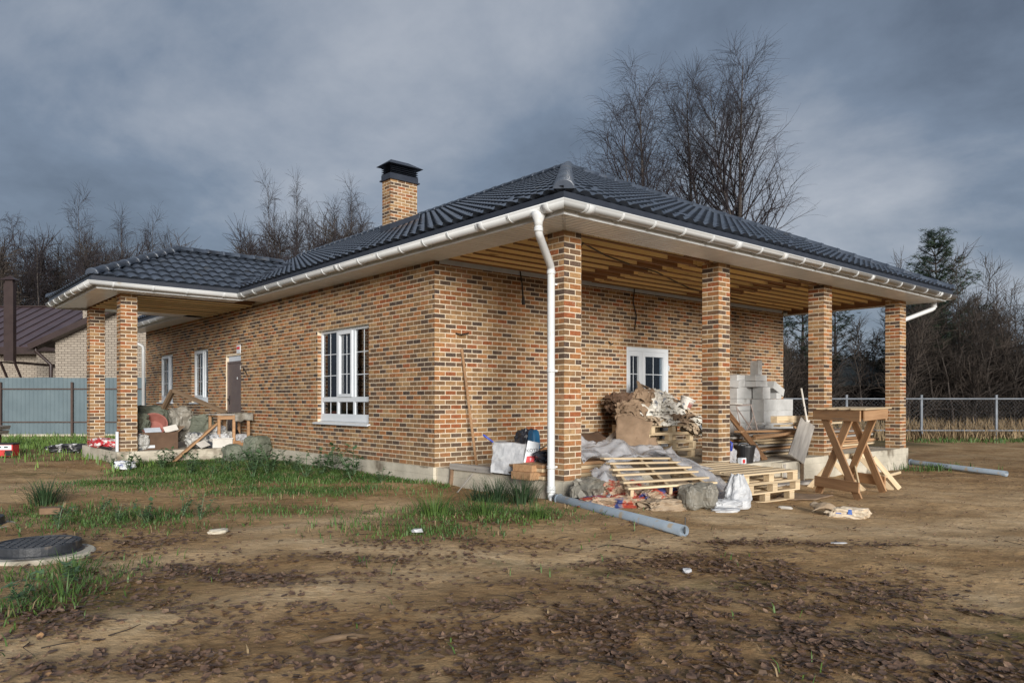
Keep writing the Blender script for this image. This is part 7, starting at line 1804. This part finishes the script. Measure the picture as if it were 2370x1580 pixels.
for x, y in scatter(lambda x, y: 0.9 * ell(x, y, 8.6, 15.35, 0.7, 0.25) , 7.5, 10.5, 14.6, 16.2, 2500):
    if not inside_house(x, y): blade(gr, x, y, gb(x, y), rr.uniform(0.06, 0.2), 0.007, rr.uniform(0, 6.3), 0.06, M['grass'])
for k in range(2500):
    x, y = rr.uniform(13, 31), rr.gauss(24.6, 0.5)
    blade(gr, x, y, gb(x, y), rr.uniform(0.05, 0.2), 0.012, rr.uniform(0, 6.3), 0.08, M['grass'])
tag(gr.build('lawn'), 'bright green lawn at the far left before the sheet fence', 'grass', kind='stuff')
# tufts of long grass
def tuft(label, x, y, n, h, spread_, seed, m_='grass_dark', name='grass_tuft', group=None):
    r2_ = random.Random(seed); b_ = MB()
    for k in range(n):
        an = r2_.uniform(0, 6.3); q = abs(r2_.gauss(0, spread_)) * 0.5; hh = h * r2_.uniform(0.5, 1.1); w_ = r2_.uniform(0.004, 0.007); bend = r2_.uniform(0.25, 0.95) * hh
        c_, s_ = math.cos(an), math.sin(an); bx_, by_ = c_ * q, s_ * q; px_, py_ = -s_ * w_, c_ * w_; pr = None; vv = []; ff = []
        for j in range(5):
            t_ = j / 4; d_ = bend * t_ ** 1.6; z = hh * (t_ - 0.38 * t_ ** 3 * (bend / hh)); f_ = (1 - t_ * 0.9)
            vv += [(bx_ + c_ * d_ - px_ * f_, by_ + s_ * d_ - py_ * f_, z - 0.02), (bx_ + c_ * d_ + px_ * f_, by_ + s_ * d_ + py_ * f_, z - 0.02)]
        ff = [(2 * j, 2 * j + 1, 2 * j + 3, 2 * j + 2) for j in range(4)]
        b_.add(vv, ff, M[m_])
    o = b_.build(name, None, loc=(x, y, gb(x, y))); return tag(o, label, 'grass tuft', group)
tuft('round tuft of long dark grass on bare soil left of the side porch', -5.85, 9.35, 260, 0.40, 0.22, 1)
tuft('tall dark grass against the plinth just left of the corner downpipe', 0.12, 9.12, 200, 0.42, 0.30, 2)
tuft('tall dark grass against the plinth, left of the other clump', -0.18, 9.28, 200, 0.40, 0.30, 3)
tuft('dark grass clump farthest left of the three at the plinth', -0.42, 9.45, 120, 0.30, 0.24, 4)
tuft('green grass tuft at the right end of the patch before the downpipe', 0.28, 7.95, 150, 0.22, 0.22, 5, 'grass')
tuft('green grass tuft in the middle of the patch before the plinth', -0.30, 8.05, 150, 0.24, 0.26, 6, 'grass')
tuft('taller loose grass tuft left of centre in the patch before the plinth', -0.85, 8.15, 150, 0.34, 0.26, 7, 'grass')
tuft('lone sprig of grass on bare soil below the patch', -1.15, 5.75, 14, 0.10, 0.05, 8, 'grass')
tuft('thin grass at the bottom left beside the leaf litter', -2.85, 4.75, 45, 0.22, 0.2, 9, 'grass')
tuft('dark grass at the left edge below the near manhole', -3.25, 5.55, 90, 0.22, 0.3, 10, 'grass')
# broad-leaved weeds along the wall
def weed(seed, h=0.34, n=22):
    r2_ = random.Random(seed); st_ = MB(); lf_ = MB()
    for s_ in range(4):
        an = r2_.uniform(0, 6.3); tp = Vector((math.cos(an) * h * r2_.uniform(.2, .6), math.sin(an) * h * r2_.uniform(.2, .6), h * r2_.uniform(0.6, 1.1)))
        st_.tube([(0, 0, -0.02), tp * 0.5 + Vector((0, 0, h * 0.08)), tp], [0.005, 0.004, 0.002], 4, M['weed'])
        for k in range(n):
            t_ = r2_.uniform(0.15, 1.0); p_ = tp * t_ + Vector((0, 0, h * 0.08 * math.sin(t_ * 3))); a2 = r2_.uniform(0, 6.3); l_ = r2_.uniform(0.05, 0.11) * (h / 0.34); w_ = l_ * r2_.uniform(0.16, 0.26)
            d_ = Vector((math.cos(a2), math.sin(a2), r2_.uniform(-0.35, 0.5))).normalized(); sd_ = d_.cross(Vector((0, 0, 1))).normalized() * w_
            lf_.add([p_, p_ + d_ * l_ * 0.45 + sd_, p_ + d_ * l_, p_ + d_ * l_ * 0.45 - sd_], [(0, 1, 2, 3)], M['weed'])
    return st_.mesh('stem'), lf_.mesh('leaves')
WD = [weed(1), weed(2, 0.28, 18), weed(3, 0.40, 24)]
spots_ = [(3.35, .55, 1), (3.9, .75, 0), (4.4, .45, 2), (4.9, .8, 0), (5.2, .40, 2), (5.6, .9, 1), (5.9, .35, 2), (6.2, .7, 0), (6.5, 1.2, 1), (6.9, .5, 2), (7.3, .9, 0), (7.7, 1.4, 1), (8.0, .7, 2), (8.3, 1.7, 0), (7.4, 1.9, 1), (8.7, 2.2, 2), (9.0, 2.5, 0), (9.25, 1.9, 2), (6.3, 1.8, 1), (5.4, 1.5, 0), (4.6, 1.2, 1), (5.0, 1.9, 2), (5.9, 2.2, 1), (6.8, 2.3, 2), (7.2, 1.3, 0), (8.1, 2.4, 2), (8.6, 1.2, 1), (5.7, 1.3, 2), (6.0, 1.5, 0), (9.1, 3.0, 1), (8.4, 2.9, 0)]
for i, (b_, d_, k) in enumerate(spots_):
    p_ = hp(AK - d_, b_); t_ = thing('weed_plant', 'leafy green weed in the grass strip under the long brick wall', 'weed', (p_.x, p_.y, gb(p_.x, p_.y)), i * 1.7, 'weeds along the long brick wall'); s_ = 0.85 + 0.6 * rnd.random(); t_.scale = (s_, s_, s_)
    link('stem', WD[k][0], t_); link('leaves', WD[k][1], t_)
for i, (x, y, k) in enumerate(((-4.6, 8.35, 0), (-4.1, 7.75, 1), (-3.72, 7.6, 2), (-3.65, 8.25, 0), (-4.45, 7.3, 1), (-3.05, 5.15, 0), (-3.0, 4.55, 2), (-3.35, 8.0, 1))):
    t_ = thing('weed_plant', 'leafy green weed on the left foreground near the manholes', 'weed', (x, y, gb(x, y)), i * 2.1, 'weeds about the manholes'); s_ = 0.6 + 0.35 * rnd.random(); t_.scale = (s_, s_, s_)
    link('stem', WD[k][0], t_); link('leaves', WD[k][1], t_)
# fallen leaves
lv = MB(); cnt = 0
def leaf(b_, x, y, z, s_, material):
    az = rr.uniform(0, 6.3); tx, ty = rr.gauss(0, 0.15), rr.gauss(0, 0.15); cu = rr.uniform(-0.05, 0.28) * s_
    mtx = Matrix.Translation((x, y, z)) @ Matrix.Rotation(az, 4, 'Z') @ Matrix.Rotation(tx, 4, 'X') @ Matrix.Rotation(ty, 4, 'Y')
    w_ = s_ * rr.uniform(0.26, 0.42)
    vv = [(-s_ * 0.5, 0, cu * 0.7), (-s_ * 0.12, -w_, cu * 0.5), (s_ * 0.28, -w_ * 0.6, cu * 0.15), (s_ * 0.55, 0, cu), (s_ * 0.28, w_ * 0.6, cu * 0.2), (-s_ * 0.12, w_, cu * 0.6), (0.05 * s_, 0, 0)]
    b_.add(vv, [(0, 1, 6), (1, 2, 6), (2, 3, 6), (3, 4, 6), (4, 5, 6), (5, 0, 6)], material, 0, mtx)
for x, y in scatter(leaf_density, -4.5, 5.0, 3.0, 7.6, 44000):
    if abs(x) > y * 0.75: continue
    leaf(lv, x, y, gb(x, y) + rr.uniform(0.002, 0.016), rr.uniform(0.026, 0.072), M['leaf'] if rr.random() < 0.90 else M['leaf2'])
for x, y in scatter(leaf_density, -5.5, 12.0, 7.6, 20.0, 24000):
    if inside_house(x, y): continue
    leaf(lv, x, y, gb(x, y) + rr.uniform(0.003, 0.015), rr.uniform(0.025, 0.05), M['leaf'] if rr.random() < 0.85 else M['leaf2'])
tag(lv.build('fallen_leaves'), 'brown fallen leaves drifted over the sandy soil', 'leaves', kind='stuff')
# pebbles and clods
pb_ = MB()
for k in range(5200):
    y = 3.1 + 15 * rr.random() ** 1.7; x = at_u(rr.uniform(-40, 2420), y)
    if inside_house(x, y): continue
    s_ = rr.uniform(0.004, 0.013) * (1 + 0.06 * y) * (1.7 if rr.random() < 0.03 else 1); z = gb(x, y)
    vv = [(x + s_ * rr.uniform(.7, 1.2) * math.cos(a_), y + s_ * rr.uniform(.7, 1.2) * math.sin(a_), z + s_ * rr.uniform(-.3, .15)) for a_ in (0.2, 1.5, 2.7, 3.9, 5.2)] + [(x, y, z + s_ * rr.uniform(.5, .8))]
    pb_.add(vv, [(0, 1, 5), (1, 2, 5), (2, 3, 5), (3, 4, 5), (4, 0, 5)], M['mud'])
tag(pb_.build('pebbles'), 'small stones and clods scattered over the soil', 'pebbles', kind='stuff')
# twigs lying about
tw = MB()
for k in range(90):
    y = 3.2 + 9 * rr.random() ** 1.6; x = at_u(rr.uniform(0, 2370), y)
    if inside_house(x, y): continue
    an = rr.uniform(0, 6.3); l_ = rr.uniform(0.06, 0.28); z = gb(x, y) + 0.006
    tw.tube([(x, y, z), (x + math.cos(an) * l_ * .5, y + math.sin(an) * l_ * .5, z + rr.uniform(0, .015)), (x + math.cos(an + .3) * l_, y + math.sin(an + .3) * l_, z)], [0.003, 0.0028, 0.0015], 4, M['twig_brown'], cap=False)
tag(tw.build('fallen_twigs'), 'thin twigs lying on the soil', 'twigs', kind='stuff')
